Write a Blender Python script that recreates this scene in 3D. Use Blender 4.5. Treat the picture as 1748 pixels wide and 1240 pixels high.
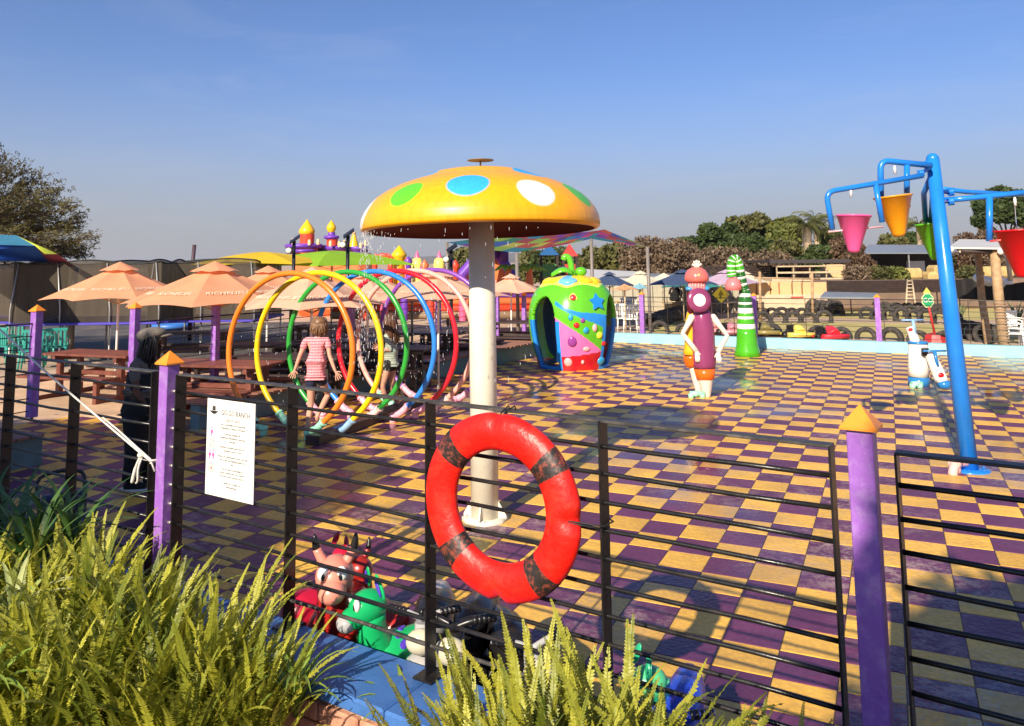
import bpy, math, random
from mathutils import Vector, Matrix, noise as mnoise
random.seed(7)
for o in list(bpy.data.objects): bpy.data.objects.remove(o, do_unlink=True)
S = bpy.context.scene
COL = S.collection
PI = math.pi
R = math.radians

# ---------------------------------------------------------------- camera
CAM_H = 2.2
FPX, CX, CY = 1345.9, 874.0, 300.3          # focal length and principal point in photo pixels (1748 x 1240)
RT = Vector((0.99993131, 0.00127618, -0.01165079))
DN = Vector((-0.01172048, 0.10887694, -0.99398614))
FW = Vector((0.0, 0.99405442, 0.10888442))
cam_d = bpy.data.cameras.new('camera')
cam = bpy.data.objects.new('camera', cam_d); COL.objects.link(cam)
cam.matrix_world = Matrix(((RT.x, -DN.x, -FW.x, 0), (RT.y, -DN.y, -FW.y, 0), (RT.z, -DN.z, -FW.z, CAM_H), (0, 0, 0, 1)))
cam_d.sensor_width = 36; cam_d.sensor_fit = 'HORIZONTAL'
cam_d.lens = 36 * FPX / 1748
cam_d.shift_y = -(620 - CY) / 1748
cam_d.clip_start = 0.05; cam_d.clip_end = 9000
S.camera = cam

# ---------------------------------------------------------------- sky, sun, exposure
SUN_AZ = 26.0      # sunlight travels forward and 26 degrees to the right
SUN_EL = 29.5
W = bpy.data.worlds.new('World'); S.world = W; W.use_nodes = True
wn = W.node_tree.nodes; wl = W.node_tree.links
bg = wn['Background']
sky = wn.new('ShaderNodeTexSky'); sky.sky_type = 'NISHITA'; sky.sun_disc = False
sky.sun_elevation = R(SUN_EL); sky.sun_rotation = R(180 + SUN_AZ)
sky.altitude = 1400; sky.air_density = 1.0; sky.dust_density = 1.0; sky.ozone_density = 3.0
# dusty haze thickening toward the horizon, the same all the way round
tcw = wn.new('ShaderNodeTexCoord'); sxw = wn.new('ShaderNodeSeparateXYZ'); wl.new(tcw.outputs['Generated'], sxw.inputs[0])
rw = wn.new('ShaderNodeValToRGB'); wl.new(sxw.outputs[2], rw.inputs[0]); cr_ = rw.color_ramp; cr_.interpolation = 'B_SPLINE'
HAZE_STOPS = [(0.0, 1.0), (.06, .92), (.14, .50), (.24, .15), (.45, .09), (1.0, .06)]
while len(cr_.elements) < len(HAZE_STOPS): cr_.elements.new(.5)
for e, (p_, v_) in zip(cr_.elements, HAZE_STOPS): e.position = p_; e.color = (v_, v_, v_, 1)
tn = wn.new('ShaderNodeVectorMath'); tn.operation = 'MULTIPLY'; tn.inputs[1].default_value = (.77, 1.14, 1.62); wl.new(sky.outputs[0], tn.inputs[0])
mxw = wn.new('ShaderNodeMix'); mxw.data_type = 'RGBA'; wl.new(rw.outputs[0], mxw.inputs[0]); wl.new(tn.outputs[0], mxw.inputs[6]); mxw.inputs[7].default_value = (4.9, 4.85, 5.1, 1)
# thin cirrus wisps
cmp_ = wn.new('ShaderNodeMapping'); cmp_.inputs['Scale'].default_value = (2.2, 1.2, 11); cmp_.inputs['Rotation'].default_value = (0, .12, .5); wl.new(tcw.outputs['Generated'], cmp_.inputs[0])
cnz = wn.new('ShaderNodeTexNoise'); cnz.inputs['Scale'].default_value = 1.7; cnz.inputs['Detail'].default_value = 8; cnz.inputs['Roughness'].default_value = .62; cnz.inputs['Distortion'].default_value = .8; wl.new(cmp_.outputs[0], cnz.inputs['Vector'])
cmr = wn.new('ShaderNodeMapRange'); cmr.inputs[1].default_value = .52; cmr.inputs[2].default_value = .80; cmr.inputs[3].default_value = 0; cmr.inputs[4].default_value = .13; wl.new(cnz.outputs[0], cmr.inputs[0])
mxc = wn.new('ShaderNodeMix'); mxc.data_type = 'RGBA'; wl.new(cmr.outputs[0], mxc.inputs[0]); wl.new(mxw.outputs[2], mxc.inputs[6]); mxc.inputs[7].default_value = (8.2, 8.0, 8.4, 1)
wl.new(mxc.outputs[2], bg.inputs[0]); bg.inputs[1].default_value = 0.061
sd = bpy.data.lights.new('sun', 'SUN'); sun = bpy.data.objects.new('sun', sd); COL.objects.link(sun)
sd.energy = 5.0; sd.angle = R(0.55); sd.color = (1.0, 0.89, 0.72)
sx, sy = math.sin(R(SUN_AZ)) * math.cos(R(SUN_EL)), math.cos(R(SUN_AZ)) * math.cos(R(SUN_EL))
SUNV = Vector((sx, sy, -math.sin(R(SUN_EL))))            # travel direction of the light
sun.rotation_euler = SUNV.to_track_quat('-Z', 'Y').to_euler()
S.view_settings.view_transform = 'Standard'; S.view_settings.look = 'None'
S.view_settings.gamma = 1; S.view_settings.use_curve_mapping = False
S.view_settings.exposure = 0.60
S.render.engine = 'CYCLES'

# ---------------------------------------------------------------- measuring helpers
def ray(px, py):
    return RT * ((px - CX) / FPX) + DN * ((py - CY) / FPX) + FW
def gp(px, py, z=0.0):
    d = ray(px, py); t = (z - CAM_H) / d.z
    return Vector((0, 0, CAM_H)) + d * t
def at(px, py, Y):
    d = ray(px, py)
    return Vector((0, 0, CAM_H)) + d * (Y / d.y)
def pxm(p):            # photo pixels per metre at a point
    return FPX / ((Vector(p) - Vector((0, 0, CAM_H))).dot(FW))
YAW = 0.44100148
EU = Vector((math.cos(YAW), -math.sin(YAW), 0)); ER = Vector((math.sin(YAW), math.cos(YAW), 0))
def uv(u, r, z=0.0): return EU * u + ER * r + Vector((0, 0, z))
def V(*a): return Vector(a)

# ---------------------------------------------------------------- mesh helpers
class MB:
    def __init__(s): s.v = []; s.f = []; s.m = []; s.s = []
    def add(s, vs, fs, mi=0, smooth=False):
        n = len(s.v); s.v += [tuple(v) for v in vs]
        for f in fs: s.f.append(tuple(i + n for i in f)); s.m.append(mi); s.s.append(smooth)
        return s
    def box(s, c, sz, rz=0.0, mi=0, M=None):
        c = Vector(c); h = Vector(sz) / 2
        M3 = M if M is not None else Matrix.Rotation(rz, 3, 'Z')
        vs = [c + M3 @ Vector((x * h.x, y * h.y, z * h.z)) for x in (-1, 1) for y in (-1, 1) for z in (-1, 1)]
        return s.add(vs, [(0, 1, 3, 2), (4, 6, 7, 5), (0, 4, 5, 1), (2, 3, 7, 6), (0, 2, 6, 4), (1, 5, 7, 3)], mi)
    def bbox(s, c, sz, b=0.004, rz=0.0, mi=0, M=None):     # box with chamfered edges
        c = Vector(c); h = Vector(sz) / 2; M3 = M if M is not None else Matrix.Rotation(rz, 3, 'Z')
        b = min(b, h.x * .45, h.y * .45, h.z * .45)
        idx = {}; vs = []
        for x in (-1, 1):
            for y in (-1, 1):
                for z in (-1, 1):
                    for a in range(3):
                        p = [x * h.x, y * h.y, z * h.z]
                        for k, q in enumerate((x, y, z)):
                            if k != a: p[k] -= q * b
                        idx[(x, y, z, a)] = len(vs); vs.append(c + M3 @ Vector(p))
        fs = []
        for a in range(3):
            o = [k for k in range(3) if k != a]
            for q in (-1, 1):
                f = []
                for (i, j) in ((-1, -1), (1, -1), (1, 1), (-1, 1)):
                    k = [0, 0, 0]; k[a] = q; k[o[0]] = i; k[o[1]] = j; f.append(idx[(*k, a)])
                fs.append(f)
            for i in (-1, 1):
                for j in (-1, 1):
                    k0 = [0, 0, 0]; k1 = [0, 0, 0]
                    k0[a] = -1; k1[a] = 1; k0[o[0]] = k1[o[0]] = i; k0[o[1]] = k1[o[1]] = j
                    fs.append([idx[(*k0, o[0])], idx[(*k0, o[1])], idx[(*k1, o[1])], idx[(*k1, o[0])]])
        for x in (-1, 1):
            for y in (-1, 1):
                for z in (-1, 1): fs.append([idx[(x, y, z, 0)], idx[(x, y, z, 1)], idx[(x, y, z, 2)]])
        return s.add(vs, fs, mi)
    def tube(s, pts, rad, seg=10, mi=0, smooth=True, caps=True, closed=False, sx=1.0):
        pts = [Vector(p) for p in pts]; n = len(pts)
        if not hasattr(rad, '__len__'): rad = [rad] * n
        vs = []; prev = None
        for i, p in enumerate(pts):
            if closed: t = (pts[(i + 1) % n] - pts[i - 1])
            else: t = (pts[min(i + 1, n - 1)] - pts[max(i - 1, 0)])
            if t.length < 1e-9: t = Vector((0, 0, 1))
            t.normalize()
            if prev is None:
                a = Vector((0, 0, 1)) if abs(t.z) < 0.9 else Vector((1, 0, 0))
                x = t.cross(a).normalized()
            else:
                x = (prev - t * prev.dot(t))
                x = x.normalized() if x.length > 1e-6 else t.orthogonal().normalized()
            prev = x; y = t.cross(x)
            for k in range(seg):
                an = 2 * PI * k / seg
                vs.append(p + (x * math.cos(an) * sx + y * math.sin(an)) * rad[i])
        fs = []
        for i in range(n if closed else n - 1):
            j = (i + 1) % n
            for k in range(seg):
                k2 = (k + 1) % seg
                fs.append((i * seg + k, i * seg + k2, j * seg + k2, j * seg + k))
        s.add(vs, fs, mi, smooth)
        if caps and not closed:
            b = len(s.v) - len(vs)
            s.f.append(tuple(b + k for k in range(seg))[::-1]); s.m.append(mi); s.s.append(False)
            s.f.append(tuple(b + (n - 1) * seg + k for k in range(seg))); s.m.append(mi); s.s.append(False)
        return s
    def cyl(s, p0, p1, r0, r1=None, seg=14, mi=0, smooth=True):
        return s.tube([p0, p1], [r0, r0 if r1 is None else r1], seg, mi, smooth)
    def lathe(s, prof, seg=24, c=(0, 0, 0), mi=0, smooth=True, M=None, sy=1.0, mfun=None):
        c = Vector(c); n = len(prof); vs = []
        for (r, z) in prof:
            for k in range(seg):
                a = 2 * PI * k / seg; p = Vector((r * math.cos(a), r * math.sin(a) * sy, z))
                vs.append(c + (M @ p if M is not None else p))
        b = len(s.v); s.v += [tuple(v) for v in vs]
        for i in range(n - 1):
            for k in range(seg):
                k2 = (k + 1) % seg
                s.f.append((b + i * seg + k, b + i * seg + k2, b + (i + 1) * seg + k2, b + (i + 1) * seg + k))
                s.m.append(mfun(i, k) if mfun else mi); s.s.append(smooth)
        return s
    def ball(s, c, r, seg=14, rings=8, mi=0, M=None):
        if not hasattr(r, '__len__'): r = (r, r, r)
        c = Vector(c); vs = []; fs = []
        for i in range(rings + 1):
            th = PI * i / rings
            for k in range(seg):
                a = 2 * PI * k / seg
                p = Vector((r[0] * math.sin(th) * math.cos(a), r[1] * math.sin(th) * math.sin(a), r[2] * math.cos(th)))
                vs.append(c + (M @ p if M is not None else p))
        for i in range(rings):
            for k in range(seg):
                k2 = (k + 1) % seg; fs.append((i * seg + k, (i + 1) * seg + k, (i + 1) * seg + k2, i * seg + k2))
        return s.add(vs, fs, mi, True)
    def quad(s, a, b, c, d, mi=0, smooth=False): return s.add([a, b, c, d], [(0, 1, 2, 3)], mi, smooth)
    def prism(s, poly, z0, z1, mi=0, M=None, c=(0, 0, 0)):   # poly in xy, extruded in z, optional frame
        n = len(poly); c = Vector(c)
        vs = [Vector((x, y, z0)) for x, y in poly] + [Vector((x, y, z1)) for x, y in poly]
        if M is not None: vs = [M @ v for v in vs]
        vs = [v + c for v in vs]
        fs = [tuple(range(n))[::-1], tuple(range(n, 2 * n))] + [(i, (i + 1) % n, n + (i + 1) % n, n + i) for i in range(n)]
        return s.add(vs, fs, mi)
    def grid(s, fn, nu, nv, mi=0, smooth=True, mfun=None):
        b = len(s.v)
        for j in range(nv + 1):
            for i in range(nu + 1): s.v.append(tuple(fn(i / nu, j / nv)))
        for j in range(nv):
            for i in range(nu):
                a = b + j * (nu + 1) + i
                s.f.append((a, a + 1, a + nu + 2, a + nu + 1)); s.m.append(mfun(i, j) if mfun else mi); s.s.append(smooth)
        return s
    def mesh(s, name, mats, off=None):
        me = bpy.data.meshes.new(name)
        vs = s.v if off is None else [(a - off[0], b - off[1], c - off[2]) for a, b, c in s.v]
        me.from_pydata(vs, [], s.f)
        if not isinstance(mats, (list, tuple)): mats = [mats]
        for m in mats: me.materials.append(m)
        me.polygons.foreach_set('material_index', s.m); me.polygons.foreach_set('use_smooth', s.s)
        me.update()
        return me
    def part(s, name, mats, parent, world=False, label=None, kind=None):
        o = bpy.data.objects.new(name, s.mesh(name, mats, parent.location if world else None)); COL.objects.link(o)
        o.parent = parent
        if label: o['label'] = label
        if kind: o['kind'] = kind
        return o
    def obj(s, name, mats, loc=(0, 0, 0), rz=0.0, label=None, cat=None, group=None, kind=None, recentre=False):
        off = None
        if recentre:
            n = len(s.v); off = (sum(v[0] for v in s.v) / n, sum(v[1] for v in s.v) / n, min(v[2] for v in s.v)); loc = off
        o = bpy.data.objects.new(name, s.mesh(name, mats, off)); COL.objects.link(o)
        o.location = loc; o.rotation_euler = (0, 0, rz); tag(o, label, cat, group, kind)
        return o
def tag(o, label=None, cat=None, group=None, kind=None):
    if label: o['label'] = label
    if cat: o['category'] = cat
    if group: o['group'] = group
    if kind: o['kind'] = kind
    return o
def thing(name, loc, label, cat, group=None, rz=0.0):
    o = bpy.data.objects.new(name, None); COL.objects.link(o)
    o.empty_display_size = .1
    o.location = loc; o.rotation_euler = (0, 0, rz)
    return tag(o, label, cat, group)
def share(name, me, parent, loc=(0, 0, 0), rot=(0, 0, 0), scale=(1, 1, 1), kind=None):
    o = bpy.data.objects.new(name, me); COL.objects.link(o); o.parent = parent
    o.location = loc; o.rotation_euler = rot; o.scale = scale
    if kind: o['kind'] = kind
    return o
def dup(root, loc, rz=None, label=None, group=None, scale=None):
    r = root.copy(); COL.objects.link(r); r.location = loc
    if rz is not None: r.rotation_euler = (0, 0, rz)
    if scale: r.scale = (scale,) * 3 if not hasattr(scale, '__len__') else scale
    if label: r['label'] = label
    if group: r['group'] = group
    for ch in list(root.children):
        c = ch.copy(); COL.objects.link(c); c.parent = r
        for g in ch.children:
            d = g.copy(); COL.objects.link(d); d.parent = c
    return r
def sm(a, b, x):
    t = max(0., min(1., (x - a) / (b - a))); return t * t * (3 - 2 * t)
def spline(pts, n=8):       # Catmull-Rom through points
    P = [Vector(p) for p in pts]; P = [P[0] * 2 - P[1]] + P + [P[-1] * 2 - P[-2]]; out = []
    for i in range(1, len(P) - 2):
        for k in range(n):
            t = k / n
            out.append(0.5 * ((2 * P[i]) + (P[i + 1] - P[i - 1]) * t + (2 * P[i - 1] - 5 * P[i] + 4 * P[i + 1] - P[i + 2]) * t * t + (3 * P[i] - P[i - 1] - 3 * P[i + 1] + P[i + 2]) * t ** 3))
    out.append(P[-2]); return out
def text_mesh(name, body, size, mat, extrude=0.0008, align='CENTER', shear=0.0, spacing=1.0):
    c = bpy.data.curves.new(name, 'FONT'); c.body = body; c.size = size; c.extrude = extrude
    c.align_x = align; c.align_y = 'CENTER'; c.resolution_u = 2; c.shear = shear; c.space_character = spacing
    o = bpy.data.objects.new(name, c); COL.objects.link(o)
    dg = bpy.context.evaluated_depsgraph_get(); me = bpy.data.meshes.new_from_object(o.evaluated_get(dg))
    bpy.data.objects.remove(o); bpy.data.curves.remove(c)
    me.materials.clear(); me.materials.append(mat); me.name = name
    return me

# ---------------------------------------------------------------- materials
def nodes(m):
    m.use_nodes = True; nt = m.node_tree; return nt, nt.nodes, nt.links, nt.nodes['Principled BSDF']
def setp(p, k, v):
    if k in p.inputs: p.inputs[k].default_value = v
def mat(name, col, rough=0.5, var=0.12, scale=6.0, bump=0.0, bscale=60.0, metal=0.0, coat=0.0, dirt=None, dscale=2.0, damt=0.4, trans=0.0, world=True, spec=None):
    m = bpy.data.materials.new(name); nt, N, L, P = nodes(m)
    setp(P, 'Roughness', rough); setp(P, 'Metallic', metal)
    if spec is not None: setp(P, 'Specular IOR Level', spec)
    if coat: setp(P, 'Coat Weight', coat); setp(P, 'Coat Roughness', 0.12)
    tc = N.new('ShaderNodeNewGeometry' if world else 'ShaderNodeTexCoord'); src = tc.outputs['Position' if world else 'Object']
    nz = N.new('ShaderNodeTexNoise'); nz.inputs['Scale'].default_value = scale; nz.inputs['Detail'].default_value = 6; nz.inputs['Roughness'].default_value = .6
    L.new(src, nz.inputs['Vector'])
    mp = N.new('ShaderNodeMapRange'); mp.inputs[1].default_value = .3; mp.inputs[2].default_value = .7
    mp.inputs[3].default_value = 1 - var; mp.inputs[4].default_value = 1 + var; L.new(nz.outputs[0], mp.inputs[0])
    vm = N.new('ShaderNodeVectorMath'); vm.operation = 'SCALE'; vm.inputs[0].default_value = col[:3]; L.new(mp.outputs[0], vm.inputs['Scale'])
    out = vm.outputs[0]
    if dirt:
        n2 = N.new('ShaderNodeTexNoise'); n2.inputs['Scale'].default_value = dscale; n2.inputs['Detail'].default_value = 8; n2.inputs['Roughness'].default_value = .7
        L.new(src, n2.inputs['Vector'])
        r2 = N.new('ShaderNodeMapRange'); r2.inputs[1].default_value = .48; r2.inputs[2].default_value = .68; r2.inputs[3].default_value = 0; r2.inputs[4].default_value = damt
        L.new(n2.outputs[0], r2.inputs[0])
        mx = N.new('ShaderNodeMix'); mx.data_type = 'RGBA'; L.new(r2.outputs[0], mx.inputs[0]); L.new(out, mx.inputs[6]); mx.inputs[7].default_value = (*dirt, 1)
        out = mx.outputs[2]
    L.new(out, P.inputs['Base Color'])
    mr = N.new('ShaderNodeMapRange'); mr.inputs[1].default_value = .3; mr.inputs[2].default_value = .7
    mr.inputs[3].default_value = max(.03, rough - .08); mr.inputs[4].default_value = min(1, rough + .08); L.new(nz.outputs[0], mr.inputs[0]); L.new(mr.outputs[0], P.inputs['Roughness'])
    if bump:
        nb = N.new('ShaderNodeTexNoise'); nb.inputs['Scale'].default_value = bscale; nb.inputs['Detail'].default_value = 4; L.new(src, nb.inputs['Vector'])
        b = N.new('ShaderNodeBump'); b.inputs['Strength'].default_value = bump; b.inputs['Distance'].default_value = .01; L.new(nb.outputs[0], b.inputs['Height']); L.new(b.outputs[0], P.inputs['Normal'])
    if trans:
        setp(P, 'Transmission Weight', 0)
        td = N.new('ShaderNodeBsdfTranslucent'); L.new(out, td.inputs[0])
        ms = N.new('ShaderNodeMixShader'); ms.inputs[0].default_value = trans; L.new(P.outputs[0], ms.inputs[1]); L.new(td.outputs[0], ms.inputs[2])
        L.new(ms.outputs[0], N['Material Output'].inputs['Surface'])
    return m
PEACH = mat('peach_canvas', (.92, .42, .22), .8, .08, 3, .15, 120, trans=.3, dirt=(.75, .36, .24), damt=.3)
PEACH2 = mat('pale_peach_canvas', (.95, .55, .36), .8, .08, 3, .15, 120, trans=.3, dirt=(.8, .48, .34), damt=.3)
WHITE_INK = mat('cream_print', (.85, .7, .5), .7)
PURPLE = mat('purple_paint', (.30, .115, .46), .42, .12, 3, .3, 25, dirt=(.46, .32, .56), dscale=14, damt=.55)
ORANGE_CAP = mat('orange_paint', (.93, .29, .025), .4, .08, 5, .1, 60)
BLACK_STEEL = mat('black_steel', (.012, .011, .011), .32, .3, 12, .1, 80, dirt=(.06, .045, .035), dscale=9, damt=.35)
TOPRAIL = mat('dusty_black_rail', (.05, .045, .04), .5, .3, 14, .2, 120, dirt=(.16, .13, .10), dscale=14, damt=.6)
LIFERED = mat('lifebuoy_red', (.80, .012, .006), .42, .10, 8, .35, 45, dirt=(.88, .06, .03), dscale=10, damt=.5)
BLACKBAND = mat('worn_black_band', (.02, .016, .014), .5, .3, 12, .3, 60, dirt=(.5, .09, .05), dscale=38, damt=.8)
CREAM = mat('cream_white_paint', (.78, .72, .58), .38, .07, 4, .12, 30, dirt=(.45, .34, .22), dscale=16, damt=.22)
WHITE = mat('white_plastic', (.82, .80, .76), .35, .05, 4)
DECKWOOD = mat('red_brown_deck_wood', (.30, .13, .085), .6, .3, 8, .4, 50, dirt=(.45, .25, .17), dscale=12, damt=.6)
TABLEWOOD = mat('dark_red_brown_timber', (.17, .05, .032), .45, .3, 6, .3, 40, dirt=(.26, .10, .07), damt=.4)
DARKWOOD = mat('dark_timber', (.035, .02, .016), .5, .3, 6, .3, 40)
POLEWOOD = mat('weathered_pole_wood', (.42, .27, .14), .75, .25, 6, .6, 25, dirt=(.2, .12, .07), dscale=9, damt=.6)
PALEWOOD = mat('pale_timber', (.55, .42, .26), .7, .2, 6, .3, 30)
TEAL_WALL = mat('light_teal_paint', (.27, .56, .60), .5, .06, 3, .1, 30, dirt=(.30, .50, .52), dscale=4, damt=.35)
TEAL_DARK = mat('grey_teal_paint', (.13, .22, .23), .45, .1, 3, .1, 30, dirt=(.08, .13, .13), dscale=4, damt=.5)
KERB_BLUE = mat('blue_kerb_paint', (.06, .17, .45), .45, .1, 5, .2, 40, dirt=(.03, .07, .18), dscale=7, damt=.4)
BRICK = mat('salmon_brick', (.58, .27, .17), .85, .25, 9, .8, 40, dirt=(.38, .16, .10), dscale=12, damt=.7)
MORTAR = mat('mortar', (.42, .34, .28), .9, .2, 12, .5, 60)
SAND = mat('pale_sand', (.62, .42, .26), .95, .18, 1.5, .6, 25, dirt=(.42, .27, .14), dscale=1.2, damt=.7)
GROUND = mat('dry_ground', (.52, .37, .25), .95, .2, .4, .5, 12, dirt=(.36, .25, .16), dscale=.3, damt=.6)
SOIL = mat('planter_soil', (.06, .035, .02), .95, .4, 8, .8, 25)
GRASSM = mat('dry_grass_ground', (.50, .40, .14), .95, .2, 2, .6, 30, dirt=(.32, .30, .08), dscale=3, damt=.6)
HILLM = mat("far_hill", (.16, .13, .11), 1, .1, .002)
STEEL = mat('galvanised_steel', (.45, .44, .42), .45, .1, 6, metal=.6)
GREYPOLE = mat('grey_painted_pole', (.20, .17, .15), .5, .15, 6)
def wet_tile(name, col, scuff, samt):
    m = bpy.data.materials.new(name); nt, N, L, P = nodes(m)
    g = N.new('ShaderNodeNewGeometry'); pos = g.outputs['Position']
    def nz(sc, det=5, ro=.6):
        n = N.new('ShaderNodeTexNoise'); n.inputs['Scale'].default_value = sc; n.inputs['Detail'].default_value = det; n.inputs['Roughness'].default_value = ro; L.new(pos, n.inputs['Vector']); return n.outputs[0]
    def mr(x, a, b, c, d):
        n = N.new('ShaderNodeMapRange'); n.inputs[1].default_value = a; n.inputs[2].default_value = b; n.inputs[3].default_value = c; n.inputs[4].default_value = d; L.new(x, n.inputs[0]); return n.outputs[0]
    oi = N.new('ShaderNodeObjectInfo')
    v = mr(nz(2.5), .3, .7, .82, 1.15)
    # random tint per tile from its cell in the floor grid
    rot = N.new('ShaderNodeVectorRotate'); rot.rotation_type = 'Z_AXIS'; rot.inputs['Angle'].default_value = YAW; L.new(pos, rot.inputs['Vector'])
    off = N.new('ShaderNodeVectorMath'); off.operation = 'SUBTRACT'; off.inputs[1].default_value = (0.28273, 8.09969, 0); L.new(rot.outputs[0], off.inputs[0])
    dv = N.new('ShaderNodeVectorMath'); dv.operation = 'SCALE'; dv.inputs['Scale'].default_value = 1 / .31969; L.new(off.outputs[0], dv.inputs[0])
    fl = N.new('ShaderNodeVectorMath'); fl.operation = 'FLOOR'; L.new(dv.outputs[0], fl.inputs[0])
    sp = N.new('ShaderNodeSeparateXYZ'); L.new(fl.outputs[0], sp.inputs[0]); cb = N.new('ShaderNodeCombineXYZ'); L.new(sp.outputs[0], cb.inputs[0]); L.new(sp.outputs[1], cb.inputs[1])
    wnz = N.new('ShaderNodeTexWhiteNoise'); wnz.noise_dimensions = '2D'; L.new(cb.outputs[0], wnz.inputs['Vector'])
    tv = mr(wnz.outputs[0], 0, 1, .84, 1.12)
    mu = N.new('ShaderNodeMath'); mu.operation = 'MULTIPLY'; L.new(v, mu.inputs[0]); L.new(tv, mu.inputs[1])
    sc = N.new('ShaderNodeVectorMath'); sc.operation = 'SCALE'; sc.inputs[0].default_value = col; L.new(mu.outputs[0], sc.inputs['Scale'])
    # worn pale scuffs, more on some tiles than others
    s1 = mr(nz(9, 10, .8), .47, .56, 0, 1); s2 = mr(nz(.55, 2, .5), .5, .62, 0, samt)
    mm = N.new('ShaderNodeMath'); mm.operation = 'MULTIPLY'; L.new(s1, mm.inputs[0]); L.new(s2, mm.inputs[1])
    mx = N.new('ShaderNodeMix'); mx.data_type = 'RGBA'; L.new(mm.outputs[0], mx.inputs[0]); L.new(sc.outputs[0], mx.inputs[6]); mx.inputs[7].default_value = (*scuff, 1)
    vc = N.new('ShaderNodeTexVoronoi'); vc.inputs['Scale'].default_value = 30; L.new(rot.outputs[0], vc.inputs['Vector'])
    st_ = N.new('ShaderNodeVectorMath'); st_.operation = 'SCALE'; L.new(mx.outputs[2], st_.inputs[0]); L.new(mr(vc.outputs[0], 0, .7, 1.07, .88), st_.inputs['Scale'])
    # water film: glossy and darker where wet
    wet = mr(nz(.42, 3, .55), .36, .50, 1, 0)
    dk = N.new('ShaderNodeVectorMath'); dk.operation = 'SCALE'; L.new(st_.outputs[0], dk.inputs[0]); L.new(mr(wet, 0, 1, 1.0, .74), dk.inputs['Scale'])
    L.new(dk.outputs[0], P.inputs['Base Color'])
    L.new(mr(wet, 0, 1, .42, .07), P.inputs['Roughness']); L.new(mr(wet, 0, 1, .20, .36), P.inputs['Specular IOR Level'])
    vo = N.new('ShaderNodeTexVoronoi'); vo.inputs['Scale'].default_value = 30; L.new(rot.outputs[0], vo.inputs['Vector'])
    b = N.new('ShaderNodeBump'); b.inputs['Distance'].default_value = .004; L.new(vo.outputs[0], b.inputs['Height']); L.new(mr(wet, 0, 1, .85, .12), b.inputs['Strength'])
    L.new(b.outputs[0], P.inputs['Normal'])
    return m
TILE_Y = wet_tile('yellow_tile', (.90, .50, .075), (.60, .40, .2), .55)
TILE_P = wet_tile('purple_tile', (.155, .040, .105), (.42, .27, .25), .85)
GROUT = mat('floor_base', (.045, .03, .035), .5)
def spots_mat(name, base, spots, rimz=None):
    """glossy paint with soft-edged sprayed spots; spots = (direction, radius, colour) round the object's origin"""
    m = bpy.data.materials.new(name); nt, N, L, P = nodes(m); setp(P, 'Roughness', .38)
    tc = N.new('ShaderNodeTexCoord'); cur = None
    nz = N.new('ShaderNodeTexNoise'); nz.inputs['Scale'].default_value = 3; nz.inputs['Detail'].default_value = 8; mpn = N.new('ShaderNodeMapping'); mpn.inputs['Scale'].default_value = (9, 9, .9); L.new(tc.outputs['Object'], mpn.inputs[0]); L.new(mpn.outputs[0], nz.inputs['Vector'])
    mr = N.new('ShaderNodeMapRange'); mr.inputs[1].default_value = .3; mr.inputs[2].default_value = .7; mr.inputs[3].default_value = .90; mr.inputs[4].default_value = 1.06; L.new(nz.outputs[0], mr.inputs[0])
    v = N.new('ShaderNodeVectorMath'); v.operation = 'SCALE'; v.inputs[0].default_value = base; L.new(mr.outputs[0], v.inputs['Scale']); cur = v.outputs[0]
    for (c, r, col) in spots:
        d = N.new('ShaderNodeVectorMath'); d.operation = 'DISTANCE'; L.new(tc.outputs['Object'], d.inputs[0]); d.inputs[1].default_value = c
        k = N.new('ShaderNodeMapRange'); k.interpolation_type = 'SMOOTHSTEP'; k.inputs[1].default_value = r * 1.06; k.inputs[2].default_value = r * .90; k.inputs[3].default_value = 0; k.inputs[4].default_value = 1
        L.new(d.outputs['Value'], k.inputs[0])
        s2 = N.new('ShaderNodeVectorMath'); s2.operation = 'SCALE'; s2.inputs[0].default_value = col; L.new(mr.outputs[0], s2.inputs['Scale'])
        mx = N.new('ShaderNodeMix'); mx.data_type = 'RGBA'; L.new(k.outputs[0], mx.inputs[0]); L.new(cur, mx.inputs[6]); L.new(s2.outputs[0], mx.inputs[7]); cur = mx.outputs[2]
    L.new(cur, P.inputs['Base Color']); setp(P, 'Coat Weight', .15)
    return m
def net_mat(name, col, alpha):
    m = bpy.data.materials.new(name); nt, N, L, P = nodes(m); setp(P, 'Roughness', .9); P.inputs['Base Color'].default_value = (*col, 1)
    tc = N.new('ShaderNodeNewGeometry'); nz = N.new('ShaderNodeTexNoise'); nz.inputs['Scale'].default_value = 1.6; nz.inputs['Detail'].default_value = 3
    mp = N.new('ShaderNodeMapping'); mp.inputs['Scale'].default_value = (1.6, 1.6, .25); L.new(tc.outputs['Position'], mp.inputs[0]); L.new(mp.outputs[0], nz.inputs['Vector'])
    mr = N.new('ShaderNodeMapRange'); mr.inputs[1].default_value = .3; mr.inputs[2].default_value = .7; mr.inputs[3].default_value = alpha - .15; mr.inputs[4].default_value = min(1, alpha + .1); L.new(nz.outputs[0], mr.inputs[0])
    tr = N.new('ShaderNodeBsdfTransparent'); ms = N.new('ShaderNodeMixShader'); L.new(mr.outputs[0], ms.inputs[0]); L.new(tr.outputs[0], ms.inputs[1]); L.new(P.outputs[0], ms.inputs[2])
    L.new(ms.outputs[0], N['Material Output'].inputs['Surface']); return m
_pc = {}
def paint(r, g, b, rough=.3, coat=.0, nm='glossy_paint'):
    k = (r, g, b, rough)
    if k not in _pc: _pc[k] = mat(nm, (r, g, b), rough, .06, 4, .05, 30, coat=coat, dirt=(r * .72, g * .72, b * .72), dscale=6, damt=.3)
    return _pc[k]
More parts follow.
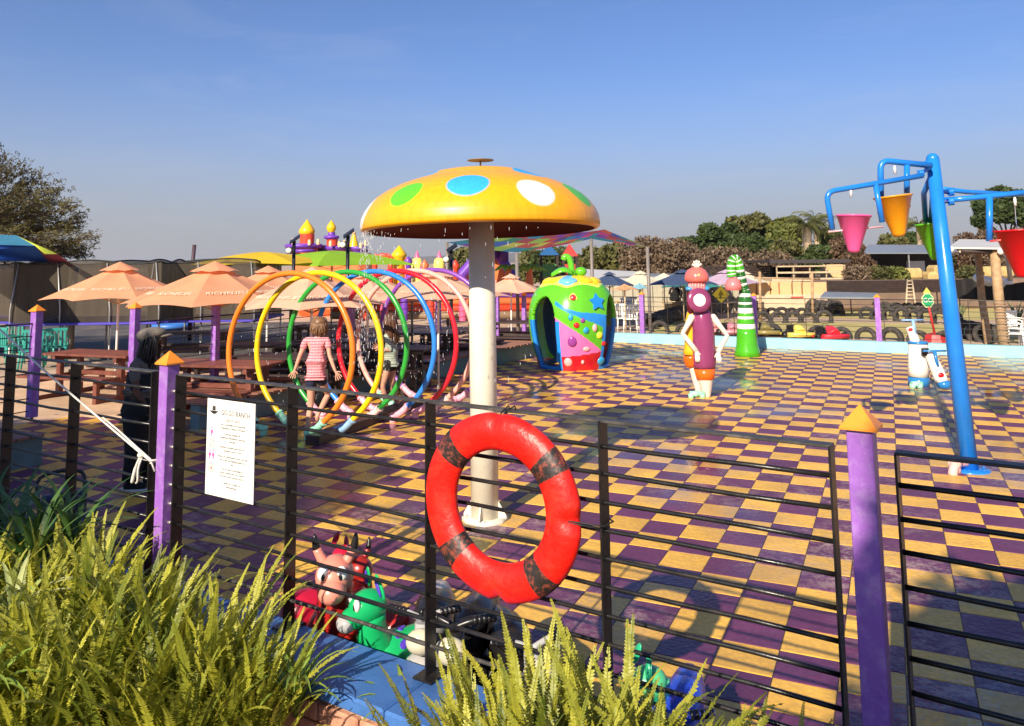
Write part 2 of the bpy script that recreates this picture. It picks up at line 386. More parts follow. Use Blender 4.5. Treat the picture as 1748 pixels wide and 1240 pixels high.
# ================================================================ THE SETTING
T = 0.3196945; U0, R0_ = 0.28273, 8.09969
def wall_u(r):              # left pool wall line (u of its face) at row distance r
    return -8.72 + (r - 6.0) * 0.105
FAR_R = 20.75
def far_r(u): return 20.92 - .0465 * (u + 7.2)
# fence line
F0 = V(-0.37, 3.55, 0); FD = V(.840, -.542, 0).normalized(); FN = V(-FD.y, FD.x, 0)   # FN points into the pool
FANG = math.atan2(FD.y, FD.x)
KZ = 0.46; RAILZ = 1.60
def fl(s, n=0.0, z=0.0): return F0 + FD * s + FN * n + V(0, 0, z)
# pool floor slab
fb = MB(); fb.add([uv(-10.3, -6), uv(14, -6), uv(14, far_r(14) + .05), uv(-7.3, far_r(-7.3) + .05), uv(-8.6, 8.1), uv(-11.5, 8.1), uv(-11.1, 6.05), uv(-8.9, 6.05)], [(0, 1, 2, 3, 4, 5, 6, 7)])
floor = fb.obj('pool_floor', GROUT, kind='structure')
def in_pool(u, r):
    p = uv(u, r)
    if (p - F0).dot(FN) < -0.02: return False
    if r > far_r(u) + .12: return False
    lim = wall_u(r) - .12
    if 6.05 < r < 8.1: lim = -11.1 - (r - 7.0) * .35
    return u > lim
def tile_mb(mb, c, rz, mi=0):
    h = T / 2 - .0022; b = .004; z1 = .022
    M = Matrix.Rotation(-YAW, 3, 'Z')
    P = [(-h, -h, 0), (h, -h, 0), (h, h, 0), (-h, h, 0), (-h, -h, z1 - b), (h, -h, z1 - b), (h, h, z1 - b), (-h, h, z1 - b)]
    k = h - b; P += [(-k, -k, z1), (k, -k, z1), (k, k, z1), (-k, k, z1)]
    vs = [Vector(c) + M @ Vector(p) for p in P]
    fs = [(8, 9, 10, 11)] + [(i, (i + 1) % 4, 4 + (i + 1) % 4, 4 + i) for i in range(4)] + [(4 + i, 4 + (i + 1) % 4, 8 + (i + 1) % 4, 8 + i) for i in range(4)]
    mb.add(vs, fs, mi)
FLZ = -.018      # tile tops at z = .004
tiles = []
for i in range(-36, 44):
    for j in range(-20, 44):
        u = U0 + (i + .5) * T; r = R0_ + (j + .5) * T
        if in_pool(u, r):
            p = uv(u, r); d = p.length
            q = (p.x * RT.x + p.y * RT.y) / max(.1, p.y)
            vis = p.y > 2.6 and abs(q) < .72
            tiles.append((d if vis else d + 100, u, r, (i - (-j)) % 2))
tiles.sort()
ty = MB(); tile_mb(ty, (0, 0, 0), 0); ty = ty.mesh('tile', TILE_Y)
tp = MB(); tile_mb(tp, (0, 0, 0), 0); tp = tp.mesh('tile', TILE_P)
rest = MB()
# yellow cell: left of U0 between r0 and next row up
for n, (d, u, r, par) in enumerate(tiles):
    yellow = (par == 1)
    dz = FLZ + random.uniform(-.0012, .0012)
    if n < 300: share('tile', ty if yellow else tp, floor, uv(u, r, dz))
    else: tile_mb(rest, uv(u, r, dz), 0, 0 if yellow else 1)
rest.part('tile', [TILE_Y, TILE_P], floor, kind='stuff')

# dry ground out to the horizon
GZ = -.02; BIG = 3600
gm = MB(); gm.quad(V(-BIG, BIG * 1.6, GZ), V(-BIG, -300, GZ), V(BIG, -300, GZ), V(BIG, BIG * 1.6, GZ))
gm.obj('ground', GROUND, kind='structure')
# ground on the camera's side of the kerb: planting bed and path
nb = MB()
nb.quad(fl(-14, -.30, .06), fl(-14, -1.75, .06), fl(14, -1.75, .06), fl(14, -.30, .06))
nb.quad(fl(-14, -1.752, .04), fl(-60, -90, .04), fl(60, -90, .04), fl(14, -1.752, .04))
nb.obj('planting_bed', SOIL, kind='structure')
# sand patch beyond the entry
sp = MB()
sp.grid(lambda a, b: uv(-9.2 - 6.5 * a - .25 * math.sin(b * 9), 4.0 + 8.4 * b, GZ + .008 + (.035 * (mnoise.noise(V(a * 9, b * 14, 3)) + .5)) * sm(0, .05, a) * sm(0, .05, b) * sm(1, .94, b) * sm(1, .9, a) - (.3 if (5.9 < 4.0 + 8.4 * b < 8.2 and a < .30) else 0)), 34, 44)
sp.obj('sand', SAND, kind='structure')

# pool walls
def wallbox(mb, p, q, th, z0, z1, mi=0):     # p,q on the pool-side face; thickness away to the left of p->q
    d = (q - p).normalized(); n = V(-d.y, d.x, 0) * th
    vs = [p, q, q + n, p + n]; mb.add([V(v.x, v.y, z0) for v in vs] + [V(v.x, v.y, z1) for v in vs], [(3, 2, 1, 0), (4, 5, 6, 7), (0, 1, 5, 4), (1, 2, 6, 5), (2, 3, 7, 6), (3, 0, 4, 7)], mi)
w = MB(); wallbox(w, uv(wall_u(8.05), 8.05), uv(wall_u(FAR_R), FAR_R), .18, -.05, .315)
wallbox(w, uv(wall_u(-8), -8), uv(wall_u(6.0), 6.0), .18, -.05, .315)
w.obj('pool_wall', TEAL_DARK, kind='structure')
w = MB(); wallbox(w, uv(-7.3, far_r(-7.3)), uv(13.9, far_r(13.9)), .22, -.05, .25)
w.obj('pool_wall', TEAL_WALL, kind='structure')

# timber deck planks on the left wall
deck = thing('deck', uv(-9.4, 12, 0), 'reddish brown plank walkway along the left wall of the splash pool', 'deck')
k = 0; r = 8.12; pl = []
bm = MB(); bm.bbox((0, 0, 0), (1.5, .136, .034), .005); pm = bm.mesh('plank', DECKWOOD)
while r < 20.6:
    share('plank', pm, deck, uv(wall_u(r) - .66 + random.uniform(-.012, .012), r, .336 + random.uniform(-.003, .003)) - deck.location, (0, 0, -YAW + random.uniform(-.006, .006)))
    r += .148
r = 5.9
deck2 = thing('deck', uv(-9.4, 4, 0), 'short stretch of shaded plank deck at the far left edge, beside the sandy entry', 'deck')
while r > 1.5:
    share('plank', pm, deck2, uv(wall_u(r) - .66 + random.uniform(-.012, .012), r, .336 + random.uniform(-.003, .003)) - deck2.location, (0, 0, -YAW + random.uniform(-.006, .006)))
    r -= .148

# near kerb: blue coping on salmon bricks
kb = thing('kerb', fl(0, -.12, 0), 'low brick retaining kerb with blue painted top under the black fence', 'kerb')
for s0 in [x * 1.35 for x in range(-9, 8)]:
    c = MB(); c.bbox(fl(s0 + .675, -.12, KZ - .03 + random.uniform(-.001, .001)), (1.345, .36, .06), .010, FANG); c.part('coping', KERB_BLUE, kb, world=True)
c = MB(); wl_ = 24
c.box(fl(0, -.115, (KZ - .06) / 2 - .03), (wl_, .27, KZ - .01), FANG); c.part('core', MORTAR, kb, world=True)
bmb = MB(); bmb.bbox((0, 0, 0), (.222, .03, .073), .006); bme = bmb.mesh('brick', BRICK)
row = 0; z = .085; cnt = 0
while z < KZ - .07:
    s0 = -3.4 + (row % 2) * .116
    while s0 < 3.2:
        share('brick', bme, kb, fl(s0, -.262 + random.uniform(-.004, .004), z) - kb.location, (0, 0, FANG)); s0 += .232; cnt += 1
    z += .083; row += 1
w = MB(); w.box(fl(0, .035, .20), (wl_, .02, .39), FANG); w.part('inner_face', TEAL_WALL, kb, world=True)

# far hills
def ridge(name, Y, prof, z0, m):
    mb = MB(); n = len(prof)
    for (x, h) in prof: pass
    vs = [V(x, Y, z0) for x, h in prof] + [V(x, Y + 900, h) for x, h in prof] + [V(x, Y + 2600, z0) for x, h in prof]
    fs = []
    for i in range(n - 1):
        fs += [(i, i + 1, n + i + 1, n + i), (n + i, n + i + 1, 2 * n + i + 1, 2 * n + i)]
    mb.add(vs, fs, 0, True); return mb.obj(name, m, kind='structure')
prof = [(x, 16 + 34 * (mnoise.noise(V(x / 500, 1.7, 0)) * .5 + .5) + 9 * mnoise.noise(V(x / 120, 5, 0))) for x in range(-3600, 3601, 90)]
ridge('hill', 2600, prof, -.1, HILLM)
# grass inside the kart track
gr = MB()
def gpoly(pts, z): gr.add([gp(*p, z) for p in pts], [tuple(range(len(pts)))[::-1]])
gpoly([(1105, 568), (1290, 571), (1500, 577), (1748, 586), (1748, 558), (1500, 552), (1300, 548), (1120, 546)], GZ + .006)
gpoly([(1290, 541), (1500, 544), (1700, 547), (1700, 526), (1500, 523), (1420, 526), (1290, 536)], GZ + .006)
gr.obj('grass', GRASSM, kind='structure')

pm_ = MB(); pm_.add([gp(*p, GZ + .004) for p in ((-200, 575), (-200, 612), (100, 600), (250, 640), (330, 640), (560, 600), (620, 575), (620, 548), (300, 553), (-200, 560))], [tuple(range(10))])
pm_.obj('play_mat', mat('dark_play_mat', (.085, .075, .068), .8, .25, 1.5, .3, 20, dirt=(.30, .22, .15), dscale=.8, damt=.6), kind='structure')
# ================================================================ NEAR FENCE
fence_label = ['black steel fence left of the near-left purple post, with the slack rope crossing it',
               'black steel fence between the near purple posts, carrying the notice and red lifebuoy',
               'black steel fence to the right of the near-right purple post']
def fence_panel(posts, s0, s1, label, thin=()):
    t = thing('black_fence', fl((s0 + s1) / 2, 0, KZ), label, 'fence', 'near black fences')
    for s in posts:
        mb = MB(); tk = .007 if s in thin else .008
        mb.bbox(fl(s, 0, (KZ - .02 + RAILZ - .012) / 2), (tk, .070, RAILZ - .012 - KZ + .04), .0015, FANG); mb.part('post', BLACK_STEEL, t, world=True)
        mb = MB(); mb.bbox(fl(s, 0, KZ + .006), (.1, .12, .010), .002, FANG); mb.part('base_plate', BLACK_STEEL, t, world=True)
    mb = MB(); mb.bbox(fl((s0 + s1) / 2, 0, RAILZ - .005), (s1 - s0, .048, .010), .002, FANG); mb.part('top_rail', TOPRAIL, t, world=True)
    for i in range(1, 11):
        z = RAILZ - .1015 * i; pts = []; n = max(2, int((s1 - s0) / .28))
        ph = random.random() * 6
        for k in range(n + 1):
            s = s0 + (s1 - s0) * k / n; pts.append(fl(s, .0015 * math.sin(k * 1.3 + ph), z + .0022 * math.sin(k * 2.1 + ph * 2)))
        rr = .0085
        mb = MB(); mb.tube(pts, rr, 8); mb.part('rail', BLACK_STEEL if i < 10 else TOPRAIL, t, world=True)
    return t
fence_panel([-8.7, -7.85, -7.0, -6.2, -5.37, -4.53, -3.70, -2.87, -2.012], -8.7, -2.008, fence_label[0])
fence_panel([-1.782, -.875, 0., .838, 1.664], -1.786, 1.668, fence_label[1], thin=(1.664,))
fence_panel([1.857, 2.71, 3.55, 4.4], 1.853, 4.4, fence_label[2], thin=(1.857,))
STEELBOLT = mat('bolt_zinc', (.5, .45, .42), .4, .1, 20, metal=.7)
def purple_post(name, loc, rz, z0, zt, label, group, w=.078, capw=.112, caph=.075, bolts=False, shw=None):
    t = thing(name, loc, label, 'post', group, rz)
    H = zt - z0
    mb = MB(); mb.bbox((0, 0, (H - caph) / 2), (w, w, H - caph), .003); mb.part('shaft', PURPLE, t)
    mb = MB(); h = capw / 2; zc = H - caph
    mb.add([(-h, -h, zc), (h, -h, zc), (h, h, zc), (-h, h, zc), (-h, -h, zc + .008), (h, -h, zc + .008), (h, h, zc + .008), (-h, h, zc + .008), (0, 0, H)],
           [(3, 2, 1, 0), (0, 1, 5, 4), (1, 2, 6, 5), (2, 3, 7, 6), (3, 0, 4, 7), (4, 5, 8), (5, 6, 8), (6, 7, 8), (7, 4, 8)])
    mb.part('cap', ORANGE_CAP, t)
    if bolts:
        for i in range(1, 11):
            for sg in (-1, 1):
                mb = MB(); z = RAILZ - .1015 * i - z0
                mb.cyl((sg * (w / 2), 0, z), (sg * (w / 2 + .018), 0, z), .0085, .007, 8); mb.ball((sg * (w / 2 + .018), 0, z), .010, 8, 5); mb.part('bolt', STEELBOLT, t)
    return t
purple_post('fence_post', fl(-1.895, 0, KZ), FANG, KZ, 1.722, 'purple post with orange pyramid cap in the near fence, left of the white notice', 'near purple posts', bolts=True)
purple_post('fence_post', fl(1.758, 0, KZ), FANG, KZ, 1.735, 'purple post with orange pyramid cap at right, lit above and shaded below', 'near purple posts')

# ================================================================ LIFEBUOY
FM = Matrix((FD, V(0, 0, 1), -FN)).transposed()     # local x along fence, y up, z toward the camera side
bc = fl(.425, -.095, 1.243)
buoy = thing('lifebuoy', fl(.425, -.095, .88), 'big red lifebuoy ring with four worn black bands tied to the near fence', 'lifebuoy')
RB, rb = .290, .074
def dent(a):
    d = 0
    for (c, wd, dp) in ((PI / 2, .07, .010), (0.0, .09, .020), (-PI / 2, .07, .016)):
        x = (a - c + PI) % (2 * PI) - PI; d += dp * math.exp(-(x / wd) ** 2)
    return d
def ring_pt(a, b, k=1.0, dents=True):
    rr = rb * k
    # flattened egg section: wider than thick
    x = math.cos(b) * rr * 1.0; z = math.sin(b) * rr * .62
    if dents:
        f = dent(a)
        if f > .001:
            wgt = max(0, math.cos(b - .5)) ** 1.5; x -= f * 1.1 * wgt; z -= f * .5 * wgt
    wob = .0015 * mnoise.noise(V(math.cos(a) * 3, math.sin(a) * 3, b))
    return bc + FM @ V((RB + x + wob) * math.cos(a), (RB + x + wob) * math.sin(a) * .985, z) + V(0, 0, 0)
mb = MB(); NA, NBs = 160, 28
vs = [ring_pt(2 * PI * i / NA, 2 * PI * j / NBs) for i in range(NA) for j in range(NBs)]
mb.add(vs, [(i * NBs + j, ((i + 1) % NA) * NBs + j, ((i + 1) % NA) * NBs + (j + 1) % NBs, i * NBs + (j + 1) % NBs) for i in range(NA) for j in range(NBs)], 0, True)
mb.part('ring', LIFERED, buoy, world=True)
for c in (.66, 2.40, 3.90, 5.42):
    mb = MB(); hw = .135
    n1 = 8
    vs = [ring_pt(c - hw + 2 * hw * i / n1, -.35 + (PI + .7) * j / 14 , 1.012, False) for i in range(n1 + 1) for j in range(15)]
    mb.add(vs, [(i * 15 + j, (i + 1) * 15 + j, (i + 1) * 15 + j + 1, i * 15 + j + 1) for i in range(n1) for j in range(14)], 0, True)
    mb.part('band', BLACKBAND, buoy, world=True)
CORD = mat('black_cord', (.015, .013, .012), .6)
mb = MB(); top = ring_pt(PI / 2, .9)
mb.tube([top, fl(.415, -.05, 1.60), fl(.41, .0, 1.612), fl(.40, .03, 1.59), top + V(-.01, 0, -.005)], .0028, 6)
mb.tube([top + V(.008, 0, 0), fl(.435, -.05, 1.603), fl(.44, .0, 1.614), fl(.43, .03, 1.59)], .0028, 6)
rt = ring_pt(0, .8)
mb.tube([rt, fl(.83, -.05, 1.222), fl(.852, -.045, 1.22), fl(.852, .045, 1.215), fl(.83, .05, 1.22)], .003, 6); mb.tube([rt + V(0, 0, -.006), fl(.83, -.05, 1.212), fl(.86, .0, 1.208)], .0025, 6)
mb.part('tie', CORD, buoy, world=True, kind='stuff')

# rope
ROPE = mat('white_strap', (.78, .72, .62), .8, .1, 30, .5, 300)
rp = thing('rope', fl(-1.97, -.05, 1.08), 'taut white strap slanting down to a knot at the near-left purple post', 'rope')
a = fl(-5.2, -.07, 2.41); b = fl(-1.96, -.055, 1.115)
mb = MB(); pts = [a.lerp(b, i / 20) + V(0, 0, -.05 * math.sin(PI * i / 20)) for i in range(21)]
mb.tube(pts, .006, 8); mb.part('strap', ROPE, rp, world=True)
mb = MB()
mb.tube([pts[17] + V(0, 0, .02), pts[18] + V(0, 0, .022), pts[19] + V(0, 0, .015), b + V(.0, 0, .01), fl(-1.93, -.045, 1.06)], .005, 8)
mb.ball(fl(-2.04, -.06, 1.14), (.022, .022, .018), 10, 6)
mb.tube(spline([b, fl(-1.94, -.05, 1.12), fl(-1.93, .05, 1.11), fl(-1.95, .05, 1.10), b - V(0, 0, .01)], 4), .006, 6)
mb.tube(spline([fl(-2.04, -.06, 1.14), fl(-2.06, -.075, 1.08), fl(-2.10, -.07, .99), fl(-2.11, -.06, 1.0)], 5), [.007] * 6 + [.010] * 10, 6)
mb.tube(spline([fl(-2.03, -.06, 1.13), fl(-2.04, -.075, 1.07), fl(-2.05, -.07, 1.0), fl(-2.08, -.06, .98)], 5), [.006] * 16, 6)
mb.part('knot', ROPE, rp, world=True)

# ================================================================ NOTICE BOARD
SIGNW = mat('notice_white', (.86, .83, .76), .32, .03, 3, dirt=(.7, .66, .58), dscale=3, damt=.25)
INK = mat('dark_ink', (.05, .045, .05), .5, 0); GREYINK = mat('grey_ink', (.16, .14, .14), .5, 0)
PINKINK = mat('pink_ink', (.62, .12, .38), .5, 0); REDINK = mat('red_ink', (.72, .12, .06), .5, 0)
sg = thing('notice_sign', fl(-1.31, -.03, .998), 'white notice board of house rules with pink and red symbols, fixed to the near fence', 'sign')
SC = fl(-1.31, -.028, 1.246); SW, SH = .385, .495
def son(x, y, z=.003): return SC + FM @ V(x, y, z)
mb = MB(); mb.bbox(SC, (SW, SH, .005), .001, M=FM); mb.part('board', SIGNW, sg, world=True)
mb = MB(); e = .013
def strip(mb, p, q, wd, z=.0032, h=.0006):
    p = V(*p); q = V(*q); d = (q - p); L_ = d.length; a = math.atan2(d.y, d.x)
    mb.box(son((p.x + q.x) / 2, (p.y + q.y) / 2, z), (L_, wd, h), M=FM @ Matrix.Rotation(a, 3, 'Z'))
X, Y_ = SW / 2 - e, SH / 2 - e; q = .018
for p_, q_ in (((-X + q, Y_), (X - q, Y_)), ((X, Y_ - q), (X, -Y_ + q)), ((X - q, -Y_), (-X + q, -Y_)), ((-X, -Y_ + q), (-X, Y_ - q)),
               ((-X, Y_ - q), (-X + q, Y_)), ((X - q, Y_), (X, Y_ - q)), ((X, -Y_ + q), (X - q, -Y_)), ((-X + q, -Y_), (-X, -Y_ + q))): strip(mb, p_, q_, .0016)
mb.part('border', GREYINK, sg, world=True)
def put_text(body, x, y, size, m, parent, sp=1.0, nm='lettering', xs=1.0):
    me = text_mesh(nm, body, size, m, .0004, spacing=sp)
    o = bpy.data.objects.new(nm, me); COL.objects.link(o); o.parent = parent
    M4 = (FM @ Matrix.Diagonal((xs, 1, 1))).to_4x4(); M4.translation = son(x, y, .0034) - parent.location
    o.matrix_local = M4; return o
put_text('GO-GO RANCH', .040, .182, .040, INK, sg, 1.0, xs=.80)
ls = [('GEAGTE GASTE', .145), ("Om 'n gemaklike en respekvolle", .123), ('omgewing vir almal te verseker', .105),
      ('Gebruik asseblief die', .075), ('aangewese kleedkamer geriewe', .057), ('gebruik.', .039),
      ('Jammer, asseblief geen klere in', .009), ('openbare areas te ruil', -.009),
      ('Tieners en volwassenes moet versoek', -.039), ('om te alle tye volledig geklee te', -.057), ('bly', -.075),
      ('Ons vra dat borsvoeding in', -.102), ('privaat ruimtes wat vir u gerief', -.120), ('voorsien word, gedoen word.', -.138),
      ('Dankie vir u begrip en', -.172), ('samewerking.', -.190)]
for t_, y in ls: put_text(t_, .022, y, .0165 if y != .145 else .018, GREYINK, sg, xs=.95)
mb = MB(); mb.prism([(-.014, 0), (.014, 0), (.012, .026), (.004, .022), (0, .027), (-.004, .022), (-.012, .026)], .0030, .0036, M=FM, c=SC + FM @ V(-.135, .188, 0))
pts = []
for i in range(13): t_ = i / 12; pts.append((-.036 + .072 * t_, -.004 - .011 * math.sin(PI * t_)))
for i in range(13): t_ = 1 - i / 12; pts.append((-.036 + .072 * t_, -.002 - .017 * math.sin(PI * t_)))
mb.prism(pts[::-1], .0030, .0036, M=FM, c=SC + FM @ V(-.135, .188, 0)); mb.part('hat_symbol', INK, sg, world=True)
def person_icon(mb, x, y, s=1.0):
    c = SC + FM @ V(x, y, 0)
    mb.prism([(.0055 * s * math.cos(a), .020 * s + .0055 * s * math.sin(a)) for a in [2 * PI * i / 10 for i in range(10)]], .0030, .0036, M=FM, c=c)
    mb.prism([(-.004 * s, -.024 * s), (.004 * s, -.024 * s), (.005 * s, -.008 * s), (.012 * s, -.006 * s), (.008 * s, .010 * s), (-.008 * s, .010 * s), (-.012 * s, -.006 * s), (-.005 * s, -.008 * s)], .0030, .0036, M=FM, c=c)
mb = MB(); person_icon(mb, -.148, .078); person_icon(mb, -.160, -.040); person_icon(mb, -.132, -.040); mb.part('person_symbol', PINKINK, sg, world=True)
mb = MB()
for yy, sl in ((.018, 1), (-.108, 0)):
    for i in range(24):
        a0 = 2 * PI * i / 24; a1 = 2 * PI * (i + 1) / 24; c = V(-.146, yy)
        strip(mb, (c.x + .022 * math.cos(a0), c.y + .022 * math.sin(a0)), (c.x + .022 * math.cos(a1), c.y + .022 * math.sin(a1)), .0028)
    if sl: strip(mb, (-.160, yy - .015), (-.132, yy + .015), .0028)
    else: person_icon(mb, -.146, yy, .62)
mb.part('prohibition_symbol', REDINK, sg, world=True)
mb = MB()
for x in (-1, 1):
    for y in (-1, 1): mb.cyl(son(x * (SW / 2 - .012), y * (SH / 2 - .012), .002), son(x * (SW / 2 - .012), y * (SH / 2 - .012), .005), .004, .003, 8)
mb.part('screw', STEELBOLT, sg, world=True)

# ================================================================ MUSHROOM SHOWER
MC = gp(828, 888); mtop = at(821, 290, MC.y)
MX = at(821, 392, MC.y).x
mush = thing('mushroom_shower', MC, 'giant orange mushroom shower with green, blue and white spots on a cream pole', 'water shower')
CAPZ = 2.475
prof = [(1.012, 0.0), (1.040, .004), (1.058, .020), (1.062, .055), (1.055, .11), (1.03, .17), (.985, .235), (.925, .295), (.84, .352), (.74, .402), (.64, .440), (.55, .470), (.48, .498), (.42, .524), (.34, .541), (.22, .550), (.1, .553), (.0, .554)]
def rad(h):
    for (a, b), (c, d) in zip(prof[2:], prof[3:]):
        if b <= h <= d: return a + (c - a) * (h - b) / (d - b)
    return .1
sp_ = []
G1, B1, W1 = (.12, .55, .02), (.04, .42, .82), (.88, .80, .74)
for ang, h, r_, c_ in ((-73, .17, .16, W1), (-37, .275, .155, G1), (-4, .325, .175, B1), (30, .26, .165, W1), (64, .28, .16, G1), (100, .26, .16, B1), (135, .28, .16, W1), (170, .26, .16, G1), (-105, .27, .16, B1), (-140, .27, .16, G1), (52, .47, .15, B1), (-60, .475, .13, B1), (128, .47, .14, G1), (-140, .47, .14, W1)):
    a = R(ang - 90); q = rad(h); sp_.append(((q * math.cos(a), q * math.sin(a), h), r_, c_))
CAPM = spots_mat('spotted_cap_paint', (.96, .41, .006), sp_)
UNDER_SHADOW = mat('shadowed_cap_underside', (.20, .035, .02), .6, .15, 4, dirt=(.1, .02, .01), damt=.4)  # dark red-brown holds the shadow under the cap in its colour
mb = MB(); dprof = []
for i in range(len(prof) - 1):
    for k in range(3): t_ = k / 3; dprof.append((prof[i][0] * (1 - t_) + prof[i + 1][0] * t_, prof[i][1] * (1 - t_) + prof[i + 1][1] * t_))
dprof.append(prof[-1])
mb.lathe(dprof, 96); o = mb.part('cap', CAPM, mush); CAPO = V(MX - MC.x, 0, CAPZ); o.location = CAPO; o.rotation_euler = (R(-1.9), R(-0.7), 0)
mb = MB(); mb.lathe([(0, .50), (.3, .49), (.7, .37), (.95, .2), (1.03, .05), (1.012, .0005)], 72); o = mb.part('cap_lining', UNDER_SHADOW, mush); o.location = CAPO; o.rotation_euler = (R(-1.9), R(-0.7), 0)
mb = MB(); mb.tube([(0, 0, .0), (CAPO.x * .5, 0, 1.5), (CAPO.x, 0, CAPZ + .48)], [.120, .118, .112], 28); mb.part('pole', CREAM, mush)
mb = MB(); mb.lathe([(.0, .03), (.2, .03), (.2, .004), (.2, 0)], 8); 
for k in range(4):
    a = k * PI / 2 - .25; d = V(math.cos(a), math.sin(a), 0); n = V(-d.y, d.x, 0) * .006
    P0 = d * .10; P1 = d * .19
    mb.add([P0 - n + V(0, 0, .02), P1 - n + V(0, 0, .02), P1 - n + V(0, 0, .05), P0 - n + V(0, 0, .2), P0 + n + V(0, 0, .02), P1 + n + V(0, 0, .02), P1 + n + V(0, 0, .05), P0 + n + V(0, 0, .2)], [(0, 1, 2, 3), (7, 6, 5, 4), (1, 5, 6, 2), (3, 2, 6, 7)])
    mb.cyl(d * .165 + n * 6 + V(0, 0, .03), d * .165 + n * 6 + V(0, 0, .045), .012, seg=6)
mb.part('base_flange', CREAM, mush)
dz = at(820, 274, MC.y).z
mb = MB(); mb.cyl(CAPO + V(0, 0, .54), V(CAPO.x, 0, dz), .008); mb.part('nozzle_rod', GREYPOLE, mush)
mb = MB(); mb.lathe([(0, -.006), (.118, -.004), (.121, 0), (.118, .004), (0, .006)], 32, (CAPO.x, 0, dz)); mb.part('spreader_disc', GREYPOLE, mush)

# ================================================================ RAINBOW SPRAY HOOPS
HCOL = [('orange', (.90, .22, .02)), ('yellow', (.92, .58, .01)), ('green', (.03, .33, .04)), ('blue', (.03, .22, .68)), ('red', (.72, .015, .03)), ('peach pink', (.88, .42, .33)), ('purple', (.24, .07, .38))]
MINT = (.35, .78, .52); LBL = (.32, .55, .85); PNK = (.90, .42, .50); PCR = (.88, .62, .55)
elb = [(MINT, MINT), (LBL, MINT), (PCR, PNK), (PNK, PNK), (PNK, PNK), (PCR, MINT), (PNK, PNK)]
HU = [(-7.08, 8.15), (-6.84, 8.42), (-6.98, 9.22), (-6.70, 9.48), (-6.56, 9.84), (-6.52, 10.27), (-6.54, 10.92)]
for k, ((nm, c), (hu, hr)) in enumerate(zip(HCOL, HU)):
    c0 = uv(hu, hr); RH = 1.02; zc = 1.07
    pos = ['nearest and leftmost in the row', 'second of the row', 'third of the row', 'fourth of the row', 'fifth of the row', 'sixth of the row', 'farthest of the row'][k]
    t = thing('spray_hoop', c0, f'{nm} water-spray hoop, {pos}', 'spray hoop', 'rainbow spray hoops', -YAW)
    tw = random.uniform(-.03, .03)
    def hp(a): return V(RH * math.cos(a), tw * math.sin(a), zc + RH * math.sin(a))
    mb = MB(); a0, a1 = R(-52), R(232)
    pts = [hp(a0 + (a1 - a0) * i / 60) for i in range(61)]
    d0 = (pts[0] - pts[1]).normalized(); d1 = (pts[-1] - pts[-2]).normalized()
    pts = [pts[0] + d0 * .06] + pts + [pts[-1] + d1 * .06]
    mb.tube(pts, .037, 12); mb.part('arch', paint(*c, .28), t)
    for sgn, (P, D) in zip((1, -1), ((pts[0], d0), (pts[-1], d1))):
        mb = MB(); L1 = P + D * .13
        q = spline([P - D * .03, L1, L1 + V(-sgn * .10, 0, -.04), V(L1.x - sgn * .12, -.02, .10), V(L1.x - sgn * .12, -.02, .0)], 4)
        mb.tube(q, .048, 12)
        for w_ in (0, 5, 11): 
            d = (q[min(w_ + 1, len(q) - 1)] - q[w_]).normalized(); mb.tube([q[w_] - d * .001, q[w_] + d * .035], .055, 12)
        mb.part('elbow', paint(*(elb[k][0] if sgn == 1 else elb[k][1]), .35), t)
# feed duct under the hoops
dk = MB(); c = uv(-6.62, 9.35, .06); dk.bbox(c, (.20, 2.9, .12), .01, -YAW + .10)
dk.obj('feed_duct', DARKWOOD, label='low black pipe cover running along the floor under the spray hoops', cat='pipe cover', recentre=True)

# falling water drops under the cap and in the hoops
DROP = bpy.data.materials.new('water_drop'); _n, _N, _L, _P = nodes(DROP); setp(_P, 'Roughness', .05); setp(_P, 'IOR', 1.33); setp(_P, 'Transmission Weight', .55); _P.inputs['Base Color'].default_value = (.9, .92, .95, 1)
mb = MB(); rnd = random.Random(9)
for i in range(420):
    a = R(rnd.choice([rnd.gauss(-150, 14), rnd.gauss(-170, 12), rnd.uniform(-200, -60)])); rr = 1.03 + rnd.gauss(0, .02); h = rnd.random() ** 1.6 * 1.2
    mb.ball(MC + CAPO + V(rr * math.cos(a) - h * .03, rr * math.sin(a), -h - .01), (.0024, .0024, rnd.uniform(.004, .022)), 5, 4)
mb.obj('water_drops', DROP, label='water drops falling from the left rim of the orange mushroom cap', cat='water', kind='stuff', recentre=True)
mb = MB()
for i in range(520):
    k = rnd.randrange(7); hu, hr = HU[k]; a = rnd.uniform(.3, 2.84); q = rnd.random(); c = uv(hu + math.cos(a) * 1.0 * (1 - q * .8), hr + rnd.gauss(0, .12), 1.07 + math.sin(a) * (1 - q * 1.7))
    if c.z < .03: continue
    mb.ball(c, (.0026, .0026, rnd.uniform(.004, .018)), 5, 4)
mb.obj('spray_drops', DROP, label='fine water spray hanging inside the rainbow hoops', cat='water', kind='stuff', recentre=True)
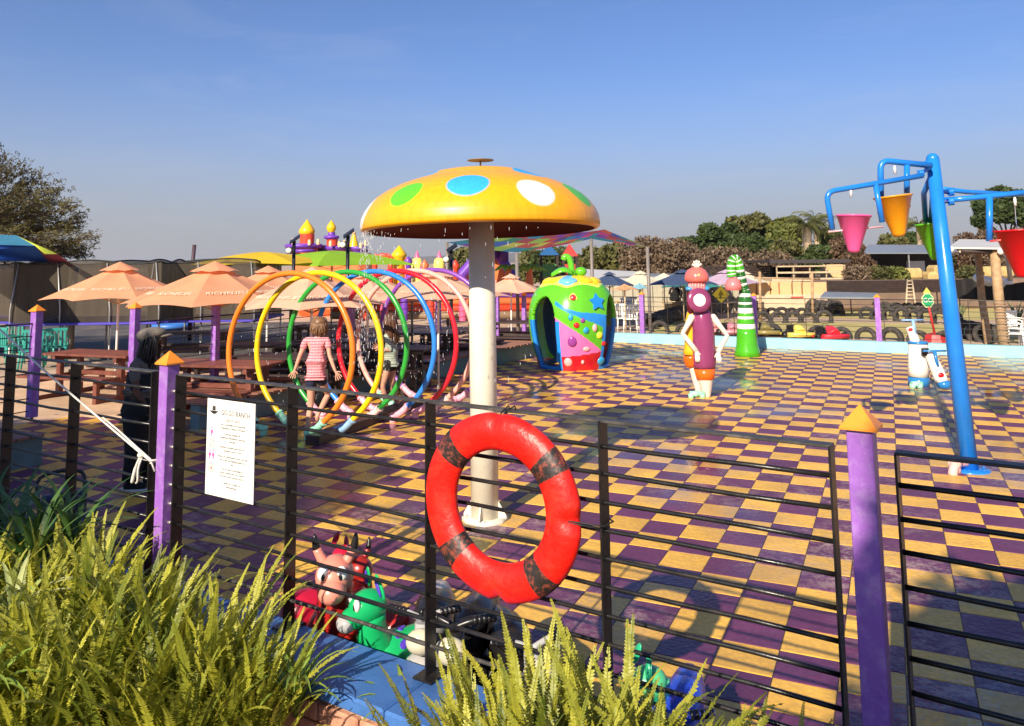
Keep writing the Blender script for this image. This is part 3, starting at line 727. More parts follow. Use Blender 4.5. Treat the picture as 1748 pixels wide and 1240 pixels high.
# ================================================================ FERNS AND BED PLANTS
def leaf_mat(name, c1, c2, tr=.35, rough=.5):
    m = bpy.data.materials.new(name); nt, N, L, P = nodes(m); setp(P, 'Roughness', rough)
    oi = N.new('ShaderNodeObjectInfo'); mx = N.new('ShaderNodeMix'); mx.data_type = 'RGBA'; mx.inputs[6].default_value = (*c1, 1); mx.inputs[7].default_value = (*c2, 1)
    g = N.new('ShaderNodeNewGeometry'); nz = N.new('ShaderNodeTexNoise'); nz.inputs['Scale'].default_value = 5; nz.inputs['Detail'].default_value = 3; L.new(g.outputs['Position'], nz.inputs['Vector'])
    a = N.new('ShaderNodeMath'); a.operation = 'ADD'; L.new(oi.outputs['Random'], a.inputs[0]); L.new(nz.outputs[0], a.inputs[1])
    r = N.new('ShaderNodeMapRange'); r.inputs[1].default_value = .35; r.inputs[2].default_value = 1.25; L.new(a.outputs[0], r.inputs[0]); L.new(r.outputs[0], mx.inputs[0])
    L.new(mx.outputs[2], P.inputs['Base Color'])
    td = N.new('ShaderNodeBsdfTranslucent'); L.new(mx.outputs[2], td.inputs[0]); ms = N.new('ShaderNodeMixShader'); ms.inputs[0].default_value = tr
    L.new(P.outputs[0], ms.inputs[1]); L.new(td.outputs[0], ms.inputs[2]); L.new(ms.outputs[0], N['Material Output'].inputs['Surface']); return m
FERN = leaf_mat('fern_green', (.075, .12, .010), (.48, .46, .045), .28, .5)
FERN_DRY = leaf_mat('fern_tan', (.30, .20, .05), (.45, .30, .08), .2)
STRAP = leaf_mat('strap_green', (.10, .20, .03), (.30, .40, .06), .25, .35)
VARIE = leaf_mat('variegated_leaf', (.30, .40, .08), (.62, .62, .28), .25, .4)
DARKLEAF = leaf_mat('dark_leaf', (.03, .09, .02), (.09, .17, .04), .15, .3)
def frond_mesh(L_, lean, curl, seed, m=None):
    rnd = random.Random(seed); mb = MB(); n = int(L_ / .0076)
    pts = []; p = V(0, 0, 0); ang = R(88 - lean * .3)
    side = rnd.uniform(-.25, .25)
    for i in range(n + 1):
        t = i / n; pts.append(p.copy()); an = ang - R(lean) * t * .9 - R(curl) * t ** 2.2
        p = p + V(math.cos(an), side * t * .6, math.sin(an)) * (L_ / n)
    mb.tube(pts[::4] + [pts[-1]], [.0022 * (1 - .8 * i / (n / 4 + 1)) for i in range(len(pts[::4]) + 1)], 4, 0)
    for i in range(int(n * .10), n):
        t = i / n; tg = (pts[min(i + 1, n)] - pts[i - 1]).normalized()
        sd = tg.cross(V(0, 1, 0)).cross(tg); sd = V(0, 1, 0) - tg * tg.y; sd.normalize(); up = tg.cross(sd)
        w_ = .026 * min(1, (t - .08) / .12) * (1 - max(0, (t - .45) / .55) ** 1.6) + .002
        for sg in (-1, 1):
            if rnd.random() < .02: continue
            ww = w_ * rnd.uniform(.85, 1.1); dr = (sd * sg + tg * rnd.uniform(.1, .35) + up * rnd.uniform(-.10, .35)).normalized()
            b = pts[i] + sd * sg * .001; wd = tg * .0036
            tip = b + dr * ww + tg * .002 - up * ww * rnd.uniform(0, .18); mid = b + dr * ww * .55
            mb.add([b - wd * .9, mid - wd, tip, mid + wd * 1.05, b + wd], [(0, 1, 2, 3, 4)], 0)
    return mb.mesh('frond', m or FERN)
FR = [frond_mesh(random.uniform(.42, .66), ln, cu, 40 + i) for i, (ln, cu) in enumerate([(6, 14), (12, 18), (18, 26), (26, 24), (10, 40), (34, 40), (16, 60), (4, 28), (20, 15)])]
FRD = [frond_mesh(.45, 40, 60, 90, FERN_DRY)]
def fern(p, n, s, label, leanx=0.0, group='sword ferns in the bed'):
    t = thing('fern', p, label, 'fern', group, random.uniform(0, 6))
    for i in range(n):
        a = random.uniform(0, 2 * PI); rr = random.uniform(0, .16) * s
        me = random.choice(FR) if random.random() > .04 else FRD[0]
        sc = s * random.uniform(.7, 1.18)
        share('frond', me, t, (rr * math.cos(a), rr * math.sin(a), 0), (random.uniform(-.12, .12), random.uniform(-.16, .22), a + random.uniform(-.5, .5)), (sc,) * 3)
    return t
BZ = .16
left_ferns = [(-3.3, -.80, .62), (-2.9, -.66, .80), (-2.50, -.55, .92), (-2.15, -.62, 1.0), (-1.85, -.52, 1.08), (-1.58, -.60, 1.10), (-1.32, -.52, 1.14), (-1.08, -.60, 1.10), (-.84, -.54, 1.05), (-.62, -.58, .98), (-.44, -.56, .84), (-.56, -.80, .85), (-2.9, -1.0, .85), (-2.45, -.92, 1.0), (-2.05, -.95, 1.05), (-1.68, -.92, 1.08), (-1.35, -.90, 1.08), (-1.05, -.92, 1.05), (-.80, -.86, .98), (-2.3, -1.32, .95), (-1.85, -1.28, .98), (-1.5, -1.25, .98), (-1.2, -1.22, .9), (-.98, -1.15, .85)]
right_ferns = [(.62, -.58, .98), (.78, -.50, 1.15), (.94, -.58, 1.22), (1.10, -.48, 1.20), (1.26, -.54, 1.16), (1.42, -.46, 1.06), (1.56, -.44, .92), (1.66, -.47, .72), (.84, -.76, 1.08), (1.02, -.74, 1.12), (1.20, -.70, 1.10), (1.38, -.64, 1.0), (.70, -.72, .92), (1.30, -.74, .98), (1.50, -.60, .95), (1.64, -.56, .85), (1.08, -.92, .95), (1.74, -.52, .68), (1.40, -.82, .9)]
pos_words = ['farthest left', 'second from the left', 'tall and central', 'right of centre at the back', 'beside the notice board foot', 'lowest at the right edge']
for i, (s, n, k) in enumerate(left_ferns):
    fern(fl(s, n, BZ + .08), 76, k * 1.0, 'bright yellow-green sword fern in the dense clump below the left fence panels')
for i, (s, n, k) in enumerate(right_ferns):
    fern(fl(s, n, BZ + .08), 84, k * .96, 'sunlit sword fern in the clump under the red lifebuoy', group='sword ferns under the lifebuoy')
def strap_plant(p, n, L_, wd, m, label, name='strap_leaf_plant', group=None, droop=1.0, stripe=None):
    t = thing(name, p, label, 'plant', group)
    for i in range(n):
        a = 2 * PI * i / n + random.uniform(-.4, .4); Lk = L_ * random.uniform(.65, 1.1); q = []; an = R(random.uniform(58, 85)); pp = V(0, 0, 0); ns = 9
        for k in range(ns + 1):
            q.append(pp.copy()); an2 = an - droop * R(105) * (k / ns) ** 1.5 * random.uniform(.95, 1.05); pp = pp + V(math.cos(an2) * math.cos(a), math.cos(an2) * math.sin(a), math.sin(an2)) * Lk / ns
        sd = V(-math.sin(a), math.cos(a), 0); mb = MB(); vs = []
        for k, c in enumerate(q):
            w_ = wd * (1 - (k / ns) ** 2.2) * (.7 + .3 * min(1, k / 2)) + .0008
            vs += [c - sd * w_ + V(0, 0, w_ * .35), c, c + sd * w_ + V(0, 0, w_ * .35)]
        mb.add(vs, [f for k in range(ns) for f in ((3 * k, 3 * k + 1, 3 * k + 4, 3 * k + 3), (3 * k + 1, 3 * k + 2, 3 * k + 5, 3 * k + 4))], 0, True)
        mb.part('leaf', m, t)
    return t
def onp(px, py, z): g_ = gp(px, py, z); return g_
strap_plant(onp(20, 1085, .55), 16, .42, .014, VARIE, 'pale variegated spider plant at the left edge of the bed')
strap_plant(onp(505, 1225, .38), 22, .40, .013, STRAP, 'green spider plant with narrow leaves in front of the left fern clump, near the brick')
strap_plant(onp(690, 1250, .30), 14, .30, .012, STRAP, 'small strap-leaved plant at the foot of the brick kerb')
strap_plant(onp(-40, 1225, .5), 18, .4, .014, STRAP, 'green strap-leaved plant in the bottom left corner')
for i, (px, py) in enumerate([(15, 960), (75, 965), (120, 975), (-30, 940), (50, 1000)]):
    strap_plant(onp(px, py, .55), 22, .62, .020, DARKLEAF, 'dark glossy strap-leaved plant in shade behind the left ferns', group='dark bed plants at the left', droop=.7)

# ================================================================ TOYS PARKED INSIDE THE NEAR FENCE
RUB_RED = paint(.42, .02, .015, .25); RUB_PINK = paint(.80, .28, .20, .3); RUB_GREEN = paint(.01, .42, .13, .22); RUB_PURP = paint(.10, .05, .5, .3); RUB_BLACK = paint(.015, .013, .013, .3); RUB_WHITE = paint(.78, .74, .70, .3); RUB_BLUE = paint(.02, .06, .55, .25); RUB_SILV = mat('silver_plastic', (.42, .41, .40), .3, .1, 20)
def hopper(loc, rz, s, body, head, label, horns=True, spots=None, muzzle=None, eyes=True, ears=None):
    t = thing('bouncy_animal', loc, label, 'bouncy animal', 'rubber bouncy animals', rz)
    mb = MB(); M = Matrix.Rotation(PI / 2, 3, 'Y')
    prof = [(0, -.22), (.06, -.215), (.115, -.18), (.135, -.10), (.13, 0), (.138, .10), (.12, .18), (.06, .215), (0, .22)]
    mb.lathe([(a * s, b * s) for a, b in prof], 20, (0, 0, .26 * s), M=M); mb.part('body', body, t)
    for x in (-.12, .13):
        for y in (-.075, .075):
            mb = MB(); mb.lathe([(0, 0), (.03 * s, .002), (.042 * s, .03 * s), (.036 * s, .10 * s), (.05 * s, .22 * s)], 12, (x * s, y * s, 0)); mb.part('leg', body, t)
    mb = MB(); mb.tube(spline([(.14 * s, 0, .30 * s), (.19 * s, 0, .40 * s), (.20 * s, 0, .50 * s)], 4), [.085 * s, .083 * s, .08 * s, .078 * s, .075 * s, .072 * s, .07 * s, .07 * s, .07 * s], 14); mb.part('neck', body, t)
    mb = MB(); hc = V(.215 * s, 0, .535 * s); mb.ball(hc, (.095 * s, .078 * s, .078 * s), 18, 12); mb.ball(hc + V(.07 * s, 0, -.035 * s), (.065 * s, .058 * s, .05 * s), 16, 10); mb.part('head', head, t)
    if muzzle: mb = MB(); mb.ball(hc + V(.105 * s, 0, -.05 * s), (.048 * s, .052 * s, .043 * s), 14, 9); mb.part('muzzle', muzzle, t)
    for y in (-1, 1):
        if eyes:
            mb = MB(); mb.ball(hc + V(.068 * s, y * .036 * s, .03 * s), (.016 * s, .024 * s, .030 * s), 12, 8); mb.part('eye', RUB_WHITE, t)
            mb = MB(); mb.ball(hc + V(.081 * s, y * .034 * s, .022 * s), (.006 * s, .009 * s, .015 * s), 8, 6); mb.part('pupil', RUB_BLACK, t)
        if horns:
            mb = MB(); q = spline([hc + V(0, y * .045 * s, .05 * s), hc + V(-.005 * s, y * .075 * s, .105 * s), hc + V(0, y * .085 * s, .165 * s)], 5)
            mb.tube(q[:6], [.022 * s, .021 * s, .020 * s, .019 * s, .018 * s, .017 * s], 10); mb.part('horn', head, t)
            mb = MB(); mb.tube(q[5:], [.017 * s, .016 * s, .014 * s, .012 * s, .009 * s, .004 * s], 10); mb.part('horn_tip', RUB_BLACK, t)
        if ears:
            mb = MB(); M2 = Matrix.Rotation(y * .45, 3, 'X') @ Matrix.Rotation(.2, 3, 'Y'); mb.ball(hc + V(-.03 * s, y * .075 * s, .105 * s), (.010 * s, .028 * s, .062 * s), 12, 8, M=M2); mb.part('ear', body, t)
            mb = MB(); mb.ball(hc + V(-.018 * s, y * .076 * s, .105 * s), (.006 * s, .018 * s, .045 * s), 10, 6, M=M2); mb.part('inner_ear', ears, t)
    if spots:
        for i in range(14):
            x = random.uniform(-.17, .16); a = random.uniform(-1.3, 1.3); rr = .132 * s
            mb = MB(); M2 = Matrix.Rotation(-a, 3, 'X'); mb.ball(V(x * s, rr * math.sin(a), .26 * s + rr * math.cos(a)), (.028 * s * random.uniform(.6, 1.2), .022 * s, .006 * s), 10, 5, M=M2); mb.part('spot', spots, t)
    return t
def fs(px, n, z=0.0):      # point on the floor at distance n inside the fence, seen at photo column px
    q = ray(px, 900); d0 = F0.dot(FN) + n; t_ = d0 / (q.x * FN.x + q.y * FN.y); return V(q.x * t_, q.y * t_, z + .006)
hopper(fs(585, .40), -1.5, 1.22, RUB_RED, RUB_PINK, 'red bouncy cow with black-tipped horns and white eyes, facing the fence')
hopper(fs(655, .62), 2.5, .92, RUB_RED, paint(.35, .02, .015, .3), 'darker red bouncy cow turned away, half hidden behind the green donkey', eyes=False)
hopper(fs(540, .62), .7, .86, paint(.5, .01, .04, .3), paint(.5, .01, .04, .3), 'crimson bouncy animal standing farthest left behind the red cow', eyes=False, horns=False, ears=paint(.5, .01, .04, .3))
hopper(fs(700, .40), -2.6, 1.02, RUB_GREEN, RUB_GREEN, 'bright green bouncy donkey with purple spots and silvery muzzle by the fence', horns=False, spots=RUB_PURP, muzzle=RUB_SILV, ears=RUB_PURP)
hopper(fs(1030, .32), .2, .84, paint(.03, .45, .22, .25), paint(.1, .6, .25, .3), 'green bouncy animal mostly hidden by the right ferns', eyes=False, horns=False, ears=paint(.03, .45, .22, .25))
def ride_bike(loc, rz, s, body, label, seat=RUB_BLACK, front=RUB_SILV):
    t = thing('ride_on_bike', loc, label, 'toy motorbike', 'toy ride-on bikes', rz)
    for x in (-.24, .24):
        mb = MB(); M = Matrix.Rotation(PI / 2, 3, 'X'); mb.lathe([(.05 * s, -.03 * s), (.09 * s, -.035 * s), (.115 * s, -.02 * s), (.12 * s, 0), (.115 * s, .02 * s), (.09 * s, .035 * s), (.05 * s, .03 * s)], 24, (x * s, 0, .12 * s), M=M); w_ = mb.part('wheel', RUB_BLACK, t)
        mb = MB(); mb.lathe([(0, -.034 * s), (.05 * s, -.036 * s), (.06 * s, -.02 * s), (.06 * s, .02 * s), (.05 * s, .036 * s), (0, .034 * s)], 12, (x * s, 0, .12 * s), M=M); mb.part('hub', RUB_SILV, w_)
    mb = MB(); mb.tube(spline([(-.32 * s, 0, .34 * s), (-.15 * s, 0, .33 * s), (.02 * s, 0, .30 * s), (.14 * s, 0, .36 * s), (.22 * s, 0, .40 * s)], 5), [.03 * s + .055 * s * math.sin(PI * min(1, (i + 2) / 14)) for i in range(21)], 14, sx=.9); mb.part('body', body, t)
    mb = MB(); mb.ball((-.10 * s, 0, .375 * s), (.17 * s, .075 * s, .045 * s), 16, 8); mb.part('seat', seat, t)
    mb = MB(); mb.tube([(.24 * s, 0, .13 * s), (.20 * s, 0, .44 * s)], .032 * s, 10); mb.ball((.22 * s, 0, .25 * s), (.07 * s, .085 * s, .10 * s), 14, 8); mb.part('fork', front, t)
    mb = MB(); mb.ball((.265 * s, 0, .40 * s), (.035 * s, .055 * s, .045 * s), 16, 10); mb.part('headlamp', paint(.60, .54, .40, .2), t)
    for y in (-1, 1):
        mb = MB(); q = spline([(.20 * s, 0, .45 * s), (.19 * s, y * .06 * s, .47 * s), (.16 * s, y * .135 * s, .475 * s)], 5); mb.tube(q, .011 * s, 8); mb.part('handlebar', front, t)
        mb = MB(); 
        for k in range(5): mb.tube([q[5].lerp(q[-1], k / 5), q[5].lerp(q[-1], (k + .8) / 5)], .0155 * s, 10)
        mb.part('grip', RUB_BLACK, t)
    return t
ride_bike(fs(735, .42), -1.6, 1.25, RUB_SILV, 'silver-fronted toy motorbike just behind the middle fence post')
ride_bike(fs(800, .42), -1.75, 1.3, RUB_BLACK, 'all-black toy motorbike under the left side of the lifebuoy', front=RUB_BLACK)
ride_bike(fs(880, .40), -1.3, 1.25, RUB_BLACK, 'black toy motorbike with silver fork under the lifebuoy, right of the other black one')
ride_bike(fs(1150, .36), -1.9, 1.12, RUB_BLUE, 'blue toy ride-on with black handle grips rising above the right ferns', seat=RUB_BLUE, front=RUB_BLUE)
# dark push car at far left
tc = thing('toy_push_car', fs(120, .42), 'dark toy push car with a magenta wheel in the shade at far left', 'toy car', rz=-.9)
mb = MB(); mb.tube(spline([(-.42, 0, .22), (-.2, 0, .26), (.1, 0, .24), (.38, 0, .17)], 6), [.10 + .07 * math.sin(PI * i / 18) for i in range(19)], 14, sx=1.2); mb.part('body', paint(.012, .012, .03, .35), tc)
mb = MB(); mb.bbox((-.28, 0, .40), (.07, .30, .26), .03); mb.part('seat_back', paint(.03, .03, .09, .4), tc)
mb = MB(); mb.tube(spline([(-.35, -.14, .40), (-.46, -.14, .62), (-.46, .14, .62), (-.35, .14, .40)], 5), .014, 8); mb.part('push_handle', RUB_BLACK, tc)
for x in (-.28, .26):
    for y in (-.19, .19):
        mb = MB(); M = Matrix.Rotation(PI / 2, 3, 'X'); mb.lathe([(.07, -.03), (.125, -.03), (.135, 0), (.125, .03), (.07, .03)], 22, (x, y, .135), M=M); w_ = mb.part('wheel', RUB_BLACK, tc)
        mb = MB(); mb.lathe([(0, -.033), (.05, -.036), (.085, -.02), (.085, .02), (.05, .036), (0, .033)], 7, (x, y, .135), M=M, smooth=False); mb.part('hub', paint(.45, .01, .12, .4), w_)
# ================================================================ SPRAY FIGURES AND FEATURES IN THE POOL
CG = (.12, .50, .02); CB = (.02, .25, .72); CP = (.88, .17, .45); CR = (.55, .012, .02); CY_ = (.95, .62, .02)
# ---- berry play house
BL = gp(985, 634); bs = pxm(BL)
berry = thing('fruit_playhouse', BL, 'fruit-shaped play house with green, pink and red candy-dotted walls, star and open doorways', 'play house')
BC = BL + V(-.01, .78, 0); berry.location = BC
vd = V(BC.x, BC.y, 0).normalized(); AV = math.atan2(-vd.y, -vd.x)     # direction toward the viewer's side
bprof = [(0.0, .74), (.10, .76), (.35, .83), (.6, .88), (.85, .915), (1.1, .92), (1.3, .89), (1.5, .82), (1.65, .72), (1.78, .58), (1.86, .42), (1.90, .22), (1.90, .02)]
def brad(z):
    for (z0, r0), (z1, r1) in zip(bprof, bprof[1:]):
        if z <= z1: return r0 + (r1 - r0) * (z - z0) / max(1e-6, z1 - z0)
    return .02
# arc-length style parameter so the top stays smooth
bp = spline([V(r_, 0, z_) for z_, r_ in bprof], 12); NZ = len(bp) - 1; NTH = 320
def door(th, z):      # th: angle from the viewer's direction; True where open
    for c, hw in ((-.77, .37), (1.22, .37), (2.95, .40)):
        d = (th - c + PI) % (2 * PI) - PI
        if z < 1.50:
            k = 1 - max(0, (z - 1.0) / .50) ** 2
            if abs(d) < hw * math.sqrt(max(0, k)) and z > .06: return (abs(d) / hw, 1)
    return None
def bcol(th, z):
    for c, hw in ((-.77, .37), (1.22, .37), (2.95, .40)):
        d = (th - c + PI) % (2 * PI) - PI
        if z < 1.0 and abs(d) < hw + .10: return 1
    x = th
    if z > 1.70 + .07 * abs(math.sin(x * 3.1 + .5)): return 5 if abs(((x + .25 + PI) % (2 * PI)) - PI) > .26 else 6
    if z > 1.655 + .07 * abs(math.sin(x * 3.1 + .5)): return 7
    if z < .30 + .09 * x: return 3
    if x < -.42: return 0
    s1 = 1.36 - .36 * (x + .40) - .04 * math.sin((x + .4) * 4)   # blue ribbon
    if abs(z - s1) < .04 + .13 * max(0, x - .05): return 1
    if z < s1 and z > 1.08 - .60 * (x + .40): return 0
    if z < s1: return 2
    return 0
BM = [paint(*CG, .25), paint(*CB, .25), paint(*CP, .25), paint(*CR, .25), paint(.01, .05, .12, .3), paint(*CY_, .28), paint(.15, .45, .85, .28), paint(.75, .72, .12, .3)]
mb = MB(); vs = []; fs = []; ms = []
for i in range(NZ + 1):
    for k in range(NTH):
        th = -PI + 2 * PI * k / NTH; r_ = bp[i].x * (1 + .022 * math.cos(th * 5 + .4) * sm(0, .6, bp[i].z)); a = AV + th
        vs.append(V(r_ * math.cos(a), r_ * math.sin(a), bp[i].z))
for i in range(NZ):
    for k in range(NTH):
        th = -PI + 2 * PI * (k + .5) / NTH; z = (bp[i].z + bp[i + 1].z) / 2
        if door(th, z): continue
        k2 = (k + 1) % NTH; mb.f.append((i * NTH + k, i * NTH + k2, (i + 1) * NTH + k2, (i + 1) * NTH + k)); mb.m.append(bcol(th, z)); mb.s.append(True)
mb.v = [tuple(v) for v in vs]
sh = mb.part('shell', BM, berry)
so = sh.modifiers.new('wall', 'SOLIDIFY'); so.thickness = .09; so.offset = -1; so.use_rim = True; so.material_offset = 0
sh.data.materials.append(BM[1])
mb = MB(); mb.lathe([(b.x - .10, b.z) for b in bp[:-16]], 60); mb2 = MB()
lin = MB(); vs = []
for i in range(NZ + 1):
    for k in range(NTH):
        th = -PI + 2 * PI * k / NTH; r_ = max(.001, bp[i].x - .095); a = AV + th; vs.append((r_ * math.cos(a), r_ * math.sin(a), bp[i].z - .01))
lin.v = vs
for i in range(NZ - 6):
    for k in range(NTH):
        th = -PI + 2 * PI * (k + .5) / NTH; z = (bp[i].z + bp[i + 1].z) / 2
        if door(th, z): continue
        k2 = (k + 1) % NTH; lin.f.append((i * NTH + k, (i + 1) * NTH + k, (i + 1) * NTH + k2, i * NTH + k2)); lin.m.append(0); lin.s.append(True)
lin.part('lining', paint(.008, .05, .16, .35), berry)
def bsurf(th, z, off=0.0):
    r_ = brad(z) * (1 + .022 * math.cos(th * 5 + .4) * sm(0, .6, z)) + off; a = AV + th; return V(r_ * math.cos(a), r_ * math.sin(a), z)
def bframe(th, z):
    a = bsurf(th + .01, z) - bsurf(th - .01, z); b = bsurf(th, z + .01) - bsurf(th, z - .01); a.normalize(); n = a.cross(b).normalized(); b = n.cross(a); return Matrix((a, b, n)).transposed()
def px2b(px, py):     # photo pixel on the berry's front to (theta, z)
    best = None
    for i in range(-60, 61):
        th = i * .02
        for j in range(8, 92):
            z = j * .022; p = bsurf(th, z) + BC; q = p - V(0, 0, CAM_H); d = q.dot(FW)
            x = CX + FPX * q.dot(RT) / d; y = CY + FPX * q.dot(DN) / d; e = (x - px) ** 2 + (y - py) ** 2
            if best is None or e < best[0]: best = (e, th, z)
    return best[1], best[2]
DC = {'b': (.03, .35, .65), 'u': (.30, .05, .30), 'r': (.75, .02, .02), 'k': (.9, .42, .42), 'y': (.9, .85, .05)}
for px, py, w_, h_, c in ((975, 542, .06, .075, 'b'), (995, 547, .06, .06, 'u'), (984, 556, .07, .07, 'r'), (1001, 565, .075, .08, 'b'), (1015, 560, .065, .095, 'k'), (1024, 573, .085, .085, 'y'), (1030, 587, .065, .055, 'r'), (977, 584, .11, .13, 'u'), (1001, 596, .09, .06, 'k'), (970, 624, .10, .11, 'k'), (995, 623, .04, .05, 'k'), (1026, 618, .115, .10, 'b')):
    th, z = px2b(px, py); mb = MB(); mb.ball(bsurf(th, z), (w_ * .86, h_ * .86, .035), 16, 8, M=bframe(th, z)); mb.part('candy_dot', paint(*DC[c], .15), berry)
th, z = px2b(1018, 516); M = bframe(th, z); st = [((.185 if i % 2 == 0 else .105) * math.cos(PI / 2 + i * PI / 5), (.185 if i % 2 == 0 else .105) * math.sin(PI / 2 + i * PI / 5)) for i in range(10)]
mb = MB(); mb.prism(st, -.02, .035, M=M, c=bsurf(th, z)); mb.part('star', paint(*CB, .2), berry)
th, z = px2b(978, 508); M = bframe(th, z); mb = MB(); mb.prism([(-.085, -.05), (.085, -.05), (.08, 0), (.03, .08), (-.02, .09), (-.075, .02)], -.02, .02, M=M, c=bsurf(th, z)); mb.part('window_trim', paint(.75, .72, .12, .3), berry)
mb = MB(); mb.ball(bsurf(th, z, .015), (.068, .066, .035), 14, 8, M=M); mb.part('red_gem', paint(.75, .05, .05, .15), berry)
for i in range(9):
    th = -PI + 2 * PI * i / 9 + .2; mb = MB(); z = 1.80; mb.ball(bsurf(th, z, -.02), (.20, .12, .05), 14, 8, M=bframe(th, z)); mb.part('top_petal', BM[6] if i == 4 else BM[5], berry)
mb = MB(); tp_ = V(0, 0, 1.88)
mb.tube(spline([tp_, tp_ + V(.0, 0, .14), tp_ + V(-.02, 0, .30), tp_ + V(-.06, 0, .40), tp_ + V(-.14, 0, .42), tp_ + V(-.17, 0, .35)], 5), [.085] * 4 + [.065] * 22, 12); mb.part('stalk', BM[0], berry)
mb = MB(); mb.ball(tp_ + V(.20, .05, .10), (.13, .11, .10), 14, 8); mb.part('green_bud', BM[0], berry)
mb = MB(); M = Matrix.Rotation(-.25, 3, 'Y') @ Matrix.Rotation(.5, 3, 'X')
vs = []; nl = 12
for i in range(nl + 1):
    t_ = i / nl; w_ = .13 * math.sin(PI * t_) ** .7; x = -.45 + .47 * t_
    vs += [tp_ + V(x, -.12 - w_, .04 + .12 * math.sin(PI * t_ * .9) - .04), tp_ + V(x, -.12, .05 + .14 * math.sin(PI * t_ * .9)), tp_ + V(x, -.12 + w_, .04 + .14 * math.sin(PI * t_ * .9) + .03)]
mb.add(vs, [f for i in range(nl) for f in ((3 * i, 3 * i + 3, 3 * i + 4, 3 * i + 1), (3 * i + 1, 3 * i + 4, 3 * i + 5, 3 * i + 2))], 0, True); lf = mb.part('leaf', BM[0], berry)
q = lf.modifiers.new('thick', 'SOLIDIFY'); q.thickness = .03
# ---- striped hooked spout
SP = gp(1276, 608); snake = thing('striped_spout', SP, 'green and white banded hooked spout with pink bell at the back of the pool', 'water spout')
SG = paint(.07, .40, .015, .2); SGD = paint(.02, .13, .02, .25); SW_ = paint(.80, .80, .72, .2)
# heights of band edges
H_ = 2.05
bands = [(0, .62, 0), (.62, .73, 1), (.73, .84, 0), (.84, .90, 1), (.90, .97, 0), (.97, 1.09, 1), (1.09, 1.17, 2), (1.17, 1.22, 1), (1.22, 1.34, 2), (1.34, 1.42, 1), (1.42, 1.50, 2)]
def srad(z): return .30 * (1 - sm(0, .25, z) * .12) * (1 - z / 1.5 * .52) if z < 1.5 else .12
for z0, z1, m_ in bands:
    mb = MB(); n = 5; pr = [(srad(z0 + (z1 - z0) * i / n) * (1.02 if m_ == 1 else 1), z0 + (z1 - z0) * i / n) for i in range(n + 1)]; pr = [(pr[0][0] - .03, z0)] + pr + [(pr[-1][0] - .03, z1)]
    mb.lathe(pr, 26, (0, 0, 0)); mb.part('band', (SG, SW_, SGD)[m_], snake)
q = spline([V(0, 0, 1.45), V(-.06, 0, 1.75), V(-.10, 0, 2.05), V(-.17, -.01, 2.22), V(-.27, -.02, 2.17), V(-.30, -.03, 1.95), V(-.29, -.04, 1.80)], 6)
for i in range(len(q) - 1):
    mb = MB(); mb.tube([q[i], q[i + 1]], [.115 - .02 * math.sin(PI * i / 36)] * 2, 14); mb.part('ring', (SG if i > 8 else SGD) if (i % 3) else SW_, snake)
mb = MB(); bc_ = V(-.27, -.05, 1.50); mb.lathe([(0, .30), (.08, .285), (.15, .22), (.185, .12), (.19, .0), (.165, .0), (.16, .12), (0, .24)], 22, bc_); mb.part('bell', paint(.85, .20, .20, .2), snake)
# ---- tall figure with round mouthpiece
LP = gp(1200, 679); lady = thing('spray_figure', LP, 'purple and orange spray figure with hands on hips, disc mouthpiece and pink mushroom hat', 'water figure')
PUR = paint(.26, .045, .13, .18); ORG = paint(.85, .14, .01, .2); LW = paint(.78, .66, .55, .2); PKH = paint(.82, .16, .13, .18); YLW = paint(.85, .45, .02, .2); DKP = paint(.10, .01, .02, .2)
mb = MB(); mb.tube(spline([(.06, 0, 0), (.06, 0, .16), (.05, 0, .31)], 5), [.055 + .0075 * i for i in range(11)], 16); mb.part('leg', LW, lady)
mb = MB(); mb.tube(spline([(-.03, .10, .02), (-.08, .10, .28), (-.11, .10, .50)], 5), [.045 + .004 * i for i in range(11)], 14); mb.part('leg', LW, lady)
mb = MB(); mb.tube([(.05, 0, .285), (.05, 0, .30), (.04, 0, .465)], [.12, .145, .175], 24, sx=1); mb.part('hem', ORG, lady)
mb = MB(); mb.tube(spline([(.04, 0, .465), (.045, .0, .85), (.04, 0, 1.2), (.02, .02, 1.42)], 6), [.175, .180, .183, .184, .184, .183, .182, .180, .178, .175, .172, .168, .163, .158, .152, .145, .138, .13, .12], 24); mb.part('body', PUR, lady)
mb = MB(); mb.tube(spline([(-.13, .10, .48), (-.15, .10, .66)], 4), [.10, .115, .12, .122, .125], 18); mb.part('second_hem', ORG, lady)
mb = MB(); mb.tube(spline([(-.15, .10, .66), (-.13, .12, 1.0), (-.10, .12, 1.35)], 5), [.122, .115, .105, .10, .10, .10, .10, .10, .098, .09, .08], 18); mb.part('second_body', YLW, lady)
for sg, q in ((-1, [(-.14, -.02, 1.27), (-.30, -.04, 1.02), (-.10, -.12, .74)]), (1, [(.21, -.02, 1.27), (.42, -.04, .98), (.24, -.12, .72)])):
    P = [V(*a) for a in q]; pts = [P[0], P[0].lerp(P[1], .5), P[0].lerp(P[1], .92), P[1], P[1].lerp(P[2], .08), P[1].lerp(P[2], .5), P[2]]
    mb = MB(); mb.tube(pts, [.055, .043, .036, .036, .036, .040, .045], 12); mb.ball(P[0], .058, 12, 8); mb.part('arm', LW, lady)
    mb = MB(); hp_ = P[2] + V(0, -.02, -.05); mb.ball(hp_, (.042, .03, .075), 12, 8)
    for k in range(4): mb.tube([hp_ + V(-.028 + .019 * k, -.012, -.02), hp_ + V(-.030 + .020 * k, -.02, -.10 - .012 * (k in (1, 2)))], [.013, .010], 8)
    mb.tube([hp_ + V(-sg * .03, 0, .03), hp_ + V(-sg * .065, -.01, -.02)], [.014, .010], 8); mb.part('hand', LW, lady)
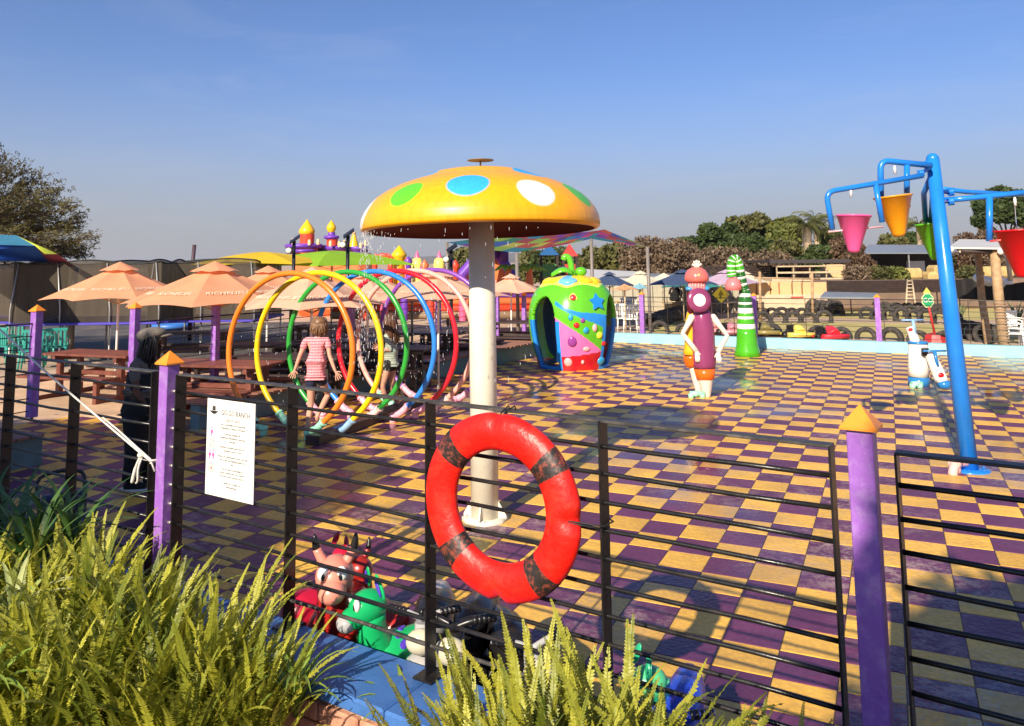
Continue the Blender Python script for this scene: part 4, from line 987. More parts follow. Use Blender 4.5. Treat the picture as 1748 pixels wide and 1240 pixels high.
# head tube pointing to the viewer with a disc
mb = MB(); mb.tube(spline([(.02, .08, 1.36), (.0, .02, 1.45), (-.03, -.10, 1.53)], 5), [.13, .135, .14, .14, .14, .14, .14, .14, .14, .14, .14], 20); mb.part('horn_tube', DKP, lady)
M = Vector((.10, -1, .10)).to_track_quat('Z', 'X').to_matrix()
mb = MB(); mb.lathe([(0, -.02), (.15, -.02), (.19, -.01), (.197, .015), (.19, .035), (.12, .04), (0, .04)], 36, (-.045, -.16, 1.555), M=M); mb.part('disc', PUR, lady)
mb = MB(); mb.lathe([(.0, .045), (.09, .045), (.112, .035), (.114, .03)][::-1], 30, (-.045, -.16, 1.555), M=M); mb.part('disc_centre', paint(.85, .80, .74, .25), lady)
mb = MB(); mb.ball((.10, .06, 1.42), (.12, .12, .20), 16, 10); mb.ball((-.13, .08, 1.55), (.07, .08, .26), 12, 10); mb.part('hair', DKP, lady)
for x in (-.15, .10):
    mb = MB(); mb.ball((x, -.02, 1.735), (.075, .06, .04), 14, 8); mb.part('blue_bow', paint(.08, .32, .70, .25), lady)
mb = MB(); mb.lathe([(.12, 1.66), (.128, 1.74), (.125, 1.86)], 24, (-.03, 0, 0)); mb.part('hat_stem', paint(.85, .28, .26, .25), lady)
for k in range(16):
    a = 2 * PI * k / 16; mb = MB(); mb.tube([(-.03 + .127 * math.cos(a), .127 * math.sin(a), 1.67), (-.03 + .127 * math.cos(a), .127 * math.sin(a), 1.85)], .016, 6); mb.part('hat_rib', paint(.85, .28, .26, .25), lady)
mb = MB(); mb.lathe([(.10, 1.845), (.165, 1.84), (.192, 1.87), (.195, 1.92), (.18, 1.98), (.14, 2.04), (.08, 2.075), (0, 2.085)], 32, (-.03, 0, 0)); mb.part('hat_cap', PKH, lady)
mb = MB(); mb.ball((-.035, -.178, 1.955), (.024, .012, .024), 12, 8); mb.part('hat_spot', paint(.9, .65, .2, .3), lady)
for k in range(5):
    a = R(-65 + 32 * k); mb = MB(); mb.tube([V(-.02, 0, 2.08), V(-.02 + .06 * math.sin(a), 0, 2.08 + .085 * math.cos(a))], [.02, .014], 8); mb.ball(V(-.02 + .07 * math.sin(a), 0, 2.08 + .10 * math.cos(a)), .022, 10, 6); mb.part('crown_petal', LW, lady)
mb = MB(); mb.tube([(-.22, -.05, .07), (.02, -.05, .07)], .042, 12); mb.tube([(-.20, -.05, .07), (-.20, -.05, .0)], .045, 12); mb.tube([(-.02, -.05, .07), (-.02, -.05, .0)], .045, 12); mb.tube([(-.14, -.05, .07), (-.10, -.05, .07)], .050, 12); mb.part('pipe', paint(.35, .75, .5, .35), lady)
# ---- seesaw-like water cannon
RP = gp(1590, 662); can = thing('water_cannon', RP, 'white and blue ride-on water cannon with T handles and a red button', 'water cannon')
cw = paint(.80, .74, .66, .22); cb = paint(.03, .20, .50, .2)
mb = MB(); mb.tube([(-.13, .16, .0), (-.13, .16, .16)], [.17, .165], 24); mb.part('pedestal_foot', cb, can)
mb = MB(); mb.tube([(-.13, .16, .16), (-.12, .16, .30), (-.10, .16, .72)], [.165, .16, .155], 24); mb.lathe([(.162, .30), (.168, .315), (.162, .33)], 24, (-.12, .16, 0)); mb.part('pedestal', cw, can)
mb = MB(); mb.tube([(-.10, .16, .72), (-.10, .16, .76)], [.165, .15], 24); mb.part('pedestal_cap', cb, can)
mb = MB(); q = [V(.07, -.22, .12), V(.02, -.12, .40), V(-.03, -.02, .60)]; mb.tube(spline(q, 5), [.105, .104, .102, .100, .097, .094, .09, .086, .08, .075, .07], 18); mb.part('barrel', cw, can)
mb = MB(); mb.ball((.085, -.25, .09), (.115, .11, .085), 18, 10); mb.part('nose', cb, can)
mb = MB(); mb.ball((.035, -.272, .24), (.05, .03, .05), 14, 8); mb.part('button', paint(.75, .01, .02, .2), can)
mb = MB(); mb.tube([(-.09, -.03, .55), (-.09, -.05, .66)], .06, 14); mb.part('socket', RUB_BLACK, can)
mb = MB(); mb.tube([(.02, -.21, .36), (.0, -.18, .64)], .028, 10); mb.tube([(-.19, -.17, .63), (.20, -.17, .63)], .016, 8); mb.part('handle', cb, can)
mb = MB(); mb.tube(spline([(-.13, .18, .74), (-.17, .20, .90), (-.20, .22, 1.00)], 4), [.085, .08, .078, .075, .072, .07, .068, .065, .06], 16); mb.part('rear_barrel', cw, can)
mb = MB(); mb.ball((-.215, .15, .96), (.04, .03, .03), 10, 6); mb.part('rear_button', paint(.75, .01, .02, .2), can)
mb = MB(); mb.tube([(-.14, .15, .86), (-.155, .17, 1.12)], .026, 10); mb.tube([(-.35, .17, 1.12), (.03, .17, 1.12)], .015, 8); mb.part('rear_handle', paint(.25, .45, .75, .25), can)
mb = MB(); mb.tube([(-.36, -.05, .07), (-.18, -.05, .07)], .045, 12); mb.tube([(-.34, -.05, .07), (-.34, -.05, .0)], .05, 12); mb.tube([(-.22, -.05, .07), (-.22, -.05, .0)], .05, 12); mb.part('pipe', paint(.35, .75, .5, .35), can)
# ---- tipping bucket tower
BTP = gp(1655, 803); BTY = BTP.y; tower = thing('bucket_tower', BTP, 'blue steel tower with tipping pink, orange, green and red water buckets on arms', 'water tower')
BLU = mat('blue_tower_paint', (.015, .21, .70), .26, .06, 3, .05, 20, dirt=(.01, .13, .45), dscale=5, damt=.3)
def W2(px, py, dy=0.0): return at(px, py, BTY + dy) - BTP
topp = W2(1592, 272)
mb = MB(); mb.tube([(0, 0, 0), topp * .5 + V(.0, 0, 0), topp], [.088, .078, .066], 24); mb.ball(topp, .066, 16, 8); mb.part('pole', BLU, tower)
mb = MB(); mb.lathe([(0, .02), (.19, .018), (.195, .01), (.195, 0)], 24)
for k in range(6): a = k * PI / 3; mb.cyl((.15 * math.cos(a), .15 * math.sin(a), .02), (.15 * math.cos(a), .15 * math.sin(a), .035), .014, seg=6)
mb.part('base_plate', BLU, tower)
mb = MB(); mb.tube(spline([(-.04, -.03, .09), (-.2, -.12, .10), (-.26, -.16, .02), (-.26, -.16, -.0)], 4), .045, 12); mb.tube([(-.24, -.14, .1), (-.17, -.10, .1)], .055, 12); mb.tube([(-.18, -.10, .1), (-.18, -.10, 0)], .035, 10); mb.part('inlet_pipe', paint(.85, .45, .40, .35), tower)
def bucket(px, py, w_px, h_px, dy, col, tilt, nm, label=None):
    """cone bucket, rim centre at photo px,py"""
    c = W2(px, py, dy); k = pxm(c + BTP); r1 = w_px / 2 / k; h = h_px / k
    M = Matrix.Rotation(tilt, 3, 'Y'); mb = MB()
    mb.lathe([(r1 * .18, -h), (r1 * .28, -h * .99), (r1 * .36, -h * .93), (r1 * .97, -.01), (r1 * 1.04, -.008), (r1 * 1.04, .008), (r1 * .97, .008), (r1 * .90, -.02), (r1 * .32, -h * .90), (0, -h * .93)], 30, c, M=M, sy=1.0)
    mb.add([c + M @ V(r1 * .18 * math.cos(a), r1 * .18 * math.sin(a), -h) for a in [2 * PI * i / 12 for i in range(12)]], [tuple(range(12))])
    mb.part('bucket', mat('bucket_paint', col, .3, .05, 5, trans=.12), tower, label=label)
    return c, r1, h
def arm(pts, r_=.028, n=5, nm='arm'):
    mb = MB(); mb.tube(pts, r_, 14); mb.part(nm, BLU, tower)
def rounded(a, b, c, rr=.10, n=7):
    d0 = (a - b).normalized(); d1 = (c - b).normalized(); p = b + d0 * rr; q = b + d1 * rr
    return [p * (1 - t) ** 2 + b * 2 * t * (1 - t) + q * t * t for t in [i / n for i in range(n + 1)]]
# arm A (far left, pink): from clamp to end, drops at both ends
d = -.35
a0, a1, a2 = W2(1575, 300, d), W2(1410, 328, d), W2(1421, 392, d)
arm([a0] + rounded(a0, a1, a2) + [a2]); arm([W2(1494, 312, d), W2(1506, 380, d)])
mb = MB(); mb.tube([W2(1414, 396, d), W2(1508, 387, d)], .010, 8); mb.part('pivot_bar', paint(.8, .45, .5, .3), tower)
bucket(1457, 369, 55, 62, d, (.90, .12, .38), .05, 'pink', 'pink tipping bucket')
# arm B (orange)
d = -.15
b0, b1, b2 = W2(1590, 283, d), W2(1503, 274, d), W2(1504, 352, d)
arm([b0] + rounded(b0, b1, b2) + [b2], .032); arm([W2(1548, 282, d), W2(1548, 330, d)], .030)
bucket(1524, 336, 60, 68, d, (.92, .38, .01), -.10, 'orange', 'orange-yellow tipping bucket')
mb = MB(); mb.tube([W2(1498, 364, d), W2(1554, 352, d)], .010, 8); mb.part('pivot_bar', paint(.8, .4, .1, .3), tower)
# arm C behind the pole (green)
d = .75
arm([W2(1588, 305, .1), W2(1577, 330, d * .6), W2(1580, 378, d)], .030); arm([W2(1592, 318, .2), W2(1588, 380, d)], .022)
bucket(1586, 382, 46, 62, d, (.12, .50, .02), -.12, 'green', 'green tipping bucket behind the pole')
# right arms
d = -.25
arm([W2(1608, 342, 0), W2(1640, 340, -.1), W2(1760, 328, d)], .030); arm([W2(1604, 322, .05), W2(1650, 328, .15), W2(1770, 334, .5)], .026)
arm([W2(1689, 336, d * .7), W2(1689, 412, d * .7)], .032)
bucket(1738, 393, 76, 80, d, (.75, .005, .012), -.05, 'red', 'red tipping bucket at the right edge')
mb = MB(); mb.tube([W2(1690, 412, d), W2(1765, 405, d)], .010, 8); mb.part('pivot_bar', paint(.7, .05, .05, .3), tower)
arm([W2(1770, 334, .5), W2(1800, 336, .5), W2(1800, 400, .5)], .026)
bucket(1775, 392, 60, 70, .6, (.02, .2, .6), 0, 'blue', 'blue tipping bucket partly out of view')
for (px, py, dd, rr) in ((1583, 283, -.02, .055), (1572, 296, -.3, .035), (1623, 328, -.03, .045), (1623, 344, -.08, .045), (1590, 306, .08, .04)):
    c = W2(px, py, dd); mb = MB(); M = Vector((1, -.2, .1)).to_track_quat('Z', 'X').to_matrix()
    mb.lathe([(0, -.02), (rr, -.02), (rr, -.004), (rr * .6, 0), (rr, .004), (rr, .02), (0, .02)], 16, c, M=M)
    for k in range(4): a = k * PI / 2; mb.cyl(c + M @ V(rr * .75 * math.cos(a), rr * .75 * math.sin(a), -.035), c + M @ V(rr * .75 * math.cos(a), rr * .75 * math.sin(a), .035), .008, seg=6)
    mb.part('flange', BLU, tower)
mb = MB(); mb.tube([W2(1590, 284, 0), W2(1572, 297, -.3)], .02, 8); mb.tube([W2(1597, 325, 0), W2(1623, 330, -.03)], .02, 8); mb.tube([W2(1600, 345, 0), W2(1623, 344, -.08)], .02, 8); mb.part('bracket', mat('dark_blue_bracket', (.01, .04, .2), .4), tower)
WATER = bpy.data.materials.new('water_jet'); _n, _N, _L, _P = nodes(WATER); setp(_P, 'Roughness', .02); setp(_P, 'Transmission Weight', .9); setp(_P, 'IOR', 1.33)
for (px, py, dd, l_) in ((1452, 322, -.35, 10), (1527, 283, -.15, 12), (1732, 337, -.25, 12)):
    mb = MB(); a = W2(px, py, dd); mb.tube([a, a - V(0, 0, .03), a - V(0, 0, .09)], [.010, .016, .013], 10); mb.part('nozzle', mat('clear_nozzle', (.7, .7, .68), .15), tower)
mb = MB(); a = W2(1732, 347, -.25); mb.tube([a, a - V(0, 0, .28)], [.006, .004], 6); mb.part('water_jet', WATER, tower)
# ================================================================ FENCES AND POSTS ROUND THE POOL
def on_line(px, u0, r0, u1, r1):      # point on the plan line uv(u0,r0)-uv(u1,r1) seen at photo column px
    a = uv(u0, r0); b = uv(u1, r1); q = ray(px, 560); n = V(-(b - a).y, (b - a).x, 0); t_ = a.dot(n) / (q.x * n.x + q.y * n.y); return V(q.x * t_, q.y * t_, 0)
def far_fence(pts, z0, z1, label, nr=8, sp=1.3, rr=.007, pw=.05, group='black fences round the far pool edges', mids=True):
    t = thing('rail_fence', V(pts[0].x, pts[0].y, z0), label, 'fence', group)
    for a, b in zip(pts, pts[1:]):
        L_ = (b - a).length; k = max(1, round(L_ / sp)); an = math.atan2((b - a).y, (b - a).x)
        for i in range(nr):
            z = z1 - (z1 - z0 - .08) * i / (nr - 1); mb = MB(); r_ = rr * (1.7 if i == 0 else 1); mb.tube([V(a.x, a.y, z), V(b.x, b.y, z)], r_, 6); mb.part('rail', BLACK_STEEL, t, world=True)
        for i in range(k + 1):
            p = a.lerp(b, i / k); mb = MB(); mb.box(V(p.x, p.y, (z0 + z1) / 2 - .01), (.012, pw, z1 - z0 + .02), an); mb.part('post', BLACK_STEEL, t, world=True)
    return t
PL = []
for px, apex, w_ in ((62, 520, 'farthest left, beyond the slack rope'), (230, 516, 'just behind the man in the flat cap'), (368, 512, 'left of the orange hoop'), (600, 512, 'seen through the hoops'), (748, 503, 'seen through the blue and red hoops'), (849, 500, 'just right of the cream mushroom pole'), (895, 499, 'between the mushroom pole and the fruit house')):
    p = on_line(px, -9.76, 6.4, -8.55, 20.3); zt = at(px, apex, p.y).z
    purple_post('fence_post', V(p.x, p.y, .35), -YAW + .05, .35, zt, 'purple post, orange cap, on the left deck, ' + w_, 'purple posts on the left deck', w=.10, capw=.14, caph=.085); PL.append(p)
far_fence([on_line(-60, -9.76, 6.4, -8.55, 20.3), PL[0]], .35, 1.5, 'black rail fence at the far left, ending at the leftmost purple post')
far_fence([PL[1], PL[2]], .35, 1.42, 'black rail fence behind the man, between two purple posts on the deck')
far_fence([PL[2], PL[3]], .35, 1.42, 'black rail fence on the deck behind the orange and yellow hoops')
far_fence([PL[3], PL[4]], .35, 1.40, 'black rail fence on the deck behind the green and blue hoops', sp=1.0)
far_fence([PL[4], PL[5]], .35, 1.36, 'black rail fence on the deck on either side of the mushroom pole', sp=1.1)
far_fence([PL[6], uv(-8.5, 21.2)], .35, 1.36, 'black rail fence just left of the fruit house')
for (px, yb, apex, w_) in ((1097, 568, 498, 'right of the fruit house'), (1289, 574, 500, 'right of the striped spout'), (1500, 585, 502, 'left of the blue tower')):
    p = on_line(px, -7.3, far_r(-7.3) + .11, 13.9, far_r(13.9) + .11); zt = at(px, apex, p.y).z
    purple_post('fence_post', V(p.x, p.y, .25), -YAW, .25, zt, 'purple post with orange cap on the far pool wall, ' + w_, 'purple posts on the far wall', w=.12, capw=.15, caph=.08)
fa, fb_ = uv(-7.1, far_r(-7.1) + .11, 0), uv(12, far_r(12) + .11, 0)
far_fence([fa, fb_], .25, 1.22, 'thin black rail fence along the top of the light blue far pool wall', nr=8, sp=1.8, rr=.006, pw=.03)

# ================================================================ UMBRELLAS
def umbrella(apex, Rm, drop, n, m, label, group, rot=0.0, vent=True, text=None, pole=None, bulge=0.0, pole_m=WHITE, ground=0.0, tsize=.27, name='umbrella', cat='umbrella', sag=.04, shift=(0, 0)):
    base = V(apex.x + shift[0], apex.y + shift[1], ground); t = thing(name, base, label, cat, group)
    A = V(-shift[0], -shift[1], apex.z - ground); zr = A.z - drop
    nr_, ns = 8, 8; mb = MB()
    def P(i, s, k):     # panel i, s across 0..1, k from apex 0..1
        a0 = rot + 2 * PI * i / n; a1 = rot + 2 * PI * (i + 1) / n
        e0 = V(math.cos(a0), math.sin(a0), 0); e1 = V(math.cos(a1), math.sin(a1), 0); e = e0.lerp(e1, s)
        f = math.sin(PI * s); e = e * (1 - .06 * f * k)
        z = A.z - drop * (k + bulge * (k * k - k)) - sag * f * k * (1 - k) * 4 * .5 + .035 * f * k * k
        return V(A.x, A.y, 0) + e * Rm * k + V(0, 0, z)
    k0 = .0
    for i in range(n):
        b = len(mb.v)
        for j in range(ns + 1):
            for s in range(nr_ + 1): mb.v.append(tuple(P(i, s / nr_, k0 + (1 - k0) * j / ns)))
        for j in range(ns):
            for s in range(nr_): a = b + j * (nr_ + 1) + s; mb.f.append((a, a + nr_ + 1, a + nr_ + 2, a + 1)); mb.m.append(0); mb.s.append(True)
    cn = mb.part('canopy', m, t)
    if vent:
        mb = MB(); vs = []
        for i in range(n):
            a0 = rot + 2 * PI * i / n; a1 = rot + 2 * PI * (i + 1) / n; rv = Rm * .27
            p0 = V(A.x + rv * math.cos(a0), A.y + rv * math.sin(a0), A.z - drop * .27 + .06); p1 = V(A.x + rv * math.cos(a1), A.y + rv * math.sin(a1), A.z - drop * .27 + .06)
            ap = V(A.x, A.y, A.z + .07); mid = (p0 + p1) / 2 * 1.0 + V(0, 0, .02); mb.add([ap, p0, mid, p1], [(0, 1, 2), (0, 2, 3)])
        mb.part('vent_cap', m, t)
    mb = MB(); mb.tube([V(0, 0, 0), V(A.x, A.y, A.z)], .022, 10); mb.part('pole', pole_m, t)
    for i in range(n):
        a0 = rot + 2 * PI * i / n; mb = MB(); q = P(i, 0, .62); mb.tube([V(A.x, A.y, A.z - drop * 1.2), q - V(0, 0, .02)], .008, 5); mb.part('strut', PALEWOOD, t)
    if text:
        for i in range(n):
            c = P(i, .5, .74); x = (P(i, .62, .74) - P(i, .38, .74)).normalized(); y = (P(i, .5, .6) - P(i, .5, .85)); y = (y - x * y.dot(x)).normalized(); nz_ = x.cross(y)
            if (c + base).dot(nz_) > 0 : pass
            if nz_.z < 0: continue
            if nz_.y > .15: continue
            key = (text, round(tsize, 2))
            if key not in _tx: _tx[key] = text_mesh('lettering', text, tsize, WHITE_INK, .001, shear=.25)
            o = bpy.data.objects.new('lettering', _tx[key]); COL.objects.link(o); o.parent = cn
            M = Matrix((x, y, nz_)).transposed().to_4x4(); M.translation = c + nz_ * .022; o.matrix_local = M
    return t
_tx = {}
NM = 'peach umbrellas over the picnic tables'
for (px, py, Y, Rm, drop, n, rot, m, lab, txt) in (
    (205, 453, 15.3, 1.36, .62, 8, -.1, PEACH, 'peach umbrella with cream lettering, leftmost of the row', 1),
    (367, 453, 13.3, 1.50, .62, 8, .15, PEACH, 'peach umbrella with cream lettering, second from the left, beside the orange hoop', 1),
    (458, 459, 17.5, 1.25, .55, 8, .3, PEACH, 'smaller peach umbrella behind the orange hoop', 1),
    (533, 463, 12.6, 1.18, .55, 8, .1, PEACH2, 'pale peach umbrella seen through the yellow and green hoops', 1),
    (628, 468, 14.5, 1.15, .45, 8, .35, PEACH2, 'pale peach umbrella seen through the blue hoop', 1),
    (748, 468, 14.2, 1.32, .42, 8, .05, PEACH2, 'pale peach umbrella seen through the red hoop, left of the mushroom pole', 1),
    (872, 472, 21.0, .95, .42, 8, .2, PEACH2, 'far pale peach umbrella just right of the mushroom pole', 0)):
    umbrella(at(px, py, Y), Rm, drop, n, m, lab, NM, rot - PI / 2, text='RICHELIEU' if txt else None, tsize=.135)
YEL = mat('yellow_canvas', (.92, .60, .02), .7, .06, 2, trans=.25); LIME = mat('lime_canvas', (.32, .58, .02), .7, .06, 2, trans=.25)
umbrella(at(448, 430, 22), 1.95, .36, 6, YEL, 'big yellow domed canopy behind the peach umbrellas', 'domed play canopies', .2, vent=False, bulge=.6, pole_m=GREYPOLE, name='canopy', cat='canopy')
umbrella(at(567, 428, 23.5), 2.5, .46, 4, LIME, 'big lime green domed canopy in front of the inflatable castle', 'domed play canopies', -1.5, vent=False, bulge=.75, pole_m=GREYPOLE, name='canopy', cat='canopy')

# ================================================================ PICNIC TABLES
def picnic(loc, rz, label, m, first=[None], L_=1.85):
    key = m.name
    t = thing('picnic_table', loc, label, 'picnic table', 'timber picnic tables under the umbrellas', rz)
    if key not in PT:
        d = {}
        def g_(nm, f): mb = MB(); f(mb); d[nm] = mb.mesh(nm, m)
        g_('table_slat', lambda b: b.bbox((0, 0, 0), (L_, .138, .04), .006)); g_('seat_slat', lambda b: b.bbox((0, 0, 0), (L_, .14, .04), .006))
        g_('leg', lambda b: b.bbox((0, 0, 0), (.09, .09, .70), .006)); g_('crossbar', lambda b: b.bbox((0, 0, 0), (.07, 1.45, .09), .006)); g_('seat_leg', lambda b: b.bbox((0, 0, 0), (.08, .08, .40), .006)); g_('stretcher', lambda b: b.bbox((0, 0, 0), (L_ * .75, .06, .07), .006)); PT[key] = d
    d = PT[key]
    for y in (-.29, -.145, 0, .145, .29): share('tabletop_slat', d['table_slat'], t, (0, y, .745))
    for y in (-.75, -.60, .60, .75): share('seat_slat', d['seat_slat'], t, (0, y, .43))
    for x in (-.68, .68):
        for y in (-.2, .2): share('leg', d['leg'], t, (x, y, .36))
        share('crossbar', d['crossbar'], t, (x, 0, .365)); share('crossbar', d['crossbar'], t, (x, 0, .68), scale=(1, .48, .8)); share('crossbar', d['crossbar'], t, (x, 0, .05))
        for y in (-.68, .68): share('seat_leg', d['seat_leg'], t, (x, y, .2))
    share('stretcher', d['stretcher'], t, (0, 0, .42))
    return t
PT = {}
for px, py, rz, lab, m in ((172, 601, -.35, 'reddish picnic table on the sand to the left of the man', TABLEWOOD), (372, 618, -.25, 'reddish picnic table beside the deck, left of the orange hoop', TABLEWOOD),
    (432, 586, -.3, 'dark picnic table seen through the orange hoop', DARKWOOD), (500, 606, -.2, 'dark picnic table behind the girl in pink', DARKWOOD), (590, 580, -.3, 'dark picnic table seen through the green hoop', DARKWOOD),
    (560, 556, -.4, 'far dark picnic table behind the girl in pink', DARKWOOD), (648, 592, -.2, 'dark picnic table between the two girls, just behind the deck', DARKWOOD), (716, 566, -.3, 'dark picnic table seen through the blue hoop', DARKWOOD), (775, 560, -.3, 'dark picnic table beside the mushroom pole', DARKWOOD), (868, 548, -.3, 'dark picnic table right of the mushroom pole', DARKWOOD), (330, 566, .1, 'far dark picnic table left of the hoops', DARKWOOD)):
    p = gp(px, py, .75); picnic(V(p.x, p.y, GZ), rz, lab, m)

# ================================================================ TRAMPOLINES
PAD = mat('violet_blue_pad', (.07, .05, .42), .5, .1, 3); NET = net_mat('dark_safety_net', (.065, .05, .033), .74); PADG = mat('lime_pad', (.30, .50, .08), .6); BED = mat('trampoline_bed', (.01, .01, .01), .6)
def trampoline(c, wx, wy, zt, label, hp=1.62, rz=0.0, padm=PAD):
    t = thing('trampoline', V(c.x, c.y, GZ), label, 'trampoline', 'netted trampolines at the left', rz); z = zt - GZ
    for (x, y, sx_, sy_) in ((0, -wy / 2, wx, .30), (0, wy / 2, wx, .30), (-wx / 2, 0, .30, wy - .3), (wx / 2, 0, .30, wy - .3)):
        mb = MB(); mb.bbox((x, y, z), (sx_, sy_, .055), .02); mb.part('pad', padm, t)
    mb = MB(); mb.box((0, 0, z - .01), (wx - .3, wy - .3, .008)); mb.part('bed', BED, t)
    n = max(2, round(wx / 1.2))
    for i in range(n + 1):
        x = -wx / 2 + wx * i / n
        for y in (-wy / 2, wy / 2):
            mb = MB(); mb.tube([(x, y, 0), (x, y, z - .02)], .02, 8); mb.part('leg', WHITE, t)
            mb = MB(); mb.tube([(x, y * 1.03, z * .4), (x + .0, y * 1.05, z + .35), (x - .12 * (1 if i else -1), y * 1.02, z + hp)], .016, 6); mb.part('net_pole', STEEL, t)
    for (a, b) in (((-wx / 2, -wy / 2), (wx / 2, -wy / 2)), ((wx / 2, -wy / 2), (wx / 2, wy / 2)), ((wx / 2, wy / 2), (-wx / 2, wy / 2)), ((-wx / 2, wy / 2), (-wx / 2, -wy / 2))):
        mb = MB(); mb.grid(lambda s, k: V(a[0] + (b[0] - a[0]) * s, a[1] + (b[1] - a[1]) * s, z + .03 + (hp - .05 * math.sin(s * PI * n)) * k) + V(.03 * math.sin(s * 40), .04 * math.sin(s * 33 + 2), 0) * k * (1.05 - k) * 2, 48, 4); mb.part('net', NET, t)
        mb = MB(); mb.tube([V(a[0] + (b[0] - a[0]) * s / 24, a[1] + (b[1] - a[1]) * s / 24, z + .03 + hp - .05 * math.sin(s / 24 * PI * n)) for s in range(25)], .02, 6); mb.part('net_hem', BED, t)
    return t
trampoline(at(-40, 540, 21), 3.4, 2.4, .85, 'netted trampoline at the left edge under the striped sail', 1.45, .05)
trampoline(at(185, 540, 20.5), 3.5, 2.4, .84, 'netted trampoline behind the leftmost peach umbrella', 1.45, .05)
trampoline(at(372, 540, 21.5), 2.7, 2.4, .80, 'netted trampoline behind the second peach umbrella', 1.50, .02)
mb = MB(); p = gp(250, 572, GZ); mb.lathe([(.55, .0), (.70, .06), (.72, .16), (.66, .24), (.55, .20), (.50, .1), (.50, 0)], 28, (0, 0, 0)); mb.obj('paddling_ring', paint(.05, .18, .55, .4), (p.x, p.y + 2, GZ), label='blue inflatable ring on the ground behind the man', cat='ring')
TEALC = mat('teal_plastic', (.03, .30, .24), .45, .1, 5)
def plastic_chair(loc, rz, m, label, group, s=1.0):
    t = thing('plastic_chair', loc, label, 'chair', group, rz)
    mb = MB(); mb.bbox((0, 0, .42 * s), (.44 * s, .42 * s, .03 * s), .01); mb.part('seat', m, t)
    mb = MB()
    for k in range(5): x = (-.17 + .085 * k) * s; mb.bbox((x, .22 * s, .63 * s), (.05 * s, .025 * s, .36 * s), .01)
    mb.bbox((0, .225 * s, .82 * s), (.44 * s, .03 * s, .07 * s), .012); mb.part('backrest', m, t)
    for x in (-.19, .19):
        for y in (-.17, .19): mb = MB(); mb.tube([(x * s * 1.12, y * s * 1.15, 0), (x * s, y * s, .42 * s)], [.018 * s, .028 * s], 8); mb.part('leg', m, t)
        mb = MB(); mb.tube(spline([(x * s * 1.1, -.18 * s, .42 * s), (x * s * 1.15, -.19 * s, .62 * s), (x * s * 1.12, .05 * s, .65 * s), (x * s, .22 * s, .66 * s)], 4), .018 * s, 8); mb.part('armrest', m, t)
    return t
for i, (px, py, rz) in enumerate([(18, 622, 2.6), (74, 618, 2.2), (95, 624, 3.6), (30, 610, 3.3), (52, 632, .4)]):
    p = gp(px, py, GZ); plastic_chair(V(p.x, p.y, GZ), rz, TEALC, ['teal plastic chair at the far left edge behind the fence', 'teal plastic chair just right of the leftmost purple post', 'teal plastic chair left of the grey sail pole', 'teal plastic chair behind the others at the far left', 'teal plastic chair nearest the deck at far left'][i], 'teal plastic chairs')
# leaning mast
a = at(327, 468, 24); b = at(332, 418, 24); mb = MB(); mb.tube([V(a.x, a.y, GZ), a, b], .06, 8); mb.obj('mast', mat('dark_mast', (.07, .035, .05), .6), label='short dark slanting mast rising above the nets', cat='mast', recentre=True)
# grey sail pole
p = gp(118, 612, GZ); q = at(128, 460, p.y); sl = thing('sail_pole', V(p.x, p.y, GZ), 'grey steel pole holding the right corner of the striped sail at left', 'pole')
mb = MB(); mb.tube([(0, 0, 0), (q.x - p.x, 0, q.z - GZ)], [.085, .075], 16); mb.part('shaft', GREYPOLE, sl)
mb = MB(); mb.lathe([(0, .04), (.085, .04), (.085, 0), (.0, 0)], 16, (q.x - p.x, 0, q.z - GZ)); mb.part('cap', STEEL, sl)
# striped sail at left
cs = [mat('sail_teal', (.05, .22, .36), .7, trans=.2), mat('sail_blue', (.03, .13, .50), .7, trans=.2), mat('sail_yellow_green', (.55, .62, .05), .7, trans=.2), mat('sail_maroon', (.34, .05, .07), .7, trans=.2), mat('sail_sky', (.08, .30, .55), .7, trans=.2)]
Yp = q.y
ssail = thing('shade_sail', at(20, 430, 17), 'shade sail of teal, blue, yellow-green and maroon panels at the left edge', 'shade sail')
def pan(pts, m_, nm='panel'):
    mb = MB(); P = [at(*p_) for p_ in pts]; c = sum(P, V(0, 0, 0)) / len(P); n = len(P); vs = P + [c - V(0, 0, -.03)]
    mb.add(vs, [(i, (i + 1) % n, n) for i in range(n)], 0, True); mb.part(nm, m_, ssail, world=True)
pan([(-160, 392, 19), (28, 402, 19), (60, 420, 18.6), (-160, 414, 18)], cs[0])
pan([(-160, 414, 18), (60, 420, 18.6), (82, 447, Yp), (-160, 444, 15.2)], cs[1])
pan([(28, 402, 19), (98, 434, 18.5), (76, 434, 18.0), (60, 420, 18.6)], cs[2])
pan([(60, 420, 18.6), (76, 434, 18.0), (98, 434, 18.5), (131, 457, Yp), (82, 447, Yp)], cs[3])
